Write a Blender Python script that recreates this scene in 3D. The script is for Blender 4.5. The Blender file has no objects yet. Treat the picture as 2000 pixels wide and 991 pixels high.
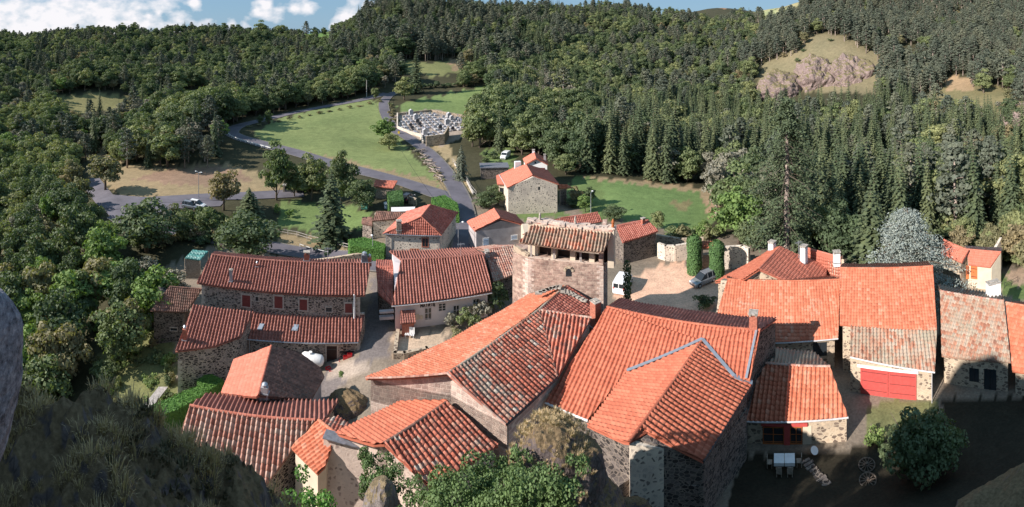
import bpy, bmesh, math, random
import numpy as np
from mathutils import Vector
random.seed(7); RNG = np.random.default_rng(11)
S = bpy.context.scene
R = math.radians
# ------------------------------------------------------------------ camera
# the photograph is a phone panorama: a cylinder of focal length F px (2000 px wide), horizon at Y0
F, Y0, HC = 955.0, 60.0, 38.0
cam = bpy.data.cameras.new('camera'); cam_o = bpy.data.objects.new('camera', cam)
S.collection.objects.link(cam_o); S.camera = cam_o
cam_o.location = (0, 0, HC); cam_o.rotation_euler = (R(90), 0, 0)
cam.type = 'PANO'; cam.panorama_type = 'CENTRAL_CYLINDRICAL'
cam.central_cylindrical_range_u_min = -1000 / F; cam.central_cylindrical_range_u_max = 1000 / F
cam.central_cylindrical_range_v_min = -(991 - Y0) / F; cam.central_cylindrical_range_v_max = Y0 / F
cam.central_cylindrical_radius = 1.0
cam.clip_start = 0.05; cam.clip_end = 20000
S.render.engine = 'CYCLES'
S.view_settings.view_transform = 'Standard'; S.view_settings.look = 'None'
S.view_settings.exposure = 0.68; S.view_settings.gamma = 1.0
S.cycles.max_bounces = 5; S.cycles.diffuse_bounces = 2; S.cycles.glossy_bounces = 2
S.cycles.transmission_bounces = 3; S.cycles.volume_bounces = 0
S.cycles.use_denoising = True
# ------------------------------------------------------------------ sky and sun
SUN_EL = 30.0
SUN_TRAVEL = (math.cos(R(20)), math.sin(R(20)))        # light travels to the right and away
sun = bpy.data.lights.new('sun', 'SUN'); sun_o = bpy.data.objects.new('sun', sun)
S.collection.objects.link(sun_o); sun_o.location = (-60, -30, 90)
ld = Vector((SUN_TRAVEL[0] * math.cos(R(SUN_EL)), SUN_TRAVEL[1] * math.cos(R(SUN_EL)), -math.sin(R(SUN_EL))))
sun_o.rotation_euler = ld.to_track_quat('-Z', 'Y').to_euler()
sun.energy = 5.0; sun.angle = R(0.5); sun.color = (1.0, 0.93, 0.86)
W = bpy.data.worlds.new('World'); S.world = W; W.use_nodes = True
wn = W.node_tree.nodes; wl = W.node_tree.links
bg = wn['Background']; bg.inputs['Strength'].default_value = 0.05
sky = wn.new('ShaderNodeTexSky'); sky.sky_type = 'NISHITA'; sky.sun_disc = False
sky.sun_elevation = R(SUN_EL); sky.sun_rotation = math.atan2(-SUN_TRAVEL[0], -SUN_TRAVEL[1])
sky.air_density = 1.0; sky.dust_density = .4; sky.ozone_density = 4.0; sky.altitude = 900
tc = wn.new('ShaderNodeTexCoord')
def wmath(op, a, b=None, c=None):
    n = wn.new('ShaderNodeMath'); n.operation = op
    for i, s in enumerate((a, b, c)):
        if s is None: continue
        if isinstance(s, (int, float)): n.inputs[i].default_value = s
        else: wl.new(s, n.inputs[i])
    return n.outputs[0]
def sky_dir(px, py):
    t = (px - 1000) / F
    v = Vector((math.sin(t), math.cos(t), (Y0 - py) / F)); return v.normalized()
cloud = None
nz = wn.new('ShaderNodeTexNoise'); nz.inputs['Scale'].default_value = 22; nz.inputs['Detail'].default_value = 7
mp = wn.new('ShaderNodeMapping'); mp.inputs['Scale'].default_value = (1, 1, 1.7)
wl.new(tc.outputs['Generated'], mp.inputs['Vector']); wl.new(mp.outputs[0], nz.inputs['Vector'])
for px, py, rad in ((500, 20, .026), (520, 14, .034), (545, 20, .03), (572, 15, .028), (600, 13, .024), (455, 48, .02), (478, 45, .024), (696, 32, .036), (676, 44, .034), (655, 52, .022), (718, 18, .026), (290, 30, .02), (310, 26, .018), (380, 8, .02),
                    (-60, 30, .36), (100, 50, .24), (230, 60, .15), (330, 70, .10), (400, 75, .05), (60, -80, .16), (1900, -60, .1), (1250, -90, .08)):
    vd = wn.new('ShaderNodeVectorMath'); vd.operation = 'DISTANCE'
    wl.new(tc.outputs['Generated'], vd.inputs[0]); vd.inputs[1].default_value = sky_dir(px, py)
    m = wmath('SUBTRACT', 1.0, wmath('DIVIDE', vd.outputs['Value'], rad))
    cloud = m if cloud is None else wmath('SMOOTH_MAX', cloud, m, .25)
cm = wmath('MULTIPLY_ADD', nz.outputs['Fac'], 3.6, wmath('MULTIPLY_ADD', cloud, 1.5, -2.1))
cl = wn.new('ShaderNodeClamp'); wl.new(cm, cl.inputs[0])
mx = wn.new('ShaderNodeMix'); mx.data_type = 'RGBA'
wl.new(cl.outputs[0], mx.inputs['Factor']); tint = wn.new('ShaderNodeMix'); tint.data_type = 'RGBA'; tint.inputs['Factor'].default_value = .72
wl.new(sky.outputs[0], tint.inputs['A']); tint.inputs['B'].default_value = (3.6, 6.2, 8.9, 1); wl.new(tint.outputs['Result'], mx.inputs['A']); mx.inputs['B'].default_value = (12.0, 11.8, 12.2, 1)
wl.new(mx.outputs['Result'], bg.inputs['Color'])
# ------------------------------------------------------------------ geometry of the view: a pixel and a height give a real place
def P(px, py, z):
    d = F * (HC - z) / (py - Y0); t = (px - 1000) / F
    return Vector((d * math.sin(t), d * math.cos(t), z))
def PD(px, d, z=0.0):
    t = (px - 1000) / F
    return Vector((d * math.sin(t), d * math.cos(t), z))
class Plane:
    def __init__(s, a, b, c):
        s.p = a.copy(); s.n = (b - a).cross(c - a).normalized()
        if s.n.z < 0: s.n = -s.n
    def at(s, px, py):
        t = (px - 1000) / F; v = Vector((math.sin(t), math.cos(t), (Y0 - py) / F)); o = Vector((0, 0, HC))
        return o + v * ((s.p - o).dot(s.n) / v.dot(s.n))
    def z(s, x, y): return s.p.z - ((x - s.p.x) * s.n.x + (y - s.p.y) * s.n.y) / s.n.z
# ------------------------------------------------------------------ terrain: height as columns of (distance, height) or (distance, None, image row)
HILL = [(3, 34.4), (5, 32.0), (8, 28.6), (12, 24.6), (16, 20.6), (20, 16.6), (24, 12.2)]
COLS = {
 -600: HILL + [(32, 3), (45, -8), (80, -16), (130, -18), (200, -17), (300, -5), (450, 8), (600, 24), (900, 30), (4000, 20)],
 0: HILL + [(32, 1), (40, -7), (60, -12), (80, -15), (130, -18), (190, -18), (235, None, 262), (280, None, 222), (350, None, 172), (450, None, 122), (600, None, 78), (900, 24), (4000, 0)],
 200: HILL + [(32, 2), (40, -5), (60, -7), (80, -7), (100, -6), (120, None, 400), (150, None, 345), (200, None, 300), (285, None, 205), (400, None, 132), (600, None, 70), (900, 28), (4000, 0)],
 400: HILL + [(32, 1.5), (42, -2), (52, -4), (64, -4), (80, -4.2), (100, None, 462), (120, None, 393), (150, None, 330), (180, None, 258), (250, None, 215), (350, None, 165), (450, None, 118), (600, None, 66), (900, 33), (4000, 0)],
 600: HILL + [(32, 1.5), (42, -1.0), (52, -2), (66, -2.5), (80, -2.8), (95, None, 480), (112, None, 415), (145, None, 320), (180, None, 262), (215, None, 215), (300, None, 172), (400, None, 130), (550, None, 92), (700, None, 70), (900, 30), (4000, 0)],
 800: HILL + [(32, 2.5), (38, 1), (50, 0), (65, 0), (80, 0), (100, 0), (117, None, 370), (135, None, 335), (180, None, 270), (230, None, 200), (270, None, 170), (330, None, 132), (400, None, 90), (480, None, 48), (560, None, 14), (700, 64), (1200, 40), (4000, 0)],
 1000: HILL + [(32, 2.5), (38, 0.5), (50, 0), (75, 0), (100, 0), (115, 0), (150, 0), (175, None, 262), (220, None, 222), (270, None, 182), (330, None, 142), (400, None, 100), (500, None, 58), (600, None, 28), (700, 56), (1200, 40), (4000, 0)],
 1200: HILL + [(32, 4), (40, 1), (50, 0), (75, 0), (86, 0), (103, None, 418), (130, None, 345), (145, None, 315), (180, None, 282), (230, None, 245), (300, None, 195), (380, None, 135), (480, None, 80), (600, None, 42), (750, None, 16), (1000, 66), (4000, 0)],
 1400: HILL + [(32, 4), (40, 1.5), (50, 0.3), (75, 0), (95, None, 462), (110, None, 418), (130, None, 372), (160, None, 330), (200, None, 288), (250, None, 242), (320, None, 188), (400, None, 132), (520, None, 82), (700, None, 55), (1000, None, 38), (1500, None, 24), (3000, None, 12), (4000, 150)],
 1600: HILL + [(32, 4.5), (40, 1.2), (50, 1), (75, 0), (90, -1), (110, -4), (140, -8), (180, -10), (230, -8), (270, None, 205), (305, None, 172), (325, None, 118), (350, None, 82), (380, None, 55), (430, None, 30), (520, None, 5), (700, 85), (1000, 95), (4000, 60)],
 1800: HILL + [(32, 5), (40, 1.2), (50, 1), (62, .5), (75, 0), (90, 0), (110, -3), (140, -6), (180, -7), (220, None, 240), (260, None, 192), (300, None, 152), (350, None, 102), (420, None, 60), (520, None, 5), (700, 95), (1000, 110), (4000, 60)],
 2000: HILL + [(32, 6), (40, 2.5), (50, 1), (60, .8), (75, 0), (90, -2), (120, -3), (150, -1), (180, None, 248), (220, None, 212), (260, None, 182), (310, None, 140), (360, None, 95), (450, None, 35), (600, None, -20), (900, 100), (4000, 60)],
}
COLS[2600] = COLS[2000]; COLS[640] = COLS[600]; COLS[720] = COLS[800][:-4] + [(560, None, 26), (700, 52), (1200, 40), (4000, 0)]
NP, NL = 321, 280
gpx = np.linspace(-600, 2600, NP); gl = np.linspace(math.log(3), math.log(4000), NL)
cz = []
ck = sorted(COLS)
for k in ck:
    pts = []
    for t in COLS[k]:
        z = t[1] if t[1] is not None else HC - (t[2] - Y0) * t[0] / F
        pts.append((math.log(t[0]), z))
    cz.append(np.interp(gl, [p[0] for p in pts], [p[1] for p in pts]))
cz = np.array(cz)
ZG = np.empty((NP, NL))
for j in range(NL): ZG[:, j] = np.interp(gpx, ck, cz[:, j])
def blur(a, axis, n):
    for _ in range(n):
        b = np.moveaxis(a, axis, 0); c = b.copy()
        c[1:-1] = (b[:-2] + 2 * b[1:-1] + b[2:]) / 4; a = np.moveaxis(c, 0, axis)
    return a
ZG = blur(ZG, 0, 14); ZG = blur(ZG, 1, 2)
def T(x, y):
    x = np.asarray(x, float); y = np.asarray(y, float)
    d = np.clip(np.hypot(x, y), 3.001, 3990); px = 1000 + F * np.arctan2(x, y)
    px = np.clip(px, -599, 2599)
    a = (px + 600) / 3200 * (NP - 1); b = (np.log(d) - gl[0]) / (gl[-1] - gl[0]) * (NL - 1)
    i = np.clip(a.astype(int), 0, NP - 2); j = np.clip(b.astype(int), 0, NL - 2); fa = a - i; fb = b - j
    z = ZG[i, j] * (1 - fa) * (1 - fb) + ZG[i + 1, j] * fa * (1 - fb) + ZG[i, j + 1] * (1 - fa) * fb + ZG[i + 1, j + 1] * fa * fb
    amp = np.clip((d - 90) / 200, 0, 1) * np.clip((d - 60) / 100, 0.0, 1.6)
    z = z + amp * (np.sin(x * .061 + 1.3) * np.sin(y * .053 + .4) * 1.1 + np.sin(x * .023 + y * .031) * 1.6 * np.clip((d - 250) / 200, 0, 1))
    return z
def Tz(x, y): return float(T(x, y))
_ds = np.exp(np.linspace(math.log(10), math.log(3500), 2500))
def G(px, py):
    """first place where the line of sight through a pixel meets the ground"""
    t = (px - 1000) / F
    x = _ds * math.sin(t); y = _ds * math.cos(t); zr = HC - (py - Y0) * _ds / F
    h = T(x, y); hit = np.nonzero(h[1:] >= zr[1:])[0]
    k = hit[0] + 1 if len(hit) else len(_ds) - 1
    return Vector((x[k], y[k], h[k]))
def proj(x, y, z):
    d = np.hypot(x, y); return 1000 + F * np.arctan2(x, y), Y0 + F * (HC - z) / d
def inpoly(px, py, poly):
    px = np.asarray(px); py = np.asarray(py); r = np.zeros(px.shape, bool); n = len(poly)
    for i in range(n):
        x1, y1 = poly[i]; x2, y2 = poly[(i + 1) % n]
        if y1 == y2: continue
        c = ((y1 > py) != (y2 > py)) & (px < (x2 - x1) * (py - y1) / (y2 - y1) + x1); r ^= c
    return r
# ------------------------------------------------------------------ materials
MATS = {}
class NT:
    def __init__(s, name, rough=.85, spec=.25):
        s.m = bpy.data.materials.new(name); s.m.use_nodes = True; s.n = s.m.node_tree.nodes; s.l = s.m.node_tree.links
        s.b = s.n['Principled BSDF']; s.b.inputs['Roughness'].default_value = rough; s.b.inputs['Specular IOR Level'].default_value = spec
        s.tc = s.n.new('ShaderNodeTexCoord')
    def obj(s, scale=(1, 1, 1)):
        m = s.n.new('ShaderNodeMapping'); m.inputs['Scale'].default_value = scale; s.l.new(s.tc.outputs['Object'], m.inputs[0]); return m.outputs[0]
    def noise(s, sc, det=4, vec=None, rough=.6, dist=0):
        n = s.n.new('ShaderNodeTexNoise'); n.inputs['Scale'].default_value = sc; n.inputs['Detail'].default_value = det
        n.inputs['Roughness'].default_value = rough; n.inputs['Distortion'].default_value = dist
        s.l.new(vec if vec else s.tc.outputs['Object'], n.inputs['Vector']); return n.outputs['Fac']
    def vor(s, sc, feat='F1', vec=None, out='Distance', rnd=1.0):
        n = s.n.new('ShaderNodeTexVoronoi'); n.feature = feat; n.inputs['Scale'].default_value = sc; n.inputs['Randomness'].default_value = rnd
        s.l.new(vec if vec else s.tc.outputs['Object'], n.inputs['Vector']); return n.outputs[out]
    def ramp(s, fac, stops, interp='LINEAR'):
        r = s.n.new('ShaderNodeValToRGB'); e = r.color_ramp.elements; r.color_ramp.interpolation = interp
        while len(e) < len(stops): e.new(.5)
        for k, (p, c) in enumerate(stops):
            e[k].position = p; e[k].color = (*c, 1) if len(c) == 3 else c
        s.l.new(fac, r.inputs[0]); return r.outputs[0]
    def mix(s, fac, a, b, blend='MIX'):
        m = s.n.new('ShaderNodeMix'); m.data_type = 'RGBA'; m.blend_type = blend
        for v, i in ((fac, 'Factor'), (a, 'A'), (b, 'B')):
            if isinstance(v, (int, float)): m.inputs[i].default_value = v
            elif isinstance(v, tuple): m.inputs[i].default_value = (*v, 1)
            else: s.l.new(v, m.inputs[i])
        return m.outputs['Result']
    def math(s, op, a, b=0.0):
        n = s.n.new('ShaderNodeMath'); n.operation = op; n.use_clamp = False
        for i, v in enumerate((a, b)):
            if isinstance(v, (int, float)): n.inputs[i].default_value = v
            else: s.l.new(v, n.inputs[i])
        return n.outputs[0]
    def attr(s, name, out='Fac'):
        n = s.n.new('ShaderNodeAttribute'); n.attribute_name = name; return n.outputs[out]
    def rnd(s): return s.n.new('ShaderNodeObjectInfo').outputs['Random']
    def col(s, c):
        if isinstance(c, tuple): s.b.inputs['Base Color'].default_value = (*c, 1)
        else: s.l.new(c, s.b.inputs['Base Color'])
    def bump(s, h, dist=.03, st=.8):
        b = s.n.new('ShaderNodeBump'); b.inputs['Distance'].default_value = dist; b.inputs['Strength'].default_value = st
        s.l.new(h, b.inputs['Height']); s.l.new(b.outputs[0], s.b.inputs['Normal'])
def plain(name, c, rough=.6, spec=.4, metal=0, var=.12, sc=3):
    t = NT(name, rough, spec); t.b.inputs['Metallic'].default_value = metal
    n = t.noise(sc, 5); lo = tuple(x * (1 - var * 1.6) for x in c); hi = tuple(min(1, x * (1 + var)) for x in c)
    t.col(t.ramp(n, [(.3, lo), (.7, hi)])); MATS[name] = t.m; return t.m
def rubble(name, dark, pale, mortar, sc=3.2, mw=.055, blockz=1.35, pm=.35):
    """random rubble masonry: stones of two tones set in wide pale mortar"""
    t = NT(name, .92, .15); v = t.obj((1, 1, blockz))
    nz = t.n.new('ShaderNodeTexNoise'); nz.inputs['Scale'].default_value = 2.5; t.l.new(v, nz.inputs['Vector'])
    mxv = t.n.new('ShaderNodeMix'); mxv.data_type = 'VECTOR'; mxv.inputs['Factor'].default_value = .06
    t.l.new(v, mxv.inputs['A']); t.l.new(nz.outputs['Color'], mxv.inputs['B']); vv = mxv.outputs['Result']
    e = t.vor(sc, 'DISTANCE_TO_EDGE', vv); c = t.vor(sc, 'F1', vv, 'Color')
    sp = t.n.new('ShaderNodeSeparateColor'); t.l.new(c, sp.inputs[0])
    st = t.ramp(sp.outputs[0], [(0, tuple(x * .6 for x in dark)), (.45, dark), (1 - pm, tuple((a + b) / 2 for a, b in zip(dark, pale))), (1, pale)])
    st = t.mix(.5, st, t.ramp(t.noise(9, 4), [(.3, (.55, .55, .55)), (.7, (1.3, 1.3, 1.3))]), 'MULTIPLY')
    mo = t.mix(1, mortar, t.ramp(t.noise(.5, 4), [(.3, (.72, .7, .7)), (.7, (1.12, 1.1, 1.05))]), 'MULTIPLY')
    k = t.ramp(t.math('ADD', e, t.math('MULTIPLY', t.noise(1.1, 3), -.07)), [(mw - .05, (1, 1, 1)), (mw, (0, 0, 0))])
    t.col(t.mix(k, st, mo)); t.bump(t.math('MINIMUM', e, .15), .05, .7); MATS[name] = t.m; return t.m
rubble('basalt_rubble', (.075, .062, .06), (.34, .28, .25), (.46, .38, .32), 2.7, .075, 1.9, .34)
rubble('pale_rubble', (.27, .23, .20), (.60, .52, .44), (.72, .63, .53), 2.6, .20, 1.2, .6)
rubble('tan_rubble', (.24, .18, .14), (.55, .43, .31), (.52, .43, .33), 2.6, .09, 1.5, .6)
rubble('dark_rubble', (.06, .052, .05), (.18, .15, .135), (.25, .21, .18), 2.8, .06, 1.8)
rubble('dressed_stone', (.34, .23, .20), (.50, .37, .31), (.60, .49, .41), 2.1, .04, 1.9, .6)
rubble('red_rubble', (.36, .23, .19), (.54, .39, .33), (.60, .47, .40), 2.7, .05, 2.3, .6)
def masonry(name, c1, c2, mortar, bw, bh, ms=.035, dark=.3):
    """coursed cut stone, courses level, joints wandering a little"""
    t = NT(name, .92, .15); sp = t.n.new('ShaderNodeSeparateXYZ'); t.l.new(t.tc.outputs['Object'], sp.inputs[0]); cb = t.n.new('ShaderNodeCombineXYZ')
    wob = t.math('MULTIPLY', t.noise(1.3, 3), .35); t.l.new(t.math('ADD', t.math('SUBTRACT', sp.outputs[0], t.math('MULTIPLY', sp.outputs[1], .6)), wob), cb.inputs[0])
    t.l.new(t.math('ADD', sp.outputs[2], t.math('MULTIPLY', t.noise(.9, 3), .28)), cb.inputs[1])
    b = t.n.new('ShaderNodeTexBrick'); t.l.new(cb.outputs[0], b.inputs['Vector']); b.inputs['Color1'].default_value = (*c1, 1); b.inputs['Color2'].default_value = (*c2, 1); b.inputs['Mortar'].default_value = (*mortar, 1)
    b.inputs['Scale'].default_value = 1; b.inputs['Mortar Size'].default_value = ms; b.inputs['Mortar Smooth'].default_value = .6; b.inputs['Brick Width'].default_value = bw; b.inputs['Row Height'].default_value = bh; b.offset = .43; b.squash = .8; b.squash_frequency = 3
    c = t.mix(.7, b.outputs['Color'], t.ramp(t.noise(1.9, 6), [(.3, (1 - dark * 1.6,) * 3), (.65, (1.2, 1.18, 1.15))]), 'MULTIPLY'); c = t.mix(.5, c, t.ramp(t.noise(14, 4), [(.3, (.7, .7, .7)), (.7, (1.25, 1.25, 1.25))]), 'MULTIPLY')
    t.col(c); t.bump(t.math('ADD', t.math('MULTIPLY', b.outputs['Fac'], -.6), t.noise(7, 5)), .05, .7); MATS[name] = t.m
masonry('dressed_stone', (.46, .345, .30), (.62, .49, .42), (.72, .61, .53), .66, .36, .03, .22)
masonry('red_rubble', (.33, .215, .18), (.52, .38, .31), (.54, .42, .35), .56, .27, .022, .4)
rubble('pink_render', (.40, .30, .26), (.58, .46, .39), (.62, .50, .43), 2.4, .19, 1.4, .7)
plain('mairie_render', (.66, .58, .56), .9, .2, var=.06, sc=.9)
plain('grey_render', (.40, .36, .36), .95, .2, var=.14, sc=.8)
plain('cream_render', (.62, .52, .40), .95, .2, var=.1, sc=.8)
plain('white_paint', (.78, .77, .76), .6, .3, var=.05)
plain('quoin_stone', (.50, .42, .36), .9, .2, var=.2, sc=4)
plain('red_shutter', (.20, .045, .040), .55, .4, var=.15, sc=6)
plain('red_door', (.52, .085, .075), .5, .4, var=.1, sc=4)
plain('dark_door', (.035, .018, .016), .6, .3)
plain('orange_wood', (.40, .12, .035), .5, .4, var=.15)
plain('orange_door', (.62, .17, .06), .5, .4, var=.1)
plain('blue_shutter', (.42, .50, .62), .6, .3)
plain('grey_zinc', (.42, .44, .48), .4, .5, .5, var=.1)
plain('pale_gutter', (.60, .58, .58), .45, .5, .2, var=.1)
plain('dark_metal', (.05, .05, .055), .5, .5, .5)
plain('old_wood', (.36, .29, .23), .85, .2, var=.3, sc=5)
plain('grey_wood', (.50, .45, .42), .85, .2, var=.25, sc=5)
plain('brick_red', (.42, .15, .10), .85, .2, var=.25, sc=7)
plain('mortar_cap', (.42, .37, .32), .95, .15, var=.35, sc=4)
plain('red_plastic', (.62, .04, .045), .35, .5)
plain('letter_black', (.03, .02, .02), .7, .2)
plain('slate_grey', (.17, .17, .19), .55, .4, var=.25, sc=3)
plain('green_plastic', (.13, .36, .32), .4, .5, var=.25, sc=2)
plain('asphalt', (.135, .125, .145), .9, .2, var=.16, sc=.25)
plain('pale_kerb', (.5, .46, .42), .9, .2, var=.15)
plain('bark', (.16, .125, .10), .95, .1, var=.35, sc=4)
plain('pale_bark', (.36, .29, .25), .95, .1, var=.3, sc=3)
plain('rubber', (.02, .02, .02), .8, .2)
plain('car_grey', (.36, .37, .40), .25, .6, .5, var=.02)
plain('van_white', (.80, .80, .80), .3, .5, var=.02)
plain('tomb_pale', (.44, .43, .44), .6, .4, var=.2, sc=1.5)
plain('tomb_grey', (.30, .30, .34), .4, .5, var=.25, sc=1.5)
plain('tomb_dark', (.06, .06, .07), .25, .6, var=.2)
t = NT('glass_dark', .08, .6); t.col((.025, .03, .035)); MATS['glass_dark'] = t.m
def tiles(name, stops, moss=None, mossamt=.0, grime=.35):
    t = NT(name, .82, .22)
    c = t.ramp(t.attr('tcol'), stops)
    n = t.noise(7, 5); c = t.mix(.5, c, t.ramp(n, [(.25, (.72, .70, .70)), (.7, (1.14, 1.12, 1.1))]), 'MULTIPLY')
    big = t.noise(.35, 4); c = t.mix(grime, c, t.ramp(big, [(.3, (.6, .58, .58)), (.65, (1.15, 1.15, 1.15))]), 'MULTIPLY')
    if moss:
        f = t.ramp(t.math('ADD', t.math('MULTIPLY', t.noise(.22, 3), .7), t.math('MULTIPLY', t.noise(2.6, 6), .55)), [(.66 - mossamt, (0, 0, 0)), (.80 - mossamt, (.85, .85, .85))])
        c = t.mix(f, c, moss)
    t.col(c); MATS[name] = t.m; return t.m
O1, O2, O3 = (.48, .148, .088), (.40, .115, .068), (.53, .18, .11)
tiles('tiles_new', [(0, O2), (.5, O1), (1, O3)], None, 0, .10)
tiles('tiles_red', [(0, (.33, .10, .075)), (.5, (.44, .15, .11)), (1, (.52, .21, .16))], None, 0, .15)
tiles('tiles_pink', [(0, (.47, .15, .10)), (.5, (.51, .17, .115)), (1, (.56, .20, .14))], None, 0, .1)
tiles('tiles_mixed', [(0, (.13, .07, .06)), (.12, (.30, .11, .08)), (.35, (.46, .14, .09)), (.6, (.54, .18, .12)), (.8, (.48, .26, .19)), (.88, (.42, .33, .27)), (1, (.55, .47, .40))], (.36, .31, .25), .02, .35)
tiles('tiles_lichen', [(0, (.22, .11, .08)), (.25, (.38, .17, .11)), (.5, (.40, .25, .18)), (.75, (.38, .30, .24)), (1, (.44, .37, .30))], (.29, .26, .20), .08, .3)
tiles('tiles_pale', [(0, (.30, .13, .10)), (.3, (.42, .19, .14)), (.6, (.48, .28, .22)), (1, (.54, .38, .31))], (.42, .35, .28), .03, .3)
tiles('tiles_orange_old', [(0, (.42, .125, .07)), (.4, (.50, .16, .09)), (.8, (.54, .20, .12)), (1, (.55, .28, .19))], (.48, .30, .22), -.02, .2)
tiles('tiles_tower', [(0, (.16, .10, .08)), (.3, (.34, .21, .15)), (.55, (.48, .33, .25)), (.75, (.50, .19, .12)), (.9, (.54, .22, .14)), (1, (.50, .43, .34))], (.30, .25, .19), .04, .4)
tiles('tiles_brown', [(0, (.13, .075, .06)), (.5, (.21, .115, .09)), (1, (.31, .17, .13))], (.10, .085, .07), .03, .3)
tiles('tiles_striped', [(0, (.26, .105, .08)), (.5, (.32, .13, .10)), (1, (.39, .17, .135))], None, 0, .15)
def foliage(name, c1, c2, c3, tr=.25):
    """leaf colour varies from leaf to leaf and from tree to tree"""
    t = NT(name, .65, .25); r = t.rnd()
    c = t.ramp(r, [(0, c1), (.5, c2), (1, c3)])
    a = t.attr('lv'); c = t.mix(.8, c, t.ramp(a, [(0, (.62, .66, .7)), (1, (1.35, 1.3, 1.15))]), 'MULTIPLY')
    t.col(c); tl = t.n.new('ShaderNodeBsdfTranslucent'); t.l.new(t.mix(1, c, (1.2, 1.35, .5), 'MULTIPLY'), tl.inputs[0])
    ms = t.n.new('ShaderNodeMixShader'); ms.inputs[0].default_value = tr
    t.l.new(t.b.outputs[0], ms.inputs[1]); t.l.new(tl.outputs[0], ms.inputs[2]); t.l.new(ms.outputs[0], t.n['Material Output'].inputs[0])
    MATS[name] = t.m; return t.m
foliage('leaf_broad', (.125, .165, .075), (.185, .218, .105), (.25, .262, .125))
foliage('leaf_dark', (.080, .115, .062), (.110, .145, .075), (.140, .170, .085))
foliage('leaf_bright', (.15, .23, .075), (.17, .25, .08), (.19, .25, .09))
foliage('leaf_olive', (.19, .185, .10), (.23, .21, .12), (.27, .215, .13))
foliage('leaf_spruce', (.080, .108, .060), (.110, .136, .074), (.145, .165, .084), .12)
foliage('leaf_pine', (.090, .108, .086), (.120, .136, .104), (.150, .158, .115), .12)
foliage('leaf_blue', (.29, .325, .31), (.31, .345, .33), (.33, .365, .345), .1)
foliage('leaf_hedge', (.10, .21, .045), (.105, .22, .05), (.11, .23, .05), .15)
foliage('leaf_topiary', (.09, .17, .06), (.095, .18, .06), (.10, .185, .065), .15)
foliage('leaf_grey', (.19, .185, .15), (.22, .21, .17), (.25, .225, .185), .1)
foliage('dry_grass', (.42, .31, .18), (.48, .36, .22), (.52, .40, .26), .2)
foliage('crag_weed', (.10, .085, .05), (.11, .095, .055), (.12, .10, .06), .1)
foliage('leaf_ivy', (.10, .16, .06), (.11, .17, .065), (.12, .18, .07), .15)
# ground: vertex zones pick what covers it (grass, dry slope, dirt, woodland litter, painted shade), noise breaks them up
t = NT('ground_cover', .95, .1)
zc = t.attr('cover', 'Color')
n1 = t.noise(.5, 7, rough=.7); n2 = t.noise(.05, 5); n3 = t.noise(4, 4)
c = t.mix(.55, zc, t.ramp(n1, [(.3, (.62, .62, .6)), (.7, (1.4, 1.38, 1.3))]), 'MULTIPLY')
c = t.mix(.5, c, t.ramp(n2, [(.35, (.72, .75, .7)), (.65, (1.25, 1.15, 1.1))]), 'MULTIPLY')
c = t.mix(.35, c, t.ramp(n3, [(.3, (.5, .5, .5)), (.7, (1.5, 1.5, 1.5))]), 'MULTIPLY')
t.col(c); t.bump(n1, .25, .6); MATS['ground_cover'] = t.m
plain('road_verge', (.20, .18, .16), .95, .1, var=.3)
def rockmat(name, a, b, g, ga):
    t = NT(name, .95, .12)
    n = t.noise(1.3, 8, rough=.68); v = t.vor(2.2, 'DISTANCE_TO_EDGE', t.obj((1, 1, .5)))
    c = t.ramp(n, [(.28, a), (.62, b), (.8, tuple(min(1, x * 1.25) for x in b))])
    c = t.mix(t.ramp(v, [(0, (.5, .5, .5)), (.06, (0, 0, 0))]), c, tuple(x * .45 for x in a))
    geo = t.n.new('ShaderNodeNewGeometry'); sp = t.n.new('ShaderNodeSeparateXYZ'); t.l.new(geo.outputs['Normal'], sp.inputs[0])
    gr = t.ramp(t.math('ADD', sp.outputs[2], t.math('MULTIPLY', t.noise(2.0, 6), .7)), [(1.05 - ga, (0, 0, 0)), (1.2 - ga, (1, 1, 1))])
    c = t.mix(gr, c, t.ramp(t.noise(6, 5), [(.35, tuple(x * .55 for x in g)), (.65, g)]))
    t.col(c); t.bump(t.noise(5, 8, rough=.7), .18, .9); MATS[name] = t.m
rockmat('rock_basalt', (.10, .085, .085), (.25, .215, .20), (.27, .21, .13), .12)
rockmat('rock_pink', (.15, .11, .10), (.33, .25, .23), (.22, .185, .10), .22)
rockmat('rock_crag', (.065, .052, .050), (.19, .15, .14), (.25, .175, .10), .20)
rockmat('rock_wall', (.20, .18, .20), (.42, .38, .40), (.3, .27, .25), -.6)
t = NT('granite', .95, .1); t.col(t.ramp(t.noise(38, 6, rough=.8), [(.35, (.06, .055, .065)), (.5, (.20, .185, .21)), (.68, (.40, .37, .40))])); t.bump(t.noise(22, 6), .012, 1.0); MATS['granite'] = t.m
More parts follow.
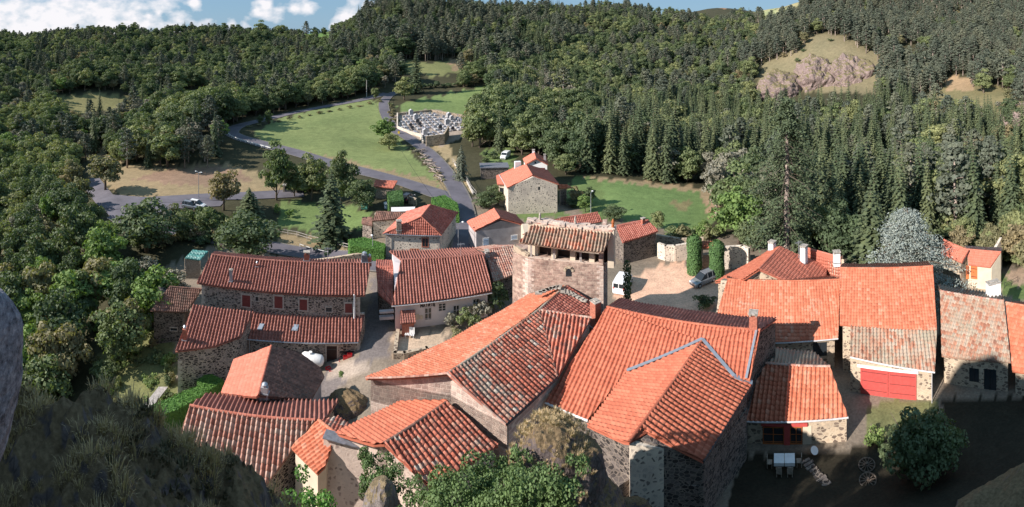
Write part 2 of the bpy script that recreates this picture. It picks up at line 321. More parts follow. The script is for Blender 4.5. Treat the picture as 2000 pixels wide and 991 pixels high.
# ------------------------------------------------------------------ mesh helpers
def link(o, parent=None):
    S.collection.objects.link(o)
    if parent is not None: o.parent = parent
    return o
class MB:
    def __init__(s): s.v = []; s.f = []; s.a = []; s.nv = 0; s.smooth = False
    def add(s, v, f, a=None):
        v = np.asarray(v, float).reshape(-1, 3); s.v.append(v)
        if isinstance(f, np.ndarray): f = f + s.nv; s.f.append(f); n = len(f)
        else: s.f.append([[i + s.nv for i in q] for q in f]); n = len(f)
        s.a.append(np.full(n, .5) if a is None else np.broadcast_to(np.asarray(a, float), (n,)).copy()); s.nv += len(v); return s
    def box(s, c, sx, sy, sz, rz=0.0, a=None):
        """box centred on c in plan, standing on c.z"""
        ca, sa = math.cos(rz), math.sin(rz); V = []
        for z in (0, sz):
            for x, y in ((-1, -1), (1, -1), (1, 1), (-1, 1)):
                X, Y = x * sx / 2, y * sy / 2; V.append((c[0] + X * ca - Y * sa, c[1] + X * sa + Y * ca, c[2] + z))
        return s.add(V, [[3, 2, 1, 0], [4, 5, 6, 7], [0, 1, 5, 4], [1, 2, 6, 5], [2, 3, 7, 6], [3, 0, 4, 7]], a)
    def beam(s, p, q, w, h=None, a=None):
        """square bar from p to q"""
        p = Vector(p); q = Vector(q); h = h or w; d = (q - p).normalized(); up = Vector((0, 0, 1)) if abs(d.z) < .95 else Vector((1, 0, 0))
        x = d.cross(up).normalized(); y = x.cross(d).normalized(); V = []
        for o in (p, q):
            for i, j in ((-1, -1), (1, -1), (1, 1), (-1, 1)): V.append(o + x * i * w / 2 + y * j * h / 2)
        return s.add([tuple(k) for k in V], [[0, 1, 2, 3], [7, 6, 5, 4], [0, 4, 5, 1], [1, 5, 6, 2], [2, 6, 7, 3], [3, 7, 4, 0]], a)
    def tube(s, pts, rad, n=8, a=None, cap=True):
        pts = [Vector(p) for p in pts]; rs = rad if hasattr(rad, '__len__') else [rad] * len(pts); V = []
        for k, p in enumerate(pts):
            d = (pts[min(k + 1, len(pts) - 1)] - pts[max(k - 1, 0)]).normalized(); up = Vector((0, 0, 1)) if abs(d.z) < .9 else Vector((1, 0, 0))
            x = d.cross(up).normalized(); y = x.cross(d).normalized()
            for i in range(n):
                t = 2 * math.pi * i / n; V.append(tuple(p + (x * math.cos(t) + y * math.sin(t)) * rs[k]))
        Fc = []
        for k in range(len(pts) - 1):
            for i in range(n): Fc.append([k * n + i, k * n + (i + 1) % n, (k + 1) * n + (i + 1) % n, (k + 1) * n + i])
        if cap: Fc.append(list(range(n))[::-1]); Fc.append([(len(pts) - 1) * n + i for i in range(n)])
        return s.add(V, Fc, a)
    def prism(s, poly, zb):
        """upright solid: poly = (x, y, ztop) round the plan, down to zb"""
        n = len(poly); V = [(p[0], p[1], zb) for p in poly] + [tuple(p) for p in poly]
        ar = sum(poly[i][0] * poly[(i + 1) % n][1] - poly[(i + 1) % n][0] * poly[i][1] for i in range(n))
        Fc = [[i, (i + 1) % n, n + (i + 1) % n, n + i] for i in range(n)] + [list(range(n))[::-1], [n + i for i in range(n)]]
        if ar < 0: Fc = [q[::-1] for q in Fc]
        return s.add(V, Fc)
    def mesh(s, name, mat, off=(0, 0, 0), attr=None, smooth=False):
        me = bpy.data.meshes.new(name); V = np.concatenate(s.v) - np.array(off)[None]
        if all(isinstance(q, np.ndarray) for q in s.f):
            FF = np.concatenate(s.f); n, k = FF.shape
            me.vertices.add(len(V)); me.vertices.foreach_set('co', V.ravel()); me.loops.add(n * k); me.loops.foreach_set('vertex_index', FF.ravel().astype(np.int32))
            me.polygons.add(n); me.polygons.foreach_set('loop_start', np.arange(0, n * k, k, dtype=np.int32)); me.update(calc_edges=True)
        else:
            L = []
            for q in s.f: L += q.tolist() if isinstance(q, np.ndarray) else q
            me.from_pydata(V.tolist(), [], L)
        if attr: at = me.attributes.new(attr, 'FLOAT', 'FACE'); at.data.foreach_set('value', np.concatenate(s.a).astype(np.float32))
        if smooth: me.shade_smooth()
        me.materials.append(MATS[mat] if isinstance(mat, str) else mat); return me
class Thing:
    """an Empty at the thing's base with the parts as children (or one tagged mesh)"""
    def __init__(s, name, label, cat, base, group=None, kind=None):
        s.base = Vector(base); s.o = bpy.data.objects.new(name, None); s.o.empty_display_size = .3; link(s.o); s.o.location = s.base
        s.o['label'] = label; s.o['category'] = cat
        if group: s.o['group'] = group
        if kind: s.o['kind'] = kind
    def part(s, name, mb, mat, parent=None, label=None, attr=None, smooth=False):
        o = bpy.data.objects.new(name, mb.mesh(name, mat, s.base, attr, smooth)); link(o, parent or s.o)
        if label: o['label'] = label
        return o
def single(name, mb, mat, label, cat, base=(0, 0, 0), group=None, kind=None, attr=None, smooth=False):
    o = bpy.data.objects.new(name, mb.mesh(name, mat, base, attr, smooth)); link(o); o.location = base
    if label: o['label'] = label; o['category'] = cat
    if group: o['group'] = group
    if kind: o['kind'] = kind
    return o
def copy_thing(o, loc, rz, sc=1.0, label=None, group=None):
    r = o.copy(); S.collection.objects.link(r); r.location = loc; r.rotation_euler = (0, 0, rz); r.scale = (sc, sc, sc) if isinstance(sc, (int, float)) else sc
    if label: r['label'] = label
    if group: r['group'] = group
    for ch in list(o.children):
        c = ch.copy(); S.collection.objects.link(c); c.parent = r
        for g in list(ch.children): k = g.copy(); S.collection.objects.link(k); k.parent = c
    return r
# ================================================================== the ground
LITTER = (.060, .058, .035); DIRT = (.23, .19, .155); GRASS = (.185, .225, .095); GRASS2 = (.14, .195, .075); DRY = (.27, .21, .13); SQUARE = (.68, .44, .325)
SCRUB = (.115, .115, .055); ROCKY = (.20, .175, .11); GARDEN = (.16, .13, .085); COBBLE = (.17, .15, .15); PAINTED_SHADE = (.034, .029, .021)
ZONES = [
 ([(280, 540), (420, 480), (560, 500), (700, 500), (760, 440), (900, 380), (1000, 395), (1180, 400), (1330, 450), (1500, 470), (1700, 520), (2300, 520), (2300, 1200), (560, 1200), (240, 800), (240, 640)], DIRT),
 ([(160, 300), (200, 285), (240, 325), (330, 322), (430, 318), (530, 345), (560, 372), (480, 378), (390, 388), (240, 384), (190, 350)], DRY),
 ([(330, 330), (430, 325), (500, 350), (430, 362), (340, 360), (260, 350)], (.25, .17, .125)),
 ([(110, 188), (190, 180), (250, 192), (258, 214), (190, 218), (120, 224)], (.19, .18, .085)),
 ([(350, 180), (400, 175), (410, 205), (350, 215)], (.22, .22, .11)),
 ([(500, 262), (520, 243), (590, 218), (700, 196), (745, 196), (765, 245), (790, 285), (835, 330), (862, 352), (870, 378), (800, 362), (740, 343), (660, 322), (570, 297), (510, 280)], GRASS),
 ([(600, 300), (660, 308), (740, 330), (850, 352), (872, 385), (800, 362), (740, 346), (660, 325), (590, 305)], DRY),
 ([(790, 200), (850, 188), (955, 166), (962, 205), (930, 230), (880, 222), (840, 218), (790, 224), (780, 212)], (.17, .23, .09)),
 ([(755, 120), (830, 124), (905, 116), (912, 138), (850, 150), (770, 142)], (.19, .20, .09)),
 ([(880, 112), (905, 114), (912, 136), (880, 138)], (.3, .22, .14)),
 ([(1120, 350), (1230, 352), (1330, 365), (1395, 372), (1402, 430), (1380, 445), (1330, 458), (1270, 442), (1190, 420), (1140, 380)], (.16, .235, .09)),
 ([(1130, 345), (1240, 350), (1300, 360), (1395, 368), (1398, 400), (1372, 398), (1370, 376), (1290, 368), (1220, 356), (1140, 352)], (.36, .27, .17)),
 ([(1310, 395), (1345, 392), (1350, 410), (1320, 412)], (.24, .21, .11)),
 ([(1375, 395), (1400, 380), (1405, 425), (1385, 425)], (.42, .29, .19)),
 ([(940, 290), (1010, 290), (1000, 330), (950, 330)], GRASS2), ([(1010, 415), (1100, 412), (1110, 424), (1000, 432), (985, 425)], GRASS2),
 ([(1120, 345), (1170, 350), (1200, 430), (1150, 430), (1100, 380)], GRASS2),
 ([(545, 395), (610, 395), (700, 403), (725, 420), (715, 445), (640, 462), (545, 440)], GRASS2),
 ([(540, 455), (620, 465), (690, 490), (690, 505), (600, 492), (540, 478)], DRY),
 ([(820, 280), (850, 290), (880, 370), (900, 395), (870, 385), (850, 345)], DRY),
 ([(845, 285), (875, 280), (905, 340), (925, 375), (910, 375), (885, 330)], (.33, .26, .16)),
 ([(775, 222), (840, 215), (915, 228), (915, 262), (862, 285), (775, 262)], (.34, .28, .24)),
 ([(1195, 600), (1205, 560), (1250, 532), (1290, 518), (1335, 510), (1350, 530), (1400, 530), (1420, 540), (1400, 600), (1360, 612), (1290, 606)], SQUARE),
 ([(1940, 545), (2000, 520), (2300, 520), (2300, 640), (1990, 590), (1960, 572)], GRASS2),
 ([(1870, 545), (1935, 545), (1960, 575), (1880, 580)], (.45, .36, .28)),
 ([(1690, 805), (1740, 775), (1830, 785), (1830, 815), (1790, 850), (1700, 860)], (.17, .18, .085)),
 ([(600, 830), (700, 720), (760, 690), (760, 560), (770, 540), (730, 540), (700, 700), (640, 720), (590, 760)], COBBLE),
 ([(640, 712), (715, 706), (722, 730), (640, 742)], (.36, .30, .26)),
 ([(768, 700), (770, 652), (870, 648), (880, 690)], (.55, .42, .32)),
 ([(190, 700), (330, 600), (350, 760), (390, 800), (280, 840), (230, 800)], (.15, .155, .07)),
 ([(1662, 880), (1700, 862), (1830, 812), (1850, 778), (2300, 770), (2300, 1200), (1380, 1200), (1440, 890), (1600, 886)], PAINTED_SHADE),  # shade of the lower-right yard put into the ground colour
 ([(590, 62), (650, 66), (650, 88), (590, 84)], (.12, .20, .06)),
 ([(430, 55), (470, 50), (470, 66), (430, 70)], (.16, .22, .08)),
 ([(1380, -20), (1430, -20), (1425, 14), (1385, 14)], (.55, .30, .18)),
 ([(1430, -20), (1560, -20), (1560, 14), (1480, 20), (1430, 12)], (.33, .30, .17)),
 ([(1478, 22), (1540, 16), (1545, 36), (1490, 40)], (.30, .32, .17)),
 ([(1500, 90), (1570, 60), (1650, 70), (1760, 110), (1760, 185), (1620, 180), (1475, 178)], ROCKY),
 ([(1760, 120), (1800, 105), (1800, 160), (1770, 180)], ROCKY),
 ([(1780, 185), (1880, 160), (2060, 180), (2060, 270), (1960, 262), (1900, 225), (1800, 215)], (.21, .185, .10)),
 ([(1850, 150), (1900, 150), (1900, 180), (1850, 175)], (.38, .27, .17)),
 ([(1960, 545), (2000, 520), (2300, 500), (2300, 540), (1990, 560)], (.45, .33, .25)),
]
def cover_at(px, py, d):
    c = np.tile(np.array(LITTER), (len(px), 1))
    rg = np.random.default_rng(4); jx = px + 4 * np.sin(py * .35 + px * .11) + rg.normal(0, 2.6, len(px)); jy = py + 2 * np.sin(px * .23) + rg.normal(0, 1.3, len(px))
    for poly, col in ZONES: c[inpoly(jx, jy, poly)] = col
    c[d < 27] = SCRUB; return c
aps = np.concatenate([np.arange(-250, 2250, 5), np.arange(2250, 5750, 50)]).astype(float)
rs = np.exp(np.linspace(math.log(3.0), math.log(3980), 430)); rs[-1] = 3980
AA, RR = np.meshgrid(aps, rs, indexing='ij'); th = (AA - 1000) / F
X = RR * np.sin(th); Y = RR * np.cos(th); Z = T(X, Y)
rough = np.clip((30 - RR) / 10, 0, 1) * np.clip((RR - 3) / 4, 0, 1) * .5
Z = Z + rough * (np.sin(X * 1.7 + Y) * .6 + np.sin(Y * 2.3 - X * .7) * .5)
na, nr = AA.shape; I = np.arange(na * nr).reshape(na, nr); In = np.roll(I, -1, 0)
q = np.stack([I[:, :-1], I[:, 1:], In[:, 1:], In[:, :-1]], -1).reshape(-1, 4)
mb = MB(); mb.add(np.stack([X.ravel(), Y.ravel(), Z.ravel()], 1), q)
ci = na * nr
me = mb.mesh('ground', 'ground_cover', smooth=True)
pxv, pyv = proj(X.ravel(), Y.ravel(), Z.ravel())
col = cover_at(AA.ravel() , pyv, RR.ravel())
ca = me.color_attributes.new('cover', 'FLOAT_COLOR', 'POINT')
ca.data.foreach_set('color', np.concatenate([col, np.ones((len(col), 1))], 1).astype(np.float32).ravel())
g = bpy.data.objects.new('ground', me); link(g); g['kind'] = 'structure'
mb = MB(); n = 24
mb.add([(0, 0, 34.4)] + [(3.1 * math.sin(2 * math.pi * i / n), 3.1 * math.cos(2 * math.pi * i / n), Tz(3.1 * math.sin(2 * math.pi * i / n), 3.1 * math.cos(2 * math.pi * i / n)) + .02) for i in range(n)], [[0, 1 + (i + 1) % n, 1 + i] for i in range(n)])
mb.prism([(1.4 * math.sin(2 * math.pi * i / n), 1.4 * math.cos(2 * math.pi * i / n), 36.3) for i in range(n)], 33.5)
single('lookout_floor', mb, 'rock_basalt', None, None, kind='structure')
# ------------------------------------------------------------------ roads: ribbons that follow the ground
def catmull(pts, n=8):
    out = []; p = [pts[0]] + list(pts) + [pts[-1]]
    for i in range(1, len(p) - 2):
        for k in range(n):
            t = k / n; a, b, c, d = p[i - 1], p[i], p[i + 1], p[i + 2]
            out.append(tuple(.5 * (2 * b[j] + (c[j] - a[j]) * t + (2 * a[j] - 5 * b[j] + 4 * c[j] - d[j]) * t * t + (3 * b[j] - a[j] - 3 * c[j] + d[j]) * t ** 3) for j in range(len(a))))
    out.append(tuple(pts[-1])); return out
def ribbon(mb, pts, w, off, side=0.0, cross=5):
    pts = [Vector((p[0], p[1], 0)) for p in pts]; V = []; 
    for k, p in enumerate(pts):
        d = (pts[min(k + 1, len(pts) - 1)] - pts[max(k - 1, 0)]).normalized(); nrm = Vector((-d.y, d.x, 0))
        for i in range(cross):
            q_ = p + nrm * (side + w * (i / (cross - 1) - .5)); V.append((q_.x, q_.y, Tz(q_.x, q_.y) + off))
    Fc = [[k * cross + i, k * cross + i + 1, (k + 1) * cross + i + 1, (k + 1) * cross + i] for k in range(len(pts) - 1) for i in range(cross - 1)]
    mb.add(V, [f[::-1] for f in Fc])
def road(name, pxs, w, off, kerb=True):
    pts = catmull([tuple(G(*p)[:2]) for p in pxs], 10); mb = MB(); ribbon(mb, pts, w, off); single(name, mb, 'asphalt', None, None, kind='structure')
    if kerb:
        mb = MB(); ribbon(mb, pts, .35, off + .004, w / 2 - .1, 2); ribbon(mb, pts, .35, off + .004, -w / 2 + .1, 2)
        single('road_edge', mb, 'road_verge', None, None, kind='structure')
    return pts
RB = road('road', [(905, 396), (868, 384), (830, 372), (770, 352), (700, 334), (640, 318), (570, 297), (505, 280), (462, 267), (453, 256), (480, 243), (560, 224), (640, 208), (710, 195), (757, 183)], 5.6, .16)
RC = road('road', [(905, 500), (908, 460), (908, 425), (898, 385), (872, 340), (838, 300), (800, 272), (772, 255), (758, 235), (750, 212), (752, 196), (768, 183), (800, 178)], 4.6, .18)
RA = road('road', [(905, 520), (870, 525), (800, 522), (740, 518), (680, 508), (620, 499), (560, 490), (500, 478), (440, 470), (390, 464), (330, 452), (262, 440), (225, 420)], 4.8, .15)
RP = road('road', [(175, 350), (195, 378), (225, 402), (300, 392), (400, 386), (480, 384), (560, 380), (592, 378)], 5.2, .17, False)
mb = MB(); lot = [(192, 382), (250, 384), (340, 390), (440, 394), (430, 404), (330, 410), (262, 432), (222, 432), (200, 410)]
LP = [G(*p) for p in lot]; c0 = sum(LP, Vector()) / len(LP); V = [tuple(c0)]
for k in range(len(LP)):
    for s_ in range(6):
        p = LP[k].lerp(LP[(k + 1) % len(LP)], s_ / 6)
        for r_ in (.33, .66, 1.0): q_ = c0.lerp(p, r_); V.append((q_.x, q_.y, 0))
V = [(v[0], v[1], Tz(v[0], v[1]) + .13) for v in V]; nn = len(LP) * 6; Fc = []
for k in range(nn):
    a, b = 1 + 3 * k, 1 + 3 * ((k + 1) % nn); Fc += [[0, b, a], [a, b, b + 1, a + 1], [a + 1, b + 1, b + 2, a + 2]]
mb.add(V, Fc); single('parking_area', mb, 'asphalt', None, None, kind='structure')
# roadside barrier on the outer side of the bend
mb = MB(); bp = [G(*p) for p in catmull([(442, 262), (452, 270), (470, 277), (500, 286), (530, 294)], 6)]
for a, b in zip(bp[:-1], bp[1:]): mb.beam(a + Vector((0, 0, .75)), b + Vector((0, 0, .75)), .12, .32)
for a in bp[::2]: mb.beam(a, a + Vector((0, 0, .8)), .12)
single('crash_barrier', mb, 'white_paint', 'long low white crash barrier round the outside of the road bend', 'crash barrier')
# ================================================================== roofs and walls
def clip2(poly, u):
    vs = []; n = len(poly)
    for i in range(n):
        a, b = poly[i], poly[(i + 1) % n]
        if (a[0] - u) * (b[0] - u) <= 0 and abs(a[0] - b[0]) > 1e-9:
            t = (u - a[0]) / (b[0] - a[0]); vs.append(a[1] + t * (b[1] - a[1]))
    return (min(vs), max(vs)) if len(vs) > 1 else None
def slope(mb, poly, per=.33, step=.42, amp=.06, down=None, flat=False, skew=0):
    """one roof plane laid with rows of half-round tiles that overlap down the slope, on a slab 12 cm thick"""
    poly = [Vector(p) for p in poly]; n = Vector()
    for i in range(len(poly)):
        a, b = poly[i], poly[(i + 1) % len(poly)]; n += Vector(((a.y - b.y) * (a.z + b.z), (a.z - b.z) * (a.x + b.x), (a.x - b.x) * (a.y + b.y)))
    n.normalize()
    if n.z < 0: n = -n
    if down is None: dn = (Vector((0, 0, -1)) - n * (-n.z)).normalized()
    else: dn = Vector(down); dn = (dn - n * dn.dot(n)).normalized()
    u = n.cross(dn).normalized(); o = poly[0]
    P2 = [((p - o).dot(u), (p - o).dot(dn)) for p in poly]
    u0, u1 = min(p[0] for p in P2), max(p[0] for p in P2); v0, v1 = min(p[1] for p in P2), max(p[1] for p in P2)
    prof = ([0, .5, .86, 1, .86, .5, 0, -.05] if amp < .09 else [0, .62, .95, 1, .62, 0, -.42, -.55, -.42]) if not flat else [0, 0, .35, .35]
    m = len(prof); ncol = int((u1 - u0) / per) + 1; us = [u0 + per * (c + k / m) for c in range(ncol) for k in range(m)]
    us = np.array(sorted({max(u0 + 1e-4, min(u1 - 1e-4, x)) for x in us} | {u0 + 1e-4, u1 - 1e-4}))
    cols = np.clip(((us - u0) / per).astype(int), 0, ncol - 1)
    ph = np.mod((us - u0) / per, 1) * m; pi = ph.astype(int) % m; fr = ph - np.floor(ph)
    pa = np.array(prof); hh = (pa[pi] * (1 - fr) + pa[(pi + 1) % m] * fr) * amp
    lo = np.zeros(len(us)); hi = np.zeros(len(us))
    for i, x in enumerate(us):
        r = clip2(P2, x); lo[i], hi[i] = r if r else (0, 0)
    K = int((v1 - v0) / step) + 2; rg = np.random.default_rng(int(abs(o.x * 97 + o.y * 31)) % 9999)
    jit = rg.uniform(-.12, .12, ncol + 1)[cols] * step * (1 if not flat else 0) + (cols % 2) * (.5 * step if flat else 0)
    tc_ = np.clip(rg.random((K + 1, ncol + 1)) * .75 + rg.random(ncol + 1)[None] * .25, 0, 1); tz = rg.uniform(-.012, .012, (K + 1, ncol + 1))
    U = np.array(u); D = np.array(dn); N = np.array(n); O = np.array(o); nu = len(us)
    V = []; Fc = []; At = []; base = 0
    for k in range(-1, K):
        a = np.clip(v0 + k * step + jit, lo, hi); b = np.clip(v0 + (k + 1) * step + jit, lo, hi)
        dz = tz[k % (K + 1)][cols]
        va = O + us[:, None] * U + a[:, None] * D + (hh * .92 + dz)[:, None] * N
        vb = O + us[:, None] * U + b[:, None] * D + (hh * 1.06 + .034 + dz)[:, None] * N
        vc = O + us[:, None] * U + b[:, None] * D + (hh * .6 - .01)[:, None] * N
        V += [va, vb, vc]; i = np.arange(nu - 1)
        ok = ((b - a)[:-1] > 1e-4) | ((b - a)[1:] > 1e-4); i = i[ok]
        q1 = np.stack([base + i, base + i + 1, base + nu + i + 1, base + nu + i], 1); q2 = np.stack([base + nu + i, base + nu + i + 1, base + 2 * nu + i + 1, base + 2 * nu + i], 1)
        c = tc_[k % (K + 1)][cols[i]]; Fc += [q1, q2]; At += [c, c]; base += 3 * nu
    q = np.concatenate(Fc)[:, ::-1]
    vv = np.concatenate(V); vv = vv + (.030 * np.sin(vv[:, 0] * .9 + vv[:, 1] * .45 + 1) + .022 * np.sin(vv[:, 1] * 1.35 - vv[:, 0] * .55) + .012 * np.sin(vv[:, 0] * 3.1 + vv[:, 1] * 2.3))[:, None] * N[None]; fq = q[0]; e1 = vv[fq[1]] - vv[fq[0]]; e2 = vv[fq[2]] - vv[fq[0]]
    if np.dot(np.cross(e1, e2), N) < 0: q = q[:, ::-1]
    mb.add(vv, q, np.concatenate(At))
    m_ = len(poly); top = [tuple(p - n * (.10 if amp > .045 else .05)) for p in poly]; bot = [tuple(p - n * .21) for p in poly]; SL = []
    for i in range(m_): SL.append([top[i], top[(i + 1) % m_], bot[(i + 1) % m_], bot[i]])
    c_ = sum(poly, Vector()) / m_; ct = tuple(c_ - n * .21); ck2 = tuple(c_ - n * (.10 if amp > .045 else .05))
    for i in range(m_): SL.append([bot[i], bot[(i + 1) % m_], ct, ct]); SL.append([top[i], top[(i + 1) % m_], ck2, ck2])
    V = np.array(SL).reshape(-1, 3); mb.add(V, np.arange(len(V)).reshape(-1, 4), .4)
def ridge_caps(mb, a, b, r=.15, a_=None):
    a = Vector(a); b = Vector(b); L = (b - a).length; n = max(1, int(L / .42))
    d = (b - a).normalized(); x = d.cross(Vector((0, 0, 1))).normalized(); y = x.cross(d)
    for k in range(n):
        p = a + (b - a) * (k / n); q_ = a + (b - a) * ((k + 1.06) / n); V = []
        for o, rr in ((p, r * .88), (q_, r)):
            for i in range(7):
                t_ = math.pi * i / 6; V.append(tuple(o + x * math.cos(t_) * rr + y * (math.sin(t_) * rr * .8)))
        mb.add(V, np.array([[i, i + 7, i + 8, i + 1] for i in range(6)]), random.random())
def toward(p, c, k): d = Vector((c[0] - p[0], c[1] - p[1])); L = d.length; return (p[0] + d.x / L * k, p[1] + d.y / L * k)
def footprint(pts, inset=.55):
    cx = sum(p[0] for p in pts) / len(pts); cy = sum(p[1] for p in pts) / len(pts)
    return [toward(p, (cx, cy), inset) for p in pts]
class House(Thing):
    def roof(s, polys, mat, per=.33, step=.42, amp=.06, name='roof', ridges=(), rmat=None, downs=None, flat=False, label=None):
        mb = MB()
        for i, p in enumerate(polys): slope(mb, p, per, step, amp, (downs or {}).get(i), flat)
        r = s.part(name, mb, mat, attr='tcol', label=label)
        if ridges:
            mb = MB()
            for a, b in ridges: ridge_caps(mb, a, b)
            s.part('ridge_tiles', mb, rmat or mat, parent=r, attr='tcol')
        s.r = r; return r
    def walls(s, pts, planes, zb, mat, name='wall', label=None, drop=.2):
        poly = []
        for p in pts:
            z = p[2] if len(p) > 2 and p[2] is not None else min(pl.z(p[0], p[1]) for pl in planes) - drop
            poly.append((p[0], p[1], z))
        mb = MB(); mb.prism(poly, zb); s.w = s.part(name, mb, mat, label=label); s.wp = poly; return s.w
    def face(s, A, B):
        """vertical wall plane through two plan points"""
        A = Vector((A[0], A[1], 0)); B = Vector((B[0], B[1], 0)); s.A = A; s.e = (B - A).normalized()
        s.nn = Vector((s.e.y, -s.e.x, 0)); 
        if s.nn.dot(A) > 0: s.nn = -s.nn
        return s
    def on(s, px, py):
        t_ = (px - 1000) / F; v = Vector((math.sin(t_), math.cos(t_), 0)); k = s.A.dot(s.nn) / v.dot(s.nn); p = v * k
        return Vector((p.x, p.y, HC - (py - Y0) * k / F))
    def rect(s, x0, y0, x1, y1):
        a = s.on(x0, (y0 + y1) / 2); b = s.on(x1, (y0 + y1) / 2); t_ = s.on((x0 + x1) / 2, y0).z; u_ = s.on((x0 + x1) / 2, y1).z
        return a, b, u_, t_
    def panel(s, mb, a, b, z0, z1, out0, out1):
        """solid slab against the wall between two plan points"""
        d = b - a; V = []
        for o in (out0, out1):
            for p, z in ((a, z0), (b, z0), (b, z1), (a, z1)): V.append((p.x + s.nn.x * o, p.y + s.nn.y * o, z))
        mb.add(V, [[3, 2, 1, 0], [4, 5, 6, 7], [0, 1, 5, 4], [1, 2, 6, 5], [2, 3, 7, 6], [3, 0, 4, 7]])
    def opening(s, x0, y0, x1, y1, kind='shutter', mat='red_shutter', surround='quoin_stone', sw=.16, name=None, label=None):
        a, b, z0, z1 = s.rect(x0, y0, x1, y1); e = (b - a).normalized(); mb = MB(); parent = None
        nm = name or ('door' if kind == 'door' else 'window')
        if kind in ('glass', 'french'):
            mb = MB(); s.panel(mb, a, b, z0, z1, -.05, .02); o = s.part(nm, mb, 'glass_dark', label=label)
            mb = MB(); W_ = .07
            s.panel(mb, a, a + e * W_, z0, z1, .02, .06); s.panel(mb, b - e * W_, b, z0, z1, .02, .06)
            s.panel(mb, a + e * W_, b - e * W_, z0, z0 + W_, .02, .06); s.panel(mb, a + e * W_, b - e * W_, z1 - W_, z1, .02, .06)
            m = (a + b) / 2; s.panel(mb, m - e * .04, m + e * .04, z0 + W_, z1 - W_, .02, .055)
            for k in (1, 2):
                zz = z0 + (z1 - z0) * k / 3; s.panel(mb, a + e * W_, m - e * .04, zz - .02, zz + .02, .02, .05); s.panel(mb, m + e * .04, b - e * W_, zz - .02, zz + .02, .02, .05)
            s.part('sash', mb, mat, parent=o)
            if kind == 'french': mb = MB(); s.panel(mb, a + e * W_, b - e * W_, z0 + W_, z0 + (z1 - z0) * .28, .02, .05); s.part('kick_panel', mb, mat, parent=o)
        elif kind == 'dark':
            mb = MB(); s.panel(mb, a, b, z0, z1, -.05, .015); o = s.part(nm, mb, 'glass_dark', label=label)
            mb = MB(); m = (a + b) / 2; s.panel(mb, m - e * .03, m + e * .03, z0, z1, .015, .05); s.part('sash', mb, mat if mat != 'red_shutter' else 'dark_metal', parent=o)
        else:
            n = max(2, int((b - a).length / .22)); mb = MB()
            for k in range(n):
                p0 = a + (b - a) * (k / n) + e * .006; p1 = a + (b - a) * ((k + 1) / n) - e * .006; s.panel(mb, p0, p1, z0, z1, -.04, .055)
            s.panel(mb, a, b, z0, z1, -.05, .04)
            o = s.part(nm, mb, mat, label=label)
            for f in (.18, .8): mb = MB(); zz = z0 + (z1 - z0) * f; s.panel(mb, a + e * .05, b - e * .05, zz - .04, zz + .04, .055, .08); s.part('hinge_bar', mb, mat if kind != 'door' else 'dark_metal', parent=o)
        if surround:
            mb = MB(); s.panel(mb, a - e * sw, a, z0, z1, -.05, .045); s.panel(mb, b, b + e * sw, z0, z1, -.05, .045)
            s.panel(mb, a - e * sw * 1.3, b + e * sw * 1.3, z1, z1 + sw * 1.3, -.05, .05)
            if kind != 'door': s.panel(mb, a - e * sw * 1.3, b + e * sw * 1.3, z0 - sw * .8, z0, -.05, .09)
            s.part('frame', mb, surround, parent=o)
        return o
    def quoins(s, x, y, zb, zt, dirs, mat='quoin_stone', w=.30):
        """alternating corner stones a little proud of both walls; dirs = the two plan directions away from the corner"""
        mb = MB(); z = zb; k = 0; d1, d2 = [Vector((d[0], d[1], 0)).normalized() for d in dirs]
        while z < zt - .1:
            h = random.uniform(.26, .36); h = min(h, zt - z); l1, l2 = (w * 1.7, w) if k % 2 else (w, w * 1.7)
            o = Vector((x, y, 0)) - (d1 + d2) * .035; q_ = [o, o + d1 * l1, o + d1 * l1 + d2 * l2, o + d2 * l2]
            mb.prism([(p.x, p.y, z + h - .02) for p in q_], z); z += h; k += 1
        if mb.v: s.part('quoins', mb, mat)
    def chimney(s, p, w=.7, l=.7, h=1.2, rz=0.0, mat='brick_red', cap='slab', sink=.5, label=None):
        mb = MB(); mb.box((p[0], p[1], p[2] - sink), w, l, h + sink, rz); o = s.part('chimney', mb, mat, label=label)
        mb = MB(); mb.box((p[0], p[1], p[2] - .02), w + .14, l + .14, .1, rz); s.part('flashing', mb, 'grey_zinc', parent=o)
        mb = MB()
        if cap == 'slab':
            for i, j in ((-1, -1), (1, -1), (1, 1), (-1, 1)):
                c_, s_ = math.cos(rz), math.sin(rz); X_, Y_ = i * (w / 2 - .08), j * (l / 2 - .08); mb.box((p[0] + X_ * c_ - Y_ * s_, p[1] + X_ * s_ + Y_ * c_, p[2] + h), .12, .12, .2, rz)
            mb.box((p[0], p[1], p[2] + h + .2), w + .16, l + .16, .1, rz)
        elif cap == 'none_': mb.box((p[0], p[1], p[2] + h), w + .1, l + .1, .09, rz); mb.box((p[0], p[1], p[2] + h + .09), w * .5, l * .5, .06, rz)
        else: mb.tube([(p[0], p[1], p[2] + h), (p[0], p[1], p[2] + h + .25), (p[0], p[1], p[2] + h + .26), (p[0], p[1], p[2] + h + .4)], [w * .3, w * .3, w * .42, w * .1], 10)
        s.part('cap', mb, 'mortar_cap' if cap != 'cowl' else 'grey_zinc', parent=o); return o
    def gutter(s, a, b, r=.08, mat='pale_gutter', down=None, name='gutter'):
        mb = MB(); a = Vector(a); b = Vector(b); o = Vector((a.x, a.y, 0)) + Vector((b.x, b.y, 0))
        pts = [a.lerp(b, k / 6) for k in range(7)]; off = Vector((0, 0, -.06)); mb.tube([p + off for p in pts], r, 8)
        if down: d = Vector(down[0]); mb.tube([d + off, (d.x, d.y, down[1])], r * .6, 6)
        s.part(name, mb, mat)
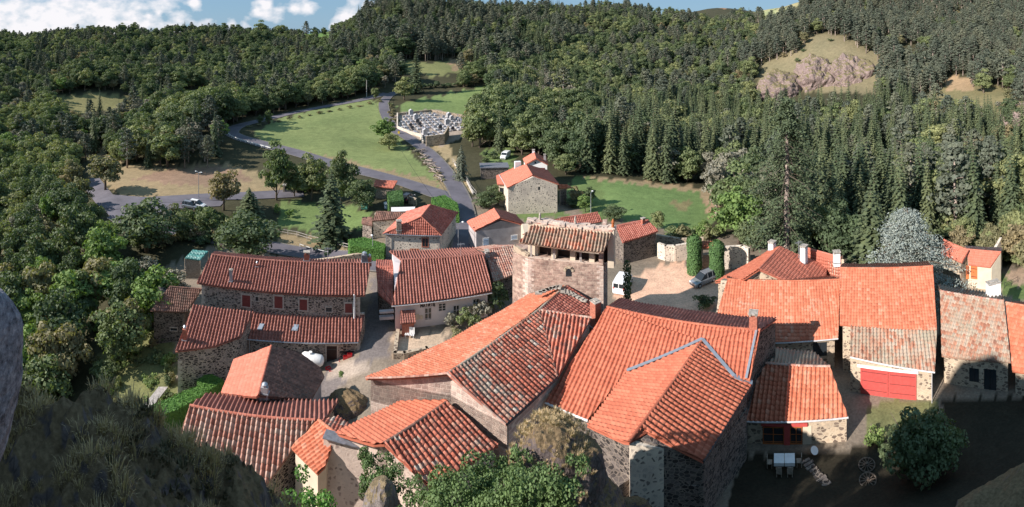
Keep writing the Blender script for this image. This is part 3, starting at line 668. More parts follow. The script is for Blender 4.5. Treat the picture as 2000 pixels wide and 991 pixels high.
def gable(name, label, cat, rA, rB, eA, eB, zg, rmat, wmat, back=None, per=.33, step=.42, amp=.06, inset=.5, group=None, ridge=True, rmat2=None):
    """rA,rB ridge ends; eA,eB front eave corners as 3D points; the back slope mirrors the front one unless given"""
    rA, rB, eA, eB = [Vector(p) for p in (rA, rB, eA, eB)]
    pl = Plane(rA, rB, eA); eB = Vector((eB.x, eB.y, pl.z(eB.x, eB.y)))
    rd = (rB - rA); rd.z = 0; rd.normalize(); pn = Vector((-rd.y, rd.x, 0))
    def mir(e, r): k = (Vector((e.x - r.x, e.y - r.y, 0))).dot(pn); q_ = e - pn * 2 * k; return q_
    bA, bB = (mir(eA, rA), mir(eB, rB)) if back is None else [Vector(p) for p in back]
    pb = Plane(rA, rB, bA); bB = Vector((bB.x, bB.y, pb.z(bB.x, bB.y)))
    c = (eA + eB + bA + bB) / 4; h = House(name, label, cat, (c.x, c.y, zg), group)
    h.roof([[rA, rB, eB, eA], [rB, rA, bA, bB]], rmat, per, step, amp, ridges=[(rA, rB)] if ridge else (), rmat=rmat2)
    fp = footprint([eA, eB, bB, bA], inset * 1.414)
    e0, e1, b1, b0 = [Vector((p[0], p[1], 0)) for p in fp]
    def hit(a, b):
        A, B = Vector((a.x, a.y)), Vector((b.x, b.y)); r0 = Vector((rA.x, rA.y)); den = (B - A).x * rd.y - (B - A).y * rd.x
        t_ = ((r0 - A).x * rd.y - (r0 - A).y * rd.x) / den; return A + (B - A) * t_
    g1 = hit(e1, b1); g0 = hit(e0, b0)
    h.walls([e0, e1, g1, b1, b0, g0][:0] + [(e0.x, e0.y), (e1.x, e1.y), (g1.x, g1.y), (b1.x, b1.y), (b0.x, b0.y), (g0.x, g0.y)], [pl, pb], zg - 1.5, wmat)
    h.pl = pl; h.pb = pb; h.e = (e1 - e0).normalized(); h.corners = dict(e0=e0, e1=e1, b0=b0, b1=b1, g0=g0, g1=g1); h.eaves = (eA, eB, bA, bB)
    return h
# ================================================================== the village
def V2(p): return Vector((p[0], p[1], 0))
# ---- long farmhouse with shuttered upper wall, lean-to and wing
h = gable('long_house', 'long stone house with a red tiled roof and four rust-red shutters', 'house',
          P(413, 497, 6.5), P(724.5, 513, 6.5), P(384, 553, 4.7), P(713, 578.5, 4.6), -4.2, 'tiles_striped', 'basalt_rubble', per=.40, amp=.13)
LH = h; c = h.corners
h.face(c['e0'], c['e1'])
for x0, y0, x1, y1 in ((473, 577, 489, 599), (536, 579, 552, 602), (585, 585, 600, 606), (674, 593, 688, 611)): h.opening(x0, y0, x1, y1)
h.opening(499, 580, 505, 588, 'dark', sw=.1); h.opening(636.5, 601, 648, 609, 'dark', sw=.1)
h.quoins(c['e0'].x, c['e0'].y, .5, 4.4, (c['e1'] - c['e0'], c['b0'] - c['e0']))
h.quoins(c['e1'].x, c['e1'].y, .5, 4.4, (c['e0'] - c['e1'], c['b1'] - c['e1']))
# band course in pale mortar above the lean-to
tA, tB = P(507, 602, 2.0), P(712.6, 613, 2.0)
# lean-to on the right
lt = House('lean_to_house', 'low lean-to house front with two skylights below the shuttered wall of the long house', 'house', (P(600, 660, .6).x, P(600, 660, .6).y, -2.4))
pT0, pT1 = P(480, 600, 2.0), P(712.6, 613.5, 2.0); pe = P(700, 669, .55); pl = Plane(pT0, pT1, pe); pe0 = pl.at(470, 661)
lt.roof([[pT0, pT1, pe, pe0]], 'tiles_striped', .40, .42, .13); lt.pl = pl
w0, w1 = toward(pe0, pT0, .4), toward(pe, pT1, .4)
lt.walls([w0, w1, (pT1.x, pT1.y), (pT0.x, pT0.y)], [pl], -4, 'basalt_rubble')
lt.face(w0, w1); lt.opening(638, 676, 658, 709, 'door', 'dark_door'); lt.opening(664, 686, 691, 690.5, 'plank', 'dark_metal', None, name='wall_bracket')
lt.quoins(w1[0], w1[1], -2.4, .3, (V2(w0) - V2(w1), V2(pT1) - V2(w1)))
lt.gutter(pe0, pe, down=((pl.at(487, 662.5)), -3), mat='grey_zinc')
def skylight(h, pl, quad):
    q_ = [pl.at(*p) for p in quad]; n = pl.n; mb = MB(); V = [tuple(p + n * .02) for p in q_] + [tuple(p + n * .16) for p in q_]
    mb.add(V, [[0, 1, 5, 4], [1, 2, 6, 5], [2, 3, 7, 6], [3, 0, 4, 7], [4, 5, 6, 7]]); o = h.part('skylight', mb, 'grey_zinc')
    c_ = sum(q_, Vector()) / 4; V = [tuple(p.lerp(c_, .16) + n * .165) for p in q_]; V += [tuple(Vector(v) + n * .01) for v in V]
    mb = MB(); mb.add(V, [[4, 5, 6, 7], [0, 1, 5, 4], [1, 2, 6, 5], [2, 3, 7, 6], [3, 0, 4, 7]]); h.part('pane', mb, 'sky_glass', parent=o)
t = NT('sky_glass', .12, .8); t.col((.32, .36, .42)); MATS['sky_glass'] = t.m
skylight(lt, pl, [(508, 633.5), (517, 634.5), (511, 646.5), (502, 645.5)]); skylight(lt, pl, [(574, 635), (584, 636), (581, 648), (569, 647.5)])
mb = MB(); b_ = pl.at(692, 622); mb.tube([b_ - Vector((0, 0, .3)), b_ + Vector((0, 0, 3.0))], .13, 10); lt.part('flue_pipe', mb, 'white_paint')
mb = MB(); mb.beam(pT0 + Vector((0, -.12, .12)), pT1 + Vector((0, -.12, .12)), .3, .16); lt.part('string_course', mb, 'quoin_stone')
# wing on the left
wg = House('side_wing', 'low stone wing with a tiled roof at the left end of the long house', 'house', (P(400, 670, 0).x, P(400, 670, 0).y, -4.5))
a, b, c_ = P(377, 595, 3.1), P(495, 609, 3.1), P(342, 687, 1.1); pl = Plane(a, b, c_); d_ = pl.at(471, 657.5); m_ = pl.at(420, 676.5)
wg.roof([[a, b, d_, m_, c_]], 'tiles_striped', .36, .42, .08, down=None) if False else wg.roof([[a, b, d_, m_, c_]], 'tiles_striped', .40, .42, .13)
fp = footprint([a, b, d_, m_, c_], .4); wg.walls(fp, [pl], -6, 'basalt_rubble'); wg.pl = pl
wg.quoins(fp[4][0], fp[4][1], -4.5, 0, (V2(fp[3]) - V2(fp[4]), V2(fp[0]) - V2(fp[4])))
q_ = pl.at(361, 664); wg.chimney(q_, .5, .5, 1.3, .4, 'brick_red', 'cowl')
ANG = math.atan2(7.4, 20)
LH.chimney(LH.pl.at(451, 550), .38, .38, 1.5, ANG, 'grey_render', 'none_') ; LH.chimney(LH.pl.at(502, 521), .35, .35, .35, ANG, 'brick_red', 'cowl')
r0 = LH.pl.at(599, 508.5); LH.chimney(r0, .75, .6, .9, ANG); r0 = LH.pl.at(712, 511.5); LH.chimney(r0, .8, .6, 1.0, ANG, 'slate_grey', 'cowl'); LH.chimney(LH.pl.at(722, 512), .5, .5, .7, ANG, 'brick_red', 'cowl')
# ---- far-left dark shed
a, b, c1 = P(331, 560, 1.2), P(394, 564.6, 1.2), P(293, 607.5, -.6)
h = gable('stone_shed', 'dark roofed stone shed behind the wing of the long house', 'shed', a, b, c1, P(366, 612, -.6), -4.5, 'tiles_brown', 'dark_rubble', per=.3, amp=.06)
h.face(h.corners['e0'], h.corners['e1']); h.opening(333, 641, 346, 646, 'dark', sw=.08)
# ---- narrow roof slice in the alley
a, b = P(734, 521, 4.2), P(768, 521.5, 4.2)
gable('alley_shed', 'narrow low roof squeezed in the alley between the long house and the town hall', 'shed', a, b, P(739, 574, 2.9), P(768, 590, 2.9), 0, 'tiles_red', 'dark_rubble', back=(P(735, 508, 3.4), P(766, 508, 3.4)), inset=.2)
# ---- town hall
a, b = P(783, 507, 5.5), P(946.5, 497, 5.5); eA, eB = P(765, 598, 3.3), P(961, 572, 3.4)
h = gable('town_hall', 'pale rendered town hall with a striped red roof and dark lettering over its door', 'town hall', a, b, eA, eB, 0, 'tiles_striped', 'mairie_render', per=.40, amp=.13)
MH = h; c = h.corners; h.face(c['e0'], c['e1'])
h.opening(829, 601, 843, 633, 'french', 'mairie_render', None, name='door'); h.opening(856, 592, 871, 608, 'glass', 'mairie_render', None)
h.opening(885, 596, 897, 626, 'french', 'mairie_render', None, name='door'); h.opening(923, 583, 936, 609, 'glass', 'white_paint', None)
def letters(h, text, x0, y0, x1, y1, mat):
    """block letters built from little bars, fixed flat on the wall"""
    G_ = {'M': [(0, 0, 0, 1), (0, 1, .5, .4), (.5, .4, 1, 1), (1, 1, 1, 0)], 'A': [(0, 0, .5, 1), (.5, 1, 1, 0), (.2, .4, .8, .4)], 'I': [(.5, 0, .5, 1)],
          'R': [(0, 0, 0, 1), (0, 1, .9, .9), (.9, .9, .9, .6), (.9, .6, 0, .5), (.35, .5, 1, 0)], 'E': [(0, 0, 0, 1), (0, 1, .9, 1), (0, .5, .75, .5), (0, 0, .9, 0)]}
    a, b, z0, z1 = h.rect(x0, y0, x1, y1); e = (b - a); n = len(text); cw = e.length / n; e = e.normalized(); mb = MB()
    for i, ch in enumerate(text):
        for (u0, v0, u1, v1) in G_[ch]:
            p = a + e * (cw * (i + .12 + u0 * .72)); q_ = a + e * (cw * (i + .12 + u1 * .72)); p = Vector((p.x, p.y, z0 + (z1 - z0) * v0)); q_ = Vector((q_.x, q_.y, z0 + (z1 - z0) * v1))
            mb.beam(p + h.nn * .04, q_ + h.nn * .04, .05, .085)
    h.part('lettering', mb, mat)
letters(h, 'MAIRIE', 821, 593.5, 851, 599.0, 'letter_black')
for (x0, y0, x1, y1) in ((811, 614, 818, 624), (819, 616, 826, 623)):
    a_, b_, z0, z1 = h.rect(x0, y0, x1, y1); mb = MB(); h.panel(mb, a_, b_, z0, z1, 0, .06); h.part('notice_board', mb, 'cream_render')
h.gutter(eA, eB); mb = MB()
# porch hood roof beside the door
pc = House('well_house', 'small square tiled shelter standing in front of the pale town hall', 'shelter', (P(795, 640, 0).x, P(795, 640, 0).y, 0))
a, b, c1, d1 = P(782, 607.5, 2.4), P(811, 605.5, 2.4), P(812, 630, 1.75), P(782, 632.5, 1.75); pc.roof([[a, b, c1, d1]], 'tiles_striped', .3, .35, .06)
fp = footprint([a, b, c1, d1], .25); pc.walls(fp, [Plane(a, b, d1)], -.5, 'brick_red')
# right annex of the town hall
a, b, eA, eB = P(947.7, 488, 5.2), P(1010, 479, 5.2), P(963.6, 550, 3.2), P(1006, 539, 3.2)
h = gable('stone_annex', 'small dark-striped roof over a stone wall, wedged between the town hall and the bell tower', 'house', a, b, eA, eB, 0, 'tiles_pale', 'dark_rubble', per=.34, amp=.08, inset=.3)
h.chimney(h.pl.at(951, 500), .5, .9, .5, .3, 'grey_render')
# ---- archway across the alley
mb = MB(); a, b = P(741, 621, 1.6), P(769, 619, 1.6); mb.beam(a, b, .5, .35); mb.beam(a + Vector((0, 0, .75)), b + Vector((0, 0, .75)), .5, .22)
o = single('alley_arch', mb, 'grey_render', 'pale beams spanning the dark alley beside the town hall', 'archway')
# ---- courtyard wall in front of the town hall
def wall_run(name, pts, w, mat, label, cat='wall', h0=1.0, drop=1.5, cap=None):
    """free-standing wall: pts = (Vector ground, height)"""
    mb = MB()
    for a, b in zip(pts[:-1], pts[1:]):
        d = (b - a); d.z = 0; n = Vector((-d.y, d.x, 0)).normalized() * w / 2; e = d.normalized() * (w * .3)
        q_ = [a - n - e, b - n + e, b + n + e, a + n - e]; mb.prism([(q_[0].x, q_[0].y, a.z + h0), (q_[1].x, q_[1].y, b.z + h0), (q_[2].x, q_[2].y, b.z + h0), (q_[3].x, q_[3].y, a.z + h0)], min(a.z, b.z) - drop)
    return single(name, mb, mat, label, cat)
wall_run('courtyard_wall', [P(777, 655, 0), P(771, 700, 0), P(790, 700, 0), P(833, 690, 0), P(872, 682, 0)], .45, 'tan_rubble', 'low stone wall round the town hall forecourt with its gravel and bench', h0=.7)
# ================================================================== church
h = House('church', 'stone church with a long ridge and lichened red tiles beside the big orange roof', 'church', (0, 46, 0))
rl, ru = P(874.5, 729.5, 9.0), P(1105, 558, 9.0); e_l0 = P(714, 738, 7.15); plL = Plane(rl, ru, e_l0); e_l1 = plL.at(1034, 574.5)
plR = Plane(rl, ru, P(989, 829, 7.4)); rm = plR.at(1052.5, 605.2); eR0 = plR.at(989, 829); eR1 = plR.at(1088.8, 736.5)
# transept: ridge from rm to the right end
tE = P(1155, 620.5, rm.z - .1); plT = Plane(rm, tE, eR1); plT2 = Plane(rm, tE, P(1157, 590, 7.6)); ru2 = plR.at(1157, 590)
h.roof([[rl, ru, e_l1, plL.at(1001, 602), plL.at(909, 651), e_l0][:2] + [e_l1, e_l0]], 'tiles_pink' if False else 'tiles_orange_old', .30, .40, .05, name='roof', label='sunlit pinkish orange nave slope')
h.roof([[rl, rm, eR1, eR0]], 'tiles_mixed', .42, .42, .14, name='roof', ridges=[(rl, rm), (rm, ru)], rmat='tiles_lichen', label='lichened dark red nave slope with raised tile rows')
h.roof([[rm, tE, eR1]], 'tiles_mixed', .40, .42, .12, name='roof', ridges=[(rm, tE)], rmat='tiles_pale')
up = plR.at(1156, 588); h.roof([[rm, ru, up, plR.at(1157, 616)]], 'tiles_red', .34, .40, .07, name='roof')
mb = MB(); ridge_caps(mb, rm + Vector((0, 0, .02)), eR1 + Vector((0, 0, .02)), .12); h.part('valley_tiles', mb, 'tiles_brown', attr='tcol')
fL0 = toward(e_l0, ru, .5); fR0 = toward(eR0, rm, .5); fR1 = toward(eR1, rm, .6); fl1 = toward(e_l1, rm, .5); te = toward(tE, rm, .5)
cg = toward(rl, ru, .4)
pts = [(*fL0, plL.z(*fL0) - .15), (*cg, 8.75), (*fR0, plR.z(*fR0) - .15), (*fR1, plR.z(*fR1) - .2), (*te, 7.0), (up.x - .3, up.y, 7.0), (ru.x, ru.y - .5, 8.7), (*fl1, plL.z(*fl1) - .15)]
mb = MB(); mb.prism([(p[0], p[1], min(p[2], 6.9)) for p in pts], -2)
mb.prism([pts[0], pts[1], pts[2], (pts[2][0] - .0, pts[2][1] + .35, pts[2][2]), (pts[1][0] + .2, pts[1][1] + .4, 8.7), (pts[0][0] + .3, pts[0][1] + .4, pts[0][2])], 5)
h.part('wall', mb, 'dressed_stone'); CH = h
h.face(fL0, cg)
# verge tiles along the gable edge
mb = MB(); ridge_caps(mb, eR0 + Vector((-.05, -.05, .0)), rl + Vector((0, -.05, .03)), .13); ridge_caps(mb, e_l0 + Vector((0, -.05, 0)), rl + Vector((0, -.05, .03)), .11); h.part('verge_tiles', mb, 'tiles_pale', attr='tcol')
pc_ = P(1163, 612, 8.6); h.chimney((pc_.x, pc_.y, 7.2), .75, .9, 2.6, .5, 'brick_red', 'none_')
h.gutter(eR0, eR1, .09, 'dark_metal', down=(eR0 + Vector((.1, 0, 0)), 3), name='gutter')
# ================================================================== sacristy in front of the church
h = House('sacristy', 'low annex with orange and dark red roof slopes in front of the church', 'annex', (-7, 38, 0))
a, b = P(874.5, 784, 6.85), P(750, 867, 6.85); plR2 = Plane(a, b, P(973.5, 870, 5.75)); plL2 = Plane(a, b, P(654, 845, 5.5))
e1 = plR2.at(973.5, 870); e2 = plR2.at(842, 952); l1 = plL2.at(786, 780); l2 = plL2.at(654, 845); l3 = plL2.at(729, 868)
h.roof([[a, b, l3, l2, l1]], 'tiles_new', .36, .42, .07, label='bright orange slope'); h.roof([[a, e1, e2, b]], 'tiles_mixed', .42, .42, .14, ridges=[(a, b)], rmat='tiles_brown', label='dark red slope with lichened tiles')
f = footprint([a, e1, e2, b, l3, l2, l1], .35); ps = [(*p, min(plR2.z(*p), plL2.z(*p)) - .15) for p in f]; mb = MB(); mb.prism(ps, -1); h.part('wall', mb, 'pink_render')
mb = MB(); w0, w1 = P(633, 850, 5.45), P(729, 871, 5.6); d = (w1 - w0).normalized(); n = Vector((-d.y, d.x, 0)) * .5
b0, b1 = w0 + Vector((.1, -.9, 0)), w1 + Vector((.1, -.9, 0))
for (p, q_, zt, zb) in ((w0, w1, 5.35, 0),): 
    V = [(p.x + .3, p.y - .2 - 1.1, -1), (q_.x + .0, q_.y - .2 - 1.1, -1), (q_.x, q_.y + .5, -1), (p.x, p.y + .5, -1), (p.x, p.y - .1, zt), (q_.x, q_.y - .1, zt), (q_.x, q_.y + .6, zt), (p.x, p.y + .6, zt)]
    mb.add(V, [[3, 2, 1, 0], [4, 5, 6, 7], [0, 1, 5, 4], [1, 2, 6, 5], [2, 3, 7, 6], [3, 0, 4, 7]])
bw = h.part('buttress_wall', mb, 'pink_render', label='battered pinkish stone end wall')
mb = MB(); n = 7
for k in range(n): p = w0.lerp(w1, (k + .5) / n); mb.box((p.x, p.y + .15, 5.36 + random.uniform(0, .05)), (w1 - w0).length / n + .06, .95, .07, math.atan2(d.y, d.x) + random.uniform(-.06, .06))
h.part('slate_coping', mb, 'slate_grey', parent=bw)
# ================================================================== bell tower
h = House('bell_tower', 'square stone bell tower with an open timber-posted belfry under lichened tiles', 'tower', (6, 57, 0)); TW = h
tl, tr = P(1031, 503, 11.6), P(1178, 517, 11.6); tll = P(1001, 492, 11.6); dR = (tr - tl).normalized()
nb = Vector((-dR.y, dR.x, 0)); 
if nb.y < 0: nb = -nb
back_r = tr + nb * 3.9; back_l = tll + nb * 2.6
LED = 11.55
mb = MB(); mb.prism([(tll.x, tll.y, LED), (tl.x, tl.y, LED), (tr.x, tr.y, LED), (back_r.x, back_r.y, LED), (back_l.x, back_l.y, LED)], -1.5); h.part('wall', mb, 'red_rubble')
# rear bell wall rising to the parapet
ba, bb = P(1050, 441, 15.1), P(1199, 456, 15.1); db = (bb - ba).normalized(); nbb = Vector((-db.y, db.x, 0)); nbb = nbb if nbb.y > 0 else -nbb
def wallquad(mb, a, b, th, z0, z1, z1b=None):
    d = (b - a); d.z = 0; d.normalize(); n = Vector((-d.y, d.x, 0)); n = n if n.y > 0 else -n
    z1b = z1 if z1b is None else z1b
    mb.prism([(a.x, a.y, z1), (b.x, b.y, z1b), (b.x + n.x * th, b.y + n.y * th, z1b), (a.x + n.x * th, a.y + n.y * th, z1)], z0)
ba2 = ba - db * 1.2
mb = MB(); L = (bb - ba2).length; n = 6; xs = [0, .10, .19, .28, .37, .46, .55, .64, .73, .82, .91, 1.0]
for i, (u0, u1) in enumerate(((0, .12), (.28, .34), (.50, .56), (.72, .78), (.93, 1.0))):
    wallquad(mb, ba2.lerp(bb, u0), ba2.lerp(bb, u1), 1.1, LED - .4, 14.2)
wallquad(mb, ba2, bb, 1.1, 14.2, 15.3)
o = h.part('bell_wall', mb, 'cream_render')
mb = MB(); wallquad(mb, ba2 + db * .3 + nbb * .75, bb - db * .2 + nbb * .75, .1, LED - .2, 14.3); h.part('shade_backing', mb, 'dark_door', parent=o)  # dark sheet added behind the openings in place of belfry shade
mb = MB(); wallquad(mb, ba2 + nbb * .1, bb + nbb * .1, .9, 15.3, 15.5)
rg = random.Random(5)
for k in range(46):
    u_ = rg.random(); p = ba2.lerp(bb, u_) + nbb * rg.uniform(.1, .95); mb.box((p.x, p.y, 15.3), rg.uniform(.5, 1.0), rg.uniform(.3, .7), rg.uniform(.16, .34), math.atan2(db.y, db.x) + rg.uniform(-.3, .3))
h.part('parapet_stones', mb, 'pink_render', parent=o)
for u_ in (.13, .55): p = ba2.lerp(bb, u_) + nbb * .5; mb = MB(); mb.tube([(p.x, p.y, 15.7), (p.x, p.y, 16.3), (p.x, p.y, 16.5)], [.16, .12, .05], 8); h.part('finial', mb, 'mortar_cap', parent=o)
p = ba2.lerp(bb, .985) + nbb * .3; mb = MB(); mb.tube([(p.x, p.y, 15.7), (p.x, p.y, 16.1), (p.x, p.y, 16.25), (p.x, p.y, 16.6)], [.2, .14, .2, .06], 8); h.part('finial', mb, 'orange_wood', parent=o)
# bells in the openings
for u_ in (.41, .61):
    p = ba2.lerp(bb, u_) + nbb * .5; mb = MB(); mb.tube([(p.x, p.y, 12.5), (p.x, p.y, 12.6), (p.x, p.y, 12.9), (p.x, p.y, 13.2), (p.x, p.y, 13.3)], [.46, .42, .3, .22, .06], 14); b_ = h.part('bell', mb, 'dark_metal')
    mb = MB(); mb.beam(p + Vector((0, 0, 13.35 - p.z)) - db * .8, p + Vector((0, 0, 13.35 - p.z)) + db * .8, .18); h.part('yoke', mb, 'old_wood', parent=b_)
# belfry roof on posts
ra, rb = P(1046.5, 437.5, 15.2), P(1196, 453, 15.2); ea = P(1013, 474, 13.65); plB = Plane(ra, rb, ea); eb = plB.at(1178, 493.5); ra = ra + (ra - rb).normalized() * .3
h.roof([[ra, rb, eb, ea]], 'tiles_tower', .38, .42, .15, name='belfry_roof'); rf = h.r
mb = MB(); ridge_caps(mb, ra + Vector((0, 0, .05)), rb + Vector((0, 0, .05)), .2); h.part('ridge_tiles', mb, 'tiles_pale', parent=rf, attr='tcol')
mb = MB(); mb.beam(ea + Vector((.5, .35, -.20)), eb + Vector((-.4, .35, -.20)), .14); pe_ = h.part('eaves_beam', mb, 'old_wood', parent=rf)
for px_, pyb in ((1036, 505), (1082, 510), (1134, 513), (1173, 516.5)):
    t_ = (px_ - 1031) / (1178 - 1031); q_ = tl.lerp(tr, t_) + nb * .35; top = plB.z(q_.x, q_.y) - .38; mb = MB(); mb.beam((q_.x, q_.y, LED), (q_.x, q_.y, top), .22)
    for s_ in (-1, 1):
        if (s_ < 0 and t_ < .1) or (s_ > 0 and t_ > .9): continue
        mb.beam((q_.x, q_.y, top - 1.0), tuple(Vector((q_.x, q_.y, top - .05)) + dR * s_ * .85), .15)
    h.part('post', mb, 'grey_wood')
mb = MB(); wallquad(mb, tl + nb * .05, tr + nb * .05, .5, LED, LED + .06); h.part('ledge', mb, 'pink_render')
# belfry left low wall, right gable wall with arch
mb = MB(); wallquad(mb, tll + Vector((.1, .1, 0)), tl + Vector((-.0, .1, 0)), .4, LED - .2, LED + .8, LED + .3); h.part('side_wall', mb, 'tan_rubble')
mb = MB(); d = (back_r - tr).normalized(); a1 = tr - dR * .6; pr = [(tr.x, tr.y, 13.4), (back_r.x, back_r.y, 15.2), (back_r.x - dR.x * .5, back_r.y - dR.y * .5, 15.2), (tr.x - dR.x * .5, tr.y - dR.y * .5, 13.4)]
mb.prism(pr, LED - .3); h.part('side_wall', mb, 'red_rubble')
h.face(tl, tr); 
a, b, z0, z1 = h.rect(1105, 524, 1116.5, 540); mb = MB(); e = (b - a).normalized(); r_ = (b - a).length / 2; m = (a + b) / 2
V = [(p.x, p.y, p.z) for p in ()]; arch = [m - e * r_ + Vector((0, 0, z0 - m.z)), m + e * r_ + Vector((0, 0, z0 - m.z))] + [m + e * (r_ * math.cos(t_)) + Vector((0, 0, z1 - r_ - m.z + r_ * math.sin(t_))) for t_ in [math.pi * k / 8 for k in range(9)]]
n_ = len(arch); V = [tuple(p + h.nn * .03) for p in arch] + [tuple(p - h.nn * .1) for p in arch]; mb.add(V, [list(range(n_))] + [[i, i + n_, (i + 1) % n_ + n_, (i + 1) % n_] for i in range(n_)]); w = h.part('window', mb, 'glass_dark')
mb = MB()
for k in range(8):
    t0, t1 = math.pi * k / 8, math.pi * (k + 1) / 8
    p = m + e * (r_ + .12) * math.cos((t0 + t1) / 2) + Vector((0, 0, z1 - r_ - m.z + (r_ + .12) * math.sin((t0 + t1) / 2))); q_ = p + h.nn * .08; mb.beam(p - h.nn * .05, q_, .26)
h.part('arch_stones', mb, 'tan_rubble', parent=w)
h.quoins(tr.x, tr.y, 3, LED - .1, (-dR, d), 'dressed_stone', .45); h.quoins(tl.x, tl.y, 3, LED - .1, (dR, (tll - tl)), 'dressed_stone', .45)
# tall blind arch on the dark right side
h.face(tr + nb * .02, back_r)
if h.nn.dot(dR) < 0: h.nn = -h.nn
aa = h.A + h.e * 1.0; bb_ = h.A + h.e * 2.9; mb = MB()
for k in range(9):
    t0 = math.pi * k / 8; p = (aa + bb_) / 2 + h.e * (1.1 * math.cos(t0)); mb.beam((p.x, p.y, 9.8 + 1.1 * math.sin(t0)), (p.x + h.nn.x * .12, p.y + h.nn.y * .12, 9.8 + 1.1 * math.sin(t0)), .35)
for q_ in (aa, bb_): mb.beam((q_.x, q_.y, 4), (q_.x + h.nn.x * .0, q_.y + h.nn.y * .0, 9.7), .28)
h.part('blind_arch', mb, 'dressed_stone')
# small slated roof lumps at the foot of the tower
mb = MB(); 
for k in range(14): p = P(1052 + 88 * k / 13, 572 - 12 * math.sin(math.pi * k / 13) + (14 * k / 13 if k > 6 else 0), 9.35 if k < 7 else 9.2 - .1 * (k - 6)); mb.box((p.x, p.y, p.z - .1), .8, .5, .12, .2 * k)
h.part('flashing_stones', mb, 'mortar_cap')
# ================================================================== big orange house with cross wing
h = House('orange_roof_house', 'big stone house with bright orange roof and cross wing, beside the church', 'house', (14, 42, 0)); OH = h
ra, rb = P(1185, 599.5, 9.5), P(1485, 645, 9.5); pf = Plane(ra, rb, P(1065, 786, 6.0)); e0 = pf.at(1065, 786); e1 = pf.at(1148, 821); e2 = pf.at(1465, 743)
pbk = Plane(ra, rb, P(1211, 584, 8.5)); b0, b1 = pbk.at(1211, 583), pbk.at(1517, 621.5)
bot = pf.at(1390, 872)
full = [ra, rb, e2, pf.at(1225, 727)]
apex = pf.at(1371.5, 664.5); wr = P(1228, 864, apex.z); plw = P(1146, 830, 5.9)
WL = Plane(apex, wr, pf.at(1224, 727)); WR = Plane(apex, wr, pf.at(1436, 739)); print('WING', apex.z, WL.at(1146, 830), e1, WR.at(1374, 901), WR.at(1469.6, 750), e2)
wl0 = WL.at(1146, 830); v1 = WL.at(1224, 727); wr1 = WR.at(1374, 901); wr2 = WR.at(1469.6, 750); v2 = WR.at(1434, 738); wbl = WR.at(1255, 838)
tileopt = dict(per=.40, step=.45, amp=.10)
h.roof([[ra, rb, b1, b0]], 'tiles_red', .34, .42, .08, name='roof', label='darker rear slope', ridges=[(ra, rb)], rmat='tiles_new')
h.roof([[ra, rb, e2, pf.at(1434, 738), apex, pf.at(1225, 727), e1, e0][:0] + [ra, rb, apex], [rb, e2, pf.at(1436, 739), apex], [ra, apex, pf.at(1224, 727), e1, e0]], 'tiles_new', name='roof', **tileopt, label='large orange front slope')
h.roof([[apex, v1, wl0, WL.at(1218, 863), wr]], 'tiles_new', name='roof', **tileopt, label='pale orange left slope of the cross wing')
h.roof([[apex, wr, wbl, WR.at(1341, 871), wr1, wr2, v2][:0] + [apex, wr, wbl, wr1, wr2, v2]], 'tiles_new', per=.42, step=.45, amp=.13, name='roof', ridges=[(apex, wr)], label='right slope of the cross wing with deep tile rows')
mb = MB(); U = Vector((0, 0, .15))
def strip(mb, pts, w=.3, th=.05):
    for a, b in zip(pts[:-1], pts[1:]): mb.beam(a, b, w, th)
strip(mb, [v1 + U, apex + U, v2 + U], .32); strip(mb, [v2 + U, wr2 + U * .5], .5); strip(mb, [rb + U + (ra - rb).normalized() * .35, e2 + U + (ra - rb).normalized() * .35], .22); h.part('valley_flashing', mb, 'grey_zinc')
for a, b in ((wr1, wr2), (e0, e1)): h.gutter(a, b, .09, 'white_paint' if a == e0 else 'dark_metal')
f0, f1, f2 = toward(e0, ra, .5), toward(e1, ra, .6), toward(e2, ra, .7); g0, g1 = toward(b0, e0, .4), toward(b1, e2, .5)
pts = [(*f0, pf.z(*f0) - .2), (*f1, pf.z(*f1) - .2), (wl0.x + .4, wl0.y + .4, 5.6), (wr.x - .6, wr.y + .5, 5.7), (wr.x + .4, wr.y + .9, 5.7), (wr1.x - .15, wr1.y + .6, 5.6), (wr2.x - .5, wr2.y + .1, 5.7), (*f2, pf.z(*f2) - .2), (rb.x - .45, rb.y + .1, 9.3), (*g1, 8.1), (*g0, 8.1), (ra.x + .4, ra.y, 9.3)]
mb = MB(); mb.prism([(p[0], p[1], min(p[2], 5.55)) for p in pts], -1.5)
q0, q1 = pts[8], pts[7]; dd = (V2(ra) - V2(rb)).normalized() * .5
mb.prism([pts[7], pts[8], pts[9], (pts[9][0] + dd.x, pts[9][1] + dd.y, 8.0), (pts[8][0] + dd.x, pts[8][1] + dd.y, 9.2), (pts[7][0] + dd.x, pts[7][1] + dd.y, pts[7][2] - .1)], 4)
wp = [(*toward(wl0, apex, .5), 0), (*toward(wr, apex, .8), 0), (*toward(wr1, apex, .6), 0), (*toward(wr2, apex, .6), 0), (*toward(v2, apex, .5), 0), (*toward(apex, wr, .8), 0), (*toward(v1, apex, .6), 0)]
mb.prism([(q_[0], q_[1], min(WL.z(q_[0], q_[1]), WR.z(q_[0], q_[1])) - .22) for q_ in wp], -1.5)
h.part('wall', mb, 'dark_rubble')
mb = MB(); a, b = wr + Vector((.15, .25, -.35)), WR.at(1338, 872) + Vector((0, .1, -.4)); wallquad(mb, a, b, 1.4, 1, a.z, b.z); c = (a + b) / 2
h.part('wing_front_wall', mb, 'pale_rubble', label='pale patched stone gable below the cross wing')
for k in range(1): cq = P(1471.5, 640, 9.6); h.chimney((cq.x, cq.y, 9.1), .75, .75, 1.7, -.6, 'brick_red', label='brick chimney with a mossy cap')
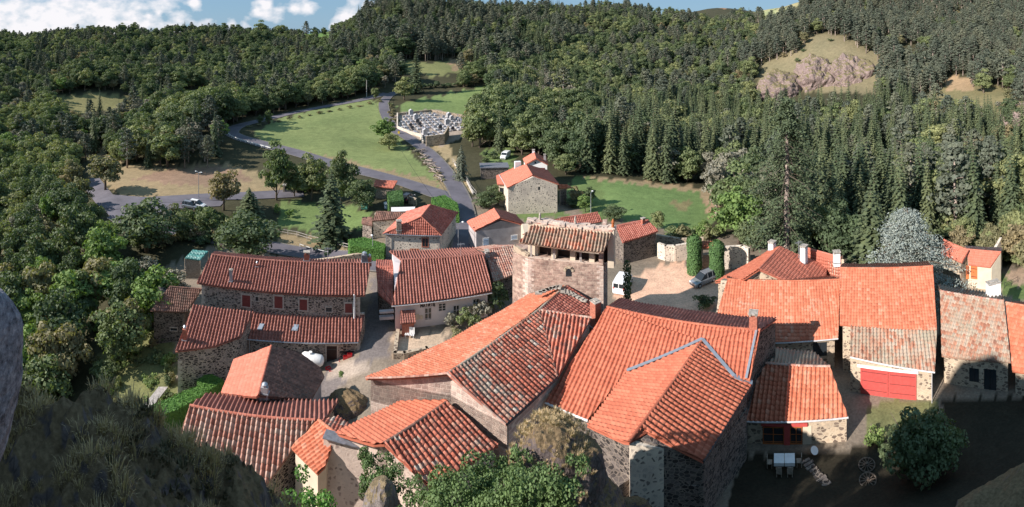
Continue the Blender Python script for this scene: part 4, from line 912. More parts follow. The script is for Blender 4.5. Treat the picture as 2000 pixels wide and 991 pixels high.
mb = MB(); p = P(1274, 907, 3.6); mb.box((p.x, p.y - .3, 3.4), .45, .12, .6, -.3); h.part('meter_box', mb, 'white_paint')
# ---- glazed-door cottage
h = House('garden_cottage', 'low cottage with an orange-tiled roof and glazed orange doors facing the shaded terrace', 'cottage', (26, 36, 1)); 
a, b = P(1487, 709, 5.25), P(1621, 716, 5.25); pf = Plane(a, b, P(1657, 815, 3.6)); e0, e1 = pf.at(1455, 823), pf.at(1657, 815)
pk = Plane(a, b, P(1552, 684, 4.4)); h.roof([[a, b, e1, e0]], 'tiles_orange_old', .42, .42, .12, ridges=[(a, b)], rmat='tiles_pale'); h.roof([[a, b, pk.at(1589, 688), pk.at(1503, 679)]], 'tiles_lichen', .36, .42, .09)
w0, w1 = toward(e0, a, .4), toward(e1, b, .4); k0, k1 = pk.at(1503, 679), pk.at(1589, 688)
h.walls([w0, w1, (b.x - .3, b.y, 5.0), (k1.x, k1.y - .4, 4.1), (k0.x, k0.y - .4, 4.1), (a.x + .3, a.y, 5.0)], [pf], 0, 'tan_rubble')
h.face(w0, w1)
for x0, x1 in ((1490, 1531), (1543, 1567)): h.opening(x0, 834, x1, 877, 'french', 'orange_wood', None, name='door')
for x0, x1, y0, y1 in ((1531.5, 1543, 832, 879), (1487, 1577, 826, 832)):
    a_, b_, z0, z1 = h.rect(x0, y0, x1, y1); mb = MB(); h.panel(mb, a_, b_, z0, z1, -.03, .14); h.part('door_post' if x1 - x0 < 20 else 'lintel_beam', mb, 'red_door')
a_, b_, z0, z1 = h.rect(1568, 832, 1585, 878); mb = MB(); h.panel(mb, a_, b_, z0, z1, -.03, .05); h.part('jamb_stones', mb, 'cream_render')
a_, b_, z0, z1 = h.rect(1488, 879, 1568, 887); mb = MB(); h.panel(mb, a_, b_, z0 - .2, z1, 0, .9); h.part('step', mb, 'pale_kerb')
h.gutter(e0, e1, .08, 'pale_gutter'); GC = h
# ================================================================== barns on the right
h = House('barn', 'tall barn with orange roof, grey lower tiles and big red double doors', 'barn', (38, 40, 1))
a, b = P(1641, 523.5, 8.5), P(1822, 520, 8.5); pf = Plane(a, b, P(1826, 727, 4.15)); BN = h
e1 = pf.at(1826, 727); m1 = pf.at(1830, 646); m0 = pf.at(1640, 634); m0b = pf.at(1661, 636); e0 = pf.at(1661, 697)
h.roof([[a, b, m1, m0]], 'tiles_orange_old', .33, .42, .055, label='orange upper tiles', ridges=[(a, b)], rmat='tiles_orange_old'); h.roof([[m0b, m1, e1, e0]], 'tiles_lichen', .38, .40, .12, label='grey lichened lower tiles')
rd = (b - a); rd.normalize(); pn = Vector((-rd.y, rd.x, 0)); pn = pn if pn.y > 0 else -pn; bk0, bk1 = a + pn * 4.5 + Vector((0, 0, -1.6)), b + pn * 4.5 + Vector((0, 0, -1.6))
h.roof([[b, a, bk0, bk1]], 'tiles_orange_old', .33, .42, .055)
w0, w1 = toward(e0, m0b, .35), toward(e1, m1, .35); w1 = toward(w1, w0, .35)
mb = MB(); zz = lambda p: pf.z(p[0], p[1]) - .2
m0w = toward(m0, m1, .35); l0 = (m0w[0], m0w[1])
mb.prism([(*w0, zz(w0)), (*w1, zz(w1)), (b.x - .4, b.y + .1, 8.2), (bk1.x - .5, bk1.y - .4, 6.6), (bk0.x + .3, bk0.y - .5, 6.6), (a.x + .3, a.y, 8.2), (*l0, zz(l0)), (*toward(m0b, m0, -.35), zz(m0b))], -.5); h.part('wall', mb, 'tan_rubble')
h.face(w0, w1)
a_, b_, z0, z1 = h.rect(1681, 709, 1790, 779)
m_ = (a_ + b_) / 2; e = (b_ - a_).normalized()
for p0, p1 in ((a_, m_ - e * .02), (m_ + e * .02, b_)):
    mb = MB(); n = 14
    za, zb_ = h.on(1735, 775).z, h.on(1735, 712).z
    for k in range(n): q0 = p0.lerp(p1, k / n); q1 = p0.lerp(p1, (k + .97) / n); h.panel(mb, q0, q1, 1.0, 3.65, .02, .09)
    h.panel(mb, p0, p1, 1.0, 3.65, -.02, .075); dr = h.part('barn_door', mb, 'red_door')
    for z in (1.5, 2.4, 3.3): mb = MB(); h.panel(mb, p0.lerp(p1, .05), p0.lerp(p1, .95), z - .03, z + .03, .09, .11); h.part('strap_hinge', mb, 'red_shutter', parent=dr)
mb = MB(); h.panel(mb, a_ - e * .35, b_ + e * .2, 3.66, 3.9, -.02, .12); h.part('lintel', mb, 'white_paint')
h.gutter(e0, e1, .08, 'pale_gutter', down=(e1 + (e0 - e1).normalized() * .3, .8))
# left barn
a, b = P(1421, 545.4, 7.2), P(1641, 546, 7.2); pf = Plane(a, b, P(1637, 661, 4.3)); e0, e1 = pf.at(1384, 668), pf.at(1637, 661)
h = gable('stone_barn', 'wide low barn with a sagging orange roof beside the tall barn', 'barn', a, b, e0, e1, .5, 'tiles_orange_old', 'tan_rubble', per=.33, amp=.055, inset=.35)
h.face(h.corners['e0'], h.corners['e1']); h.opening(1588, 669, 1615, 696, 'dark', surround=None); h.gutter(e0, h.eaves[1], .08)
# right house
a, b = P(1836, 568.3, 7.0), P(1961, 588, 7.0)
bk = (P(1831, 557, 6.5), P(1957, 573, 6.5))
h = gable('lichened_house', 'stone house with a lichen-grey tiled roof and two dark windows, right of the tall barn', 'house', a, b, P(1839, 695.5, 4), P(1974, 713, 4), .8, 'tiles_lichen', 'tan_rubble', back=bk, per=.38, amp=.12, inset=.3, rmat2='tiles_pale')
h.face(h.corners['e0'], h.corners['e1']); h.opening(1893, 720, 1912, 746, 'dark', surround=None); h.opening(1922, 722, 1946, 763, 'dark', surround=None, name='door')
q_ = h.pb.at(1940, 577); h.chimney(q_, 1.5, 1.0, 1.5, -.5, 'white_paint', 'none_', label='large whitewashed chimney')
# far right house running out of the picture
a, b = P(1964, 591, 6.6), P(2120, 612, 6.6)
h = gable('edge_house', 'orange roofed house cut off by the right edge of the photo', 'house', a, b, P(1977, 726, 3.6), P(2150, 745, 3.6), .8, 'tiles_orange_old', 'tan_rubble', per=.33, amp=.07, inset=.3)
# manor behind the barn
h = House('manor_house', 'large orange hipped roof with white chimneys between the gravel square and the barns', 'house', (35, 57, 0))
a, b = P(1523, 482, 8.2), P(1482, 526, 8.2); pL = Plane(a, b, P(1396, 551, 4.9)); pR = Plane(a, b, P(1616, 520, 5.2))
c1, c2, c3 = pL.at(1396, 551), pL.at(1482, 495), pL.at(1452, 545); d1, d2, d3 = pR.at(1616, 519), pR.at(1613, 546), pR.at(1530, 547)
c2 = pL.at(1505, 487.5)
h.roof([[a, b, c3, c1, c2]], 'tiles_new', .33, .42, .05, label='smooth left slope'); h.roof([[a, b, d3, d2, d1]], 'tiles_pink', .33, .42, .06, ridges=[(a, b)], label='right slope')
f = footprint([c1, c3, b, d3, d2, d1, a, c2], .45); mb = MB(); mb.prism([(*p, min(pL.z(*p), pR.z(*p)) - .2) for p in f], -1.5); h.part('wall', mb, 'tan_rubble')
mb = MB(); a_ = c3 + Vector((.3, .2, -.4)); b_ = d3 + Vector((-.3, .2, -.4)); mid = b + Vector((0, .3, -.25)); mb.prism([(a_.x, a_.y, a_.z), (mid.x, mid.y, mid.z), (b_.x, b_.y, b_.z), (b_.x, b_.y + .4, b_.z), (mid.x, mid.y + .4, mid.z), (a_.x, a_.y + .4, a_.z)], 1); h.part('gable_wall', mb, 'tan_rubble')
for (px_, py_, hh) in ((1508, 488, .9), (1570, 512, 2.0)):
    q_ = (pL if px_ < 1520 else pR).at(px_, py_); h.chimney(q_, .8, .8, hh, .5, 'white_paint')
h2 = gable('small_rear_house', 'small orange roof with a pale chimney tucked behind the manor roof', 'house', P(1578, 485, 7.3), P(1643, 503, 7.0), P(1560, 506, 5.6), P(1643, 543, 5.4), 0, 'tiles_pink', 'tan_rubble', inset=.4, ridge=True)
h2.chimney(h2.pl.at(1634, 512), .9, .8, 1.2, -.5, 'white_paint')
# little house on the right with orange doors
h = House('lawn_house', 'small house with two pink-red roofs and orange doors beside the lawn at the right', 'house', (50, 50, 0))
a, b = P(1843, 467, 5.6), P(1892, 488, 5.3); pf = Plane(a, b, P(1878.5, 513, 4.2)); h.roof([[a, b, pf.at(1878.5, 513.5), pf.at(1838, 497)]], 'tiles_pink', .33, .4, .06)
f = footprint([a, b, pf.at(1878.5, 513.5), pf.at(1838, 497)], .3); mb = MB(); mb.prism([(*p, pf.z(*p) - .15) for p in f], -1); h.part('wall', mb, 'tan_rubble')
a2, b2 = P(1889, 487, 4.9), P(1955, 492.5, 4.9); pf = Plane(a2, b2, P(1934, 522, 3.6)); c2, d2 = pf.at(1891, 517), pf.at(1934, 522.5)
pk = Plane(a2, b2, P(1884, 480, 4.6)); h.roof([[a2, b2, d2, c2]], 'tiles_pink', .33, .4, .06, ridges=[(a2, b2)]); h.roof([[a2, b2, pk.at(1958, 485), pk.at(1884, 481)]], 'tiles_pale', .33, .4, .06)
w0, w1 = toward(c2, a2, .3), toward(d2, b2, .3); mb = MB(); mb.prism([(*w0, 3.4), (*w1, 3.4), (b2.x, b2.y, 4.7), (b2.x + .5, b2.y + 2, 4.3), (a2.x, a2.y + 2, 4.3), (a2.x, a2.y, 4.7)], -1); h.part('wall', mb, 'cream_render')
h.face(w0, w1); h.opening(1887, 519, 1893, 545, 'french', 'orange_door', None, name='door'); h.opening(1896, 520, 1909, 545, 'door', 'orange_door', None); 
mb = MB(); wallquad(mb, P(1935, 548, 0) , P(1957, 520, 0), .4, -.5, 3.5, 4.6); h.part('end_wall', mb, 'pale_rubble')
# ================================================================== upper village
def hip(name, label, rA, rB, e, zg, rmat, wmat, **k):
    """hipped roof: rA near ridge end, rB far ridge end; e = [front-left, front-right, back-right, back-left] pixel eaves at one height"""
    h = House(name, label, 'house', ((rA.x + rB.x) / 2, (rA.y + rB.y) / 2, zg)); return h
h = House('corner_house', 'square stone house with a hipped red roof at the road corner above the town hall', 'house', (-15, 83, 0))
a, b = P(822.5, 423, 6.6), P(840.5, 400, 6.6); z = 4.0; FL, FR, BR = P(748, 456.5, z), P(862, 460.5, z), P(895, 415, z)
BL = FL + (BR - FR); slopes = [[a, FR, FL], [a, b, BR, FR], [b, a, FL, BL], [b, BL, BR]]
h.roof(slopes, 'tiles_red', .36, .42, .07, ridges=[(a, b), (a, FR), (a, FL)], rmat='tiles_pink'); pls = [Plane(*s[:3]) for s in slopes]
f = footprint([FL, FR, BR, BL], .6); mb = MB(); mb.prism([(*p, 3.9) for p in f], -1.5); h.part('wall', mb, 'pale_rubble'); h.face(f[0], f[1])
h.opening(825, 466, 836, 482, 'dark', 'brick_red', 'brick_red', .12); o = h.opening(806, 487, 813, 496, 'plank', 'letter_black', None, name='wall_sign')
a_, b_, z0, z1 = h.rect(801, 486, 818, 497); mb = MB(); h.panel(mb, a_, b_, z0, z1, 0, .04); h.part('sign_plaque', mb, 'orange_wood')
for i, dr_ in ((0, (V2(f[1]) - V2(f[0]), V2(f[3]) - V2(f[0]))), (1, (V2(f[0]) - V2(f[1]), V2(f[2]) - V2(f[1])))): h.quoins(f[i][0], f[i][1], 0, 3.8, dr_)
q_ = pls[0].at(779, 449); h.chimney(q_, .85, .85, 1.5, .3, 'tan_rubble', 'none_')
h.gutter(FL, FR, .09, 'grey_zinc', down=(FL + Vector((.5, .2, 0)), .5))
# house with grey gable
a, b = P(976.8, 426, 5.6), P(964.7, 407.4, 5.6); eL, eL2 = P(927, 451.5, 4.1), P(911.7, 431.6, 4.1); 
eR, eR2 = P(1027, 440, 4.2), P(1008, 421, 4.2)
h = gable('grey_gable_house', 'house with a plain grey rendered gable and small blue shutters, by the dark lane', 'house', a, b, eL, eL2, 0, 'tiles_pink', 'grey_render', back=(eR, eR2), per=.33, amp=.05, inset=.25)
c = h.corners; h.face(c['e0'], c['b0']); h.opening(944, 466, 954, 480, 'shutter', 'blue_shutter', 'white_paint', .08); h.opening(999, 460, 1010, 468, 'shutter', 'blue_shutter', 'white_paint', .08)
# stone gable house
a, b = P(1040, 342.5, 7.7), P(1027, 320.5, 7.7); eL, eL2 = P(990, 367, 5.6), P(975, 341, 5.6); eR, eR2 = P(1092, 359.5, 5.8), P(1070, 334.5, 5.8)
h = gable('gable_stone_house', 'tall house with a broad pale stone gable on the edge of the meadow', 'house', a, b, eL, eL2, 0, 'tiles_pink', 'pale_rubble', back=(eR, eR2), per=.33, amp=.05, inset=.3)
c = h.corners; h.face(c['e0'], c['b0']); h.opening(1051, 365, 1054.5, 371, 'dark', surround=None); h.gutter(eL, eL2, .08)
h2 = House('balcony_house', 'lower left half of the stone gable house with an open loggia and balcony', 'house', (-1.5, 108, 0))
a, b, c1, d1 = P(1009, 325.5, 6.6), P(1034, 331, 6.6), P(1003, 361, 5.0), P(971, 360, 5.0); d2 = P(968, 343, 5.0)
pl_ = Plane(a, b, c1); h2.roof([[a, b, pl_.at(1003, 361), pl_.at(971, 360), pl_.at(969, 343)]], 'tiles_pink', .33, .42, .05)
f = footprint([pl_.at(1009, 325.5), pl_.at(1034, 331), pl_.at(1006, 361), pl_.at(971, 360), pl_.at(969, 343)], .5); mb = MB(); mb.prism([(*p, pl_.z(*p) - .2) for p in f], -1.5); h2.part('wall', mb, 'cream_render')
h2.face(f[3], f[2]); h2.opening(976, 367, 984, 380, 'dark', surround='cream_render'); h2.opening(992, 379, 1002, 402, 'door', 'orange_wood', 'cream_render')
a_, b_, z0, z1 = h2.rect(974, 381, 986, 389); mb = MB(); h2.panel(mb, a_, b_, z0, z1, 0, .5); h2.part('balcony', mb, 'cream_render')
mb = MB(); p = P(1011, 325, 7); mb.box((p.x, p.y, 5.5), 1.4, 1.0, 2.6, .2); h2.part('chimney', mb, 'white_paint')
# house behind
a, b = P(1047, 309.5, 7.3), P(1043, 297, 7.3)
h = gable('upper_house', 'smaller red roofed house standing behind the tall stone gable house', 'house', a, b, P(1026, 322, 5.6), P(1021, 309, 5.6), 0, 'tiles_pink', 'white_paint', back=(P(1071, 322, 5.7), P(1067, 308, 5.7)), per=.33, amp=.05, inset=.3)
c = h.corners; h.face(c['e0'], c['b0']); h.opening(1044, 316, 1047, 320, 'dark', surround=None); h.opening(1054, 328, 1064, 336, 'shutter', 'red_shutter', None)
q_ = h.pb.at(1064, 313); h.chimney(q_, .5, .5, 1.2, 0, 'grey_render'); q_ = h.pl.at(1042, 299); h.chimney(q_, .6, .6, .6, 0, 'white_paint')
# shed with orange tin roof next to it
h = House('lean_shed', 'little open shed with an orange sheet roof beside the stone gable house', 'shed', (11, 104, 0)); a, b, c1, d1 = P(1091, 360, 4.3), P(1108, 361, 3.9), P(1120, 367.5, 3.2), P(1091, 369, 3.4)
h.roof([[a, b, c1, d1]], 'tiles_orange_old', .3, .6, .03); f = footprint([a, b, c1, d1], .35); mb = MB()
for p in f: mb.beam((p[0], p[1], -.5), (p[0], p[1], 3.2), .18)
h.part('post', mb, 'old_wood'); mb = MB(); wallquad(mb, V2(f[0]), V2(f[1]), .2, -.5, 3.0); h.part('wall', mb, 'dark_rubble')
# shelter by the upper road
a, b = P(733, 352, 3.4), P(776, 354, 3.4); e0, e1 = P(730, 364, 2.7), P(768, 367, 2.7)
h = gable('bus_shelter', 'small shelter with a smooth red roof beside the upper road, behind the conifers', 'shelter', a, b, e0, e1, 0, 'tiles_pink', 'old_wood', per=.33, amp=.05, inset=.35)
# outbuildings left of the corner house
a, b = P(735, 413.5, 4.0), P(800, 415, 4.2)
h = gable('dark_outbuilding', 'outbuilding with a dark tiled roof and whitish rubble walls, left of the corner house', 'outbuilding', a, b, P(726, 431.7, 3.0), P(770, 432.5, 3.0), 0, 'tiles_brown', 'pale_rubble', per=.34, amp=.07, inset=.25)
h = House('ruined_outbuilding', 'low ruined stone outbuilding with a broken roof beside the dark tiled one', 'ruin', (-26, 86, 0)); a, b, c1, d1 = P(708, 424, 2.6), P(727, 424, 2.9), P(727, 441, 2.3), P(706, 437, 2.1)
h.roof([[a, b, c1, d1]], 'tiles_brown', .34, .4, .07); f = footprint([a, b, c1, d1], .2); mb = MB(); mb.prism([(*p, 2.0) for p in f], -1.5); h.part('wall', mb, 'basalt_rubble')
# low house behind the bell tower, and the house to its right
a, b = P(1095, 426, 4.9), P(1167, 415, 4.9); 
gable('low_red_house', 'low red roof seen just behind the parapet of the bell tower', 'house', a, b, P(1020, 458, 3.6), P(1178, 434, 3.6), 0, 'tiles_red', 'cream_render', per=.34, amp=.07, inset=.3)
a, b = P(1204, 442.5, 5.0), P(1265.5, 430, 5.0)
h = gable('square_house', 'dark stone house with a red roof on the shaded side of the gravel square', 'house', a, b, P(1216, 474, 3.7), P(1286, 454.5, 3.7), -.3, 'tiles_red', 'dark_rubble', per=.34, amp=.08, inset=.3)
h.chimney(h.pl.at(1256, 438), .6, .5, .8, .4)
# ================================================================== dark hip roof house and lower left house
h = House('brown_roof_house', 'house with one pink-orange roof slope and dark brown flat tiles on the other', 'house', (-24, 45, -2))
a, b = P(529.7, 675.5, 3.6), P(504, 772, 3.6); pL = Plane(a, b, P(432, 769, 1.9)); l1, l2, l3 = pL.at(457, 703), pL.at(432, 769), pL.at(499.6, 775)
pR = Plane(a, b, P(634, 736, 1.7)); r1, r2, r3 = pR.at(586, 690), pR.at(625, 718), pR.at(634, 736); r4 = pR.at(609, 781)
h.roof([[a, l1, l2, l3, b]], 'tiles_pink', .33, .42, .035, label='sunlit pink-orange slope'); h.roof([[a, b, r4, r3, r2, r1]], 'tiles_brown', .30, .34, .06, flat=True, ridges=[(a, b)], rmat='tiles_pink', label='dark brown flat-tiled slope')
f = footprint([a, r1, r2, r3, r4, b, l2, l1], .35); ps = [(*p, min(pL.z(*p), pR.z(*p)) - .18) for p in f]; mb = MB(); mb.prism(ps, -4); h.part('wall', mb, 'grey_render')
q_ = pR.at(517, 768); h.chimney(q_, .7, .45, .6, .2, 'grey_render', 'cowl')
h = House('lower_house', 'old house with wide pale-streaked tile rows, below the crag at the lower left', 'house', (-21, 38, -1))
a, b = P(370.5, 792, 4.0), P(615, 821, 4.1); pf = Plane(a, b, P(521, 946, 2.0)); k1 = Plane(a, b, P(406, 768, 2.7)); 
bA, bB = k1.at(406, 768), k1.at(661, 781); fA, fB = pf.at(330, 870), pf.at(521, 946); fC = pf.at(470, 990)
h.roof([[a, b, fB, pf.at(420, 960), pf.at(326, 910), pf.at(345, 850)][:0] + [a, b, fB, pf.at(335, 890)]], 'tiles_pale', .44, .42, .14, label='wide pale-streaked front slope'); h.roof([[a, b, k1.at(634, 818), bB, bA]], 'tiles_striped', .42, .42, .12, ridges=[(a, b)], rmat='tiles_pink')
fq = [pf.at(335, 890), fB, b, bB, bA, a]; f = footprint(fq, .5); mb = MB(); mb.prism([(*p, min(pf.z(*p), k1.z(*p)) - .2) for p in f], -4); h.part('wall', mb, 'basalt_rubble')
h = House('stair_tower', 'small steep tile-capped block wedged between the lower left house and the sacristy', 'outbuilding', (-14, 36, 0))
a, b = P(621.8, 820.5, 4.9), P(656, 847, 5.2); pL = Plane(a, b, P(568.7, 876, 3.7)); pR = Plane(a, b, P(661, 813, 4.6))
h.roof([[a, pL.at(568.7, 876), pL.at(618.5, 926), pL.at(633, 912), b]], 'tiles_orange_old', .34, .40, .09, ridges=[(a, b)]); h.roof([[a, b, pR.at(688, 833), pR.at(661, 813)]], 'tiles_mixed', .34, .40, .08)
f = footprint([pL.at(568.7, 876), pL.at(618.5, 926), pL.at(637, 905), b, pR.at(680, 830), pR.at(661, 813), a], .35); mb = MB(); mb.prism([(*p, min(pL.z(*p), pR.z(*p)) - .2) for p in f], -2); h.part('wall', mb, 'cream_render')
# ================================================================== vegetation
from mathutils import noise as mnoise
def cards(c, nrm, size, rng, jit=.42, asp=1.0, up=None):
    """one quad per leaf spray: c (n,3) centres, nrm (n,3) outward directions"""
    n = len(c); nn = nrm + rng.normal(0, jit, (n, 3)); nn /= np.linalg.norm(nn, axis=1)[:, None] + 1e-9
    r = rng.normal(0, 1, (n, 3)) if up is None else up + rng.normal(0, .25, (n, 3)); a = np.cross(nn, r); a /= np.linalg.norm(a, axis=1)[:, None] + 1e-9; b = np.cross(nn, a)
    s = (size * rng.uniform(.6, 1.3, n))[:, None]; a = a * s * .5; b = b * s * .5 * asp
    V = np.stack([c - a - b * .6, c + a * .7 - b, c + a + b * .5, c - a * .6 + b], 1).reshape(-1, 3)
    return V, np.arange(4 * n).reshape(n, 4), rng.random(n)
def limb_mesh(mb, rng, H, r0, spread, nl, z0, crown_c):
    mb.tube([(0, 0, -.6), (.03, .02, H * .25), (-.05, .04, H * .5), (.02, -.03, H * .75)], [r0 * 1.15, r0 * .85, r0 * .6, r0 * .25], 7)
    for k in range(nl):
        t = rng.uniform(0, 6.28); z = H * rng.uniform(z0, .62); L = spread * rng.uniform(.5, .85)
        p = (0, 0, z); m = (math.cos(t) * L * .5, math.sin(t) * L * .5, z + H * .12); e = (math.cos(t) * L, math.sin(t) * L, z + H * .28)
        mb.tube([p, m, e], [r0 * .42, r0 * .26, r0 * .07], 5, cap=False)
def broadleaf(seed, H=10, W=7, z0=.05, nc=64, per=105, leaf=.38, airy=.0, clumpr=1.0, lobes=None):
    """crown = many leaf clumps of uneven size filling an irregular envelope, with gaps between them"""
    rng = np.random.default_rng(seed); ct = MB(); V = []; Fq = []; A = []; nv = 0
    zc = H * (1 + z0) / 2; hz = H * (1 - z0) / 2; hx = W / 2
    lob = rng.uniform(.78, 1.12, 9)
    for k in range(nc):
        d = rng.normal(0, 1, 3); d /= np.linalg.norm(d); d[2] = d[2] * .9 + .12
        rr = rng.uniform(.45, .90) if k > nc * .25 else rng.uniform(.1, .5)
        ang = (math.atan2(d[1], d[0]) / 6.283 * 9) % 9; lb = lob[int(ang) % 9]
        top = 1 - .28 * max(0, d[2])**2
        c = np.array([d[0] * hx * rr * lb * top, d[1] * hx * rr * lb * top, zc + d[2] * hz * rr])
        r = rng.uniform(.55, 1.15) * clumpr * (W * .14 + .12)
        m = int(per * (r / (W * .14 + .12))**2 * (1 - airy))
        q = rng.normal(0, 1, (m, 3)); q /= np.linalg.norm(q, axis=1)[:, None]; q[:, 2] = np.abs(q[:, 2]) * 1.0 - .35 * rng.random(m)
        rad = r * rng.uniform(.75, 1.08, m)[:, None]
        v, f, a = cards(c + q * rad * np.array([1.1, 1.1, .85]), q, leaf, rng)
        a = a * .6 + rng.random() * .4; V.append(v); Fq.append(f + nv); A.append(a); nv += len(v)
    cr = MB(); cr.add(np.concatenate(V), np.concatenate(Fq), np.concatenate(A))
    tr = MB(); limb_mesh(tr, rng, H, .035 * H * .75, W / 2, 7, z0 * .9, zc); return cr, tr
def spruce(seed, H=20, W=6, z0=.08, lev=26, sparse=0.0, droop=.35, seg=5):
    rng = np.random.default_rng(seed); C = []; N = []; Sz = []; U = []
    for k in range(lev):
        t = k / (lev - 1); z = H * (z0 + (1 - z0) * t ** .95) * .985; L = W / 2 * (1 - t) ** .82 * rng.uniform(.85, 1.1) + .12; nb = int(10 - 4 * t)
        a0 = rng.uniform(0, 6.28)
        for b in range(nb):
            if rng.random() < sparse: continue
            a = a0 + 6.283 * b / nb + rng.uniform(-.2, .2); l = L * rng.uniform(.75, 1.12); ns = max(2, int(l / (W * .5) * seg) + 1)
            for s in range(ns):
                u = (s + .6) / ns
                for w in (-1, 0, 1):
                    off = w * l * .20 * (1.15 - u) ; ax, ay = math.cos(a), math.sin(a)
                    C.append((ax * l * u - ay * off, ay * l * u + ax * off, z + l * (.10 * u - droop * u * u) + rng.uniform(-.06, .06) - abs(w) * l * .05))
                    N.append((ax * .55, ay * .55, 1.0)); Sz.append(.34 * l / ns * 3.0 * .62 + .22)
                    U.append((-ay, ax, 0))
    C = np.array(C); v, f, a = cards(C, np.array(N), np.array(Sz), rng, .28, .8, np.array(U)); cr = MB(); cr.add(v, f, a)
    tip = rng.normal(0, .05, (8, 3)) + np.array([0, 0, 1]) * np.linspace(H * .96, H * 1.02, 8)[:, None]; v, f, a = cards(tip, rng.normal(0, 1, (8, 3)), .25, rng); cr.add(v, f, a)
    tr = MB(); tr.tube([(0, 0, -.6), (0, 0, H * .5), (0, 0, H * .97)], [.016 * H, .010 * H, .02], 7); return cr, tr
def pine(seed, H=16, W=6.5, z0=.30, nc=34, per=46, leaf=.5):
    """Scots pine: bare lower trunk, tiered needle pads on spreading branches"""
    rng = np.random.default_rng(seed); V = []; Fq = []; A = []; nv = 0; tr = MB()
    tr.tube([(0, 0, -.6), (.1, 0, H * .4), (-.08, .1, H * .7), (.05, 0, H * .95)], [.02 * H, .015 * H, .010 * H, .03], 7)
    for k in range(nc):
        t = (k + rng.uniform(-.4, .4)) / nc; t = min(max(t, 0), 1); z = H * (z0 + (.97 - z0) * t); env = (math.sin(math.pi * min(1, .22 + t * .80)) ** .75)
        a = k * 2.4 + rng.uniform(-.4, .4); L = W / 2 * env * rng.uniform(.35, .95); c = np.array([math.cos(a) * L, math.sin(a) * L, z]); r = W * .15 * rng.uniform(.75, 1.25) * (.75 + .35 * env)
        m = int(per); q = rng.normal(0, 1, (m, 3)); q /= np.linalg.norm(q, axis=1)[:, None]; q[:, 2] = np.abs(q[:, 2]) - .25
        v, f, aa = cards(c + q * r * np.array([1.25, 1.25, .55]), q * np.array([.8, .8, 1.3]), leaf, rng, .5); V.append(v); Fq.append(f + nv); A.append(aa * .6 + rng.random() * .4); nv += len(v)
        if k % 2 == 0: tr.tube([(0, 0, z - H * .04), tuple(c - np.array([0, 0, r * .3]))], [.005 * H, .02], 4, cap=False)
    cr = MB(); cr.add(np.concatenate(V), np.concatenate(Fq), np.concatenate(A)); return cr, tr
def tree_thing(name, label, cat, cr, tr, leafmat, barkmat='bark', group=None):
    t = Thing(name, label, cat, (0, 0, 0), group); t.part('crown', cr, leafmat, attr='lv'); t.part('trunk', tr, barkmat, smooth=True); return t.o
KINDS = {}   # kind -> list of (crown mesh, trunk mesh, joined object for the dense masses, natural height)
def make_kind(kind, gens, leafmat, barkmat='bark'):
    out = []
    for cr, tr, H in gens:
        cm = cr.mesh('crown', leafmat, attr='lv'); tm = tr.mesh('trunk', barkmat, smooth=True)
        both = MB(); both.add(np.concatenate(cr.v), np.concatenate(cr.f), np.concatenate(cr.a))
        jm = bpy.data.meshes.new('tree'); cv = np.concatenate(cr.v); cf = np.concatenate(cr.f); tv = np.concatenate(tr.v); L = [list(map(int, q)) for e in tr.f for q in e]
        fq = cf.tolist() + [[i + len(cv) for i in q] for q in L]; jm.from_pydata(np.concatenate([cv, tv]).tolist(), [], fq)
        at = jm.attributes.new('lv', 'FLOAT', 'FACE'); at.data.foreach_set('value', np.concatenate([np.concatenate(cr.a), np.full(len(L), .5)]).astype(np.float32))
        jm.materials.append(MATS[leafmat]); jm.materials.append(MATS[barkmat]); jm.polygons.foreach_set('material_index', np.array([0] * len(cf) + [1] * len(L), dtype=np.int32))
        out.append((cm, tm, bpy.data.objects.new(kind, jm), H))
    KINDS[kind] = out
def g3(fn, seeds, H, **k): return [(*fn(s, H=H, **k), H) for s in seeds]
make_kind('broadleaf_tree', g3(broadleaf, (1, 2, 3, 4, 13, 14), 10, W=8.4, z0=.02), 'leaf_broad')
make_kind('dark_broadleaf_tree', g3(broadleaf, (5, 6, 15, 16), 11, W=8.8, z0=.02), 'leaf_dark')
make_kind('olive_tree', g3(broadleaf, (7, 8), 9, W=7, z0=.12, airy=.25), 'leaf_olive')
make_kind('bright_tree', g3(broadleaf, (9, 10), 10, W=7.6, z0=.12), 'leaf_bright')
make_kind('bare_grey_tree', g3(broadleaf, (11, 12), 10, W=6.5, z0=.15, airy=.5), 'leaf_grey', 'pale_bark')
make_kind('spruce_tree', g3(spruce, (21, 22, 23, 24, 25), 20, W=6.2), 'leaf_spruce')
make_kind('pine_tree', g3(pine, (31, 32, 33, 34, 35, 36), 16), 'leaf_pine', 'pale_bark')
make_kind('bush', g3(broadleaf, (41, 42, 43), 3, W=4, z0=-.1, nc=20, per=50, leaf=.30), 'leaf_broad')
CAT = {'broadleaf_tree': 'tree', 'dark_broadleaf_tree': 'tree', 'olive_tree': 'tree', 'bright_tree': 'tree', 'bare_grey_tree': 'tree', 'spruce_tree': 'tree', 'pine_tree': 'tree', 'bush': 'bush'}
def plant(kind, p, H, label, group=None, name=None, wide=1.0, rz=None, v=None):
    opts = KINDS[kind]; cm, tm, _, H0 = opts[random.randrange(len(opts)) if v is None else v % len(opts)]
    o = bpy.data.objects.new(name or {'bare_grey_tree': 'bare_tree', 'bright_tree': 'broadleaf_tree', 'dark_broadleaf_tree': 'broadleaf_tree', 'olive_tree': 'broadleaf_tree'}.get(kind, kind), None); link(o)
    s = H / H0; o.location = p; o.scale = (s * wide, s * wide, s); o.rotation_euler = (0, 0, random.uniform(0, 6.28) if rz is None else rz)
    o['label'] = label; o['category'] = CAT.get(kind, 'tree')
    if group: o['group'] = group
    link(bpy.data.objects.new('crown', cm), o); link(bpy.data.objects.new('trunk', tm), o); return o
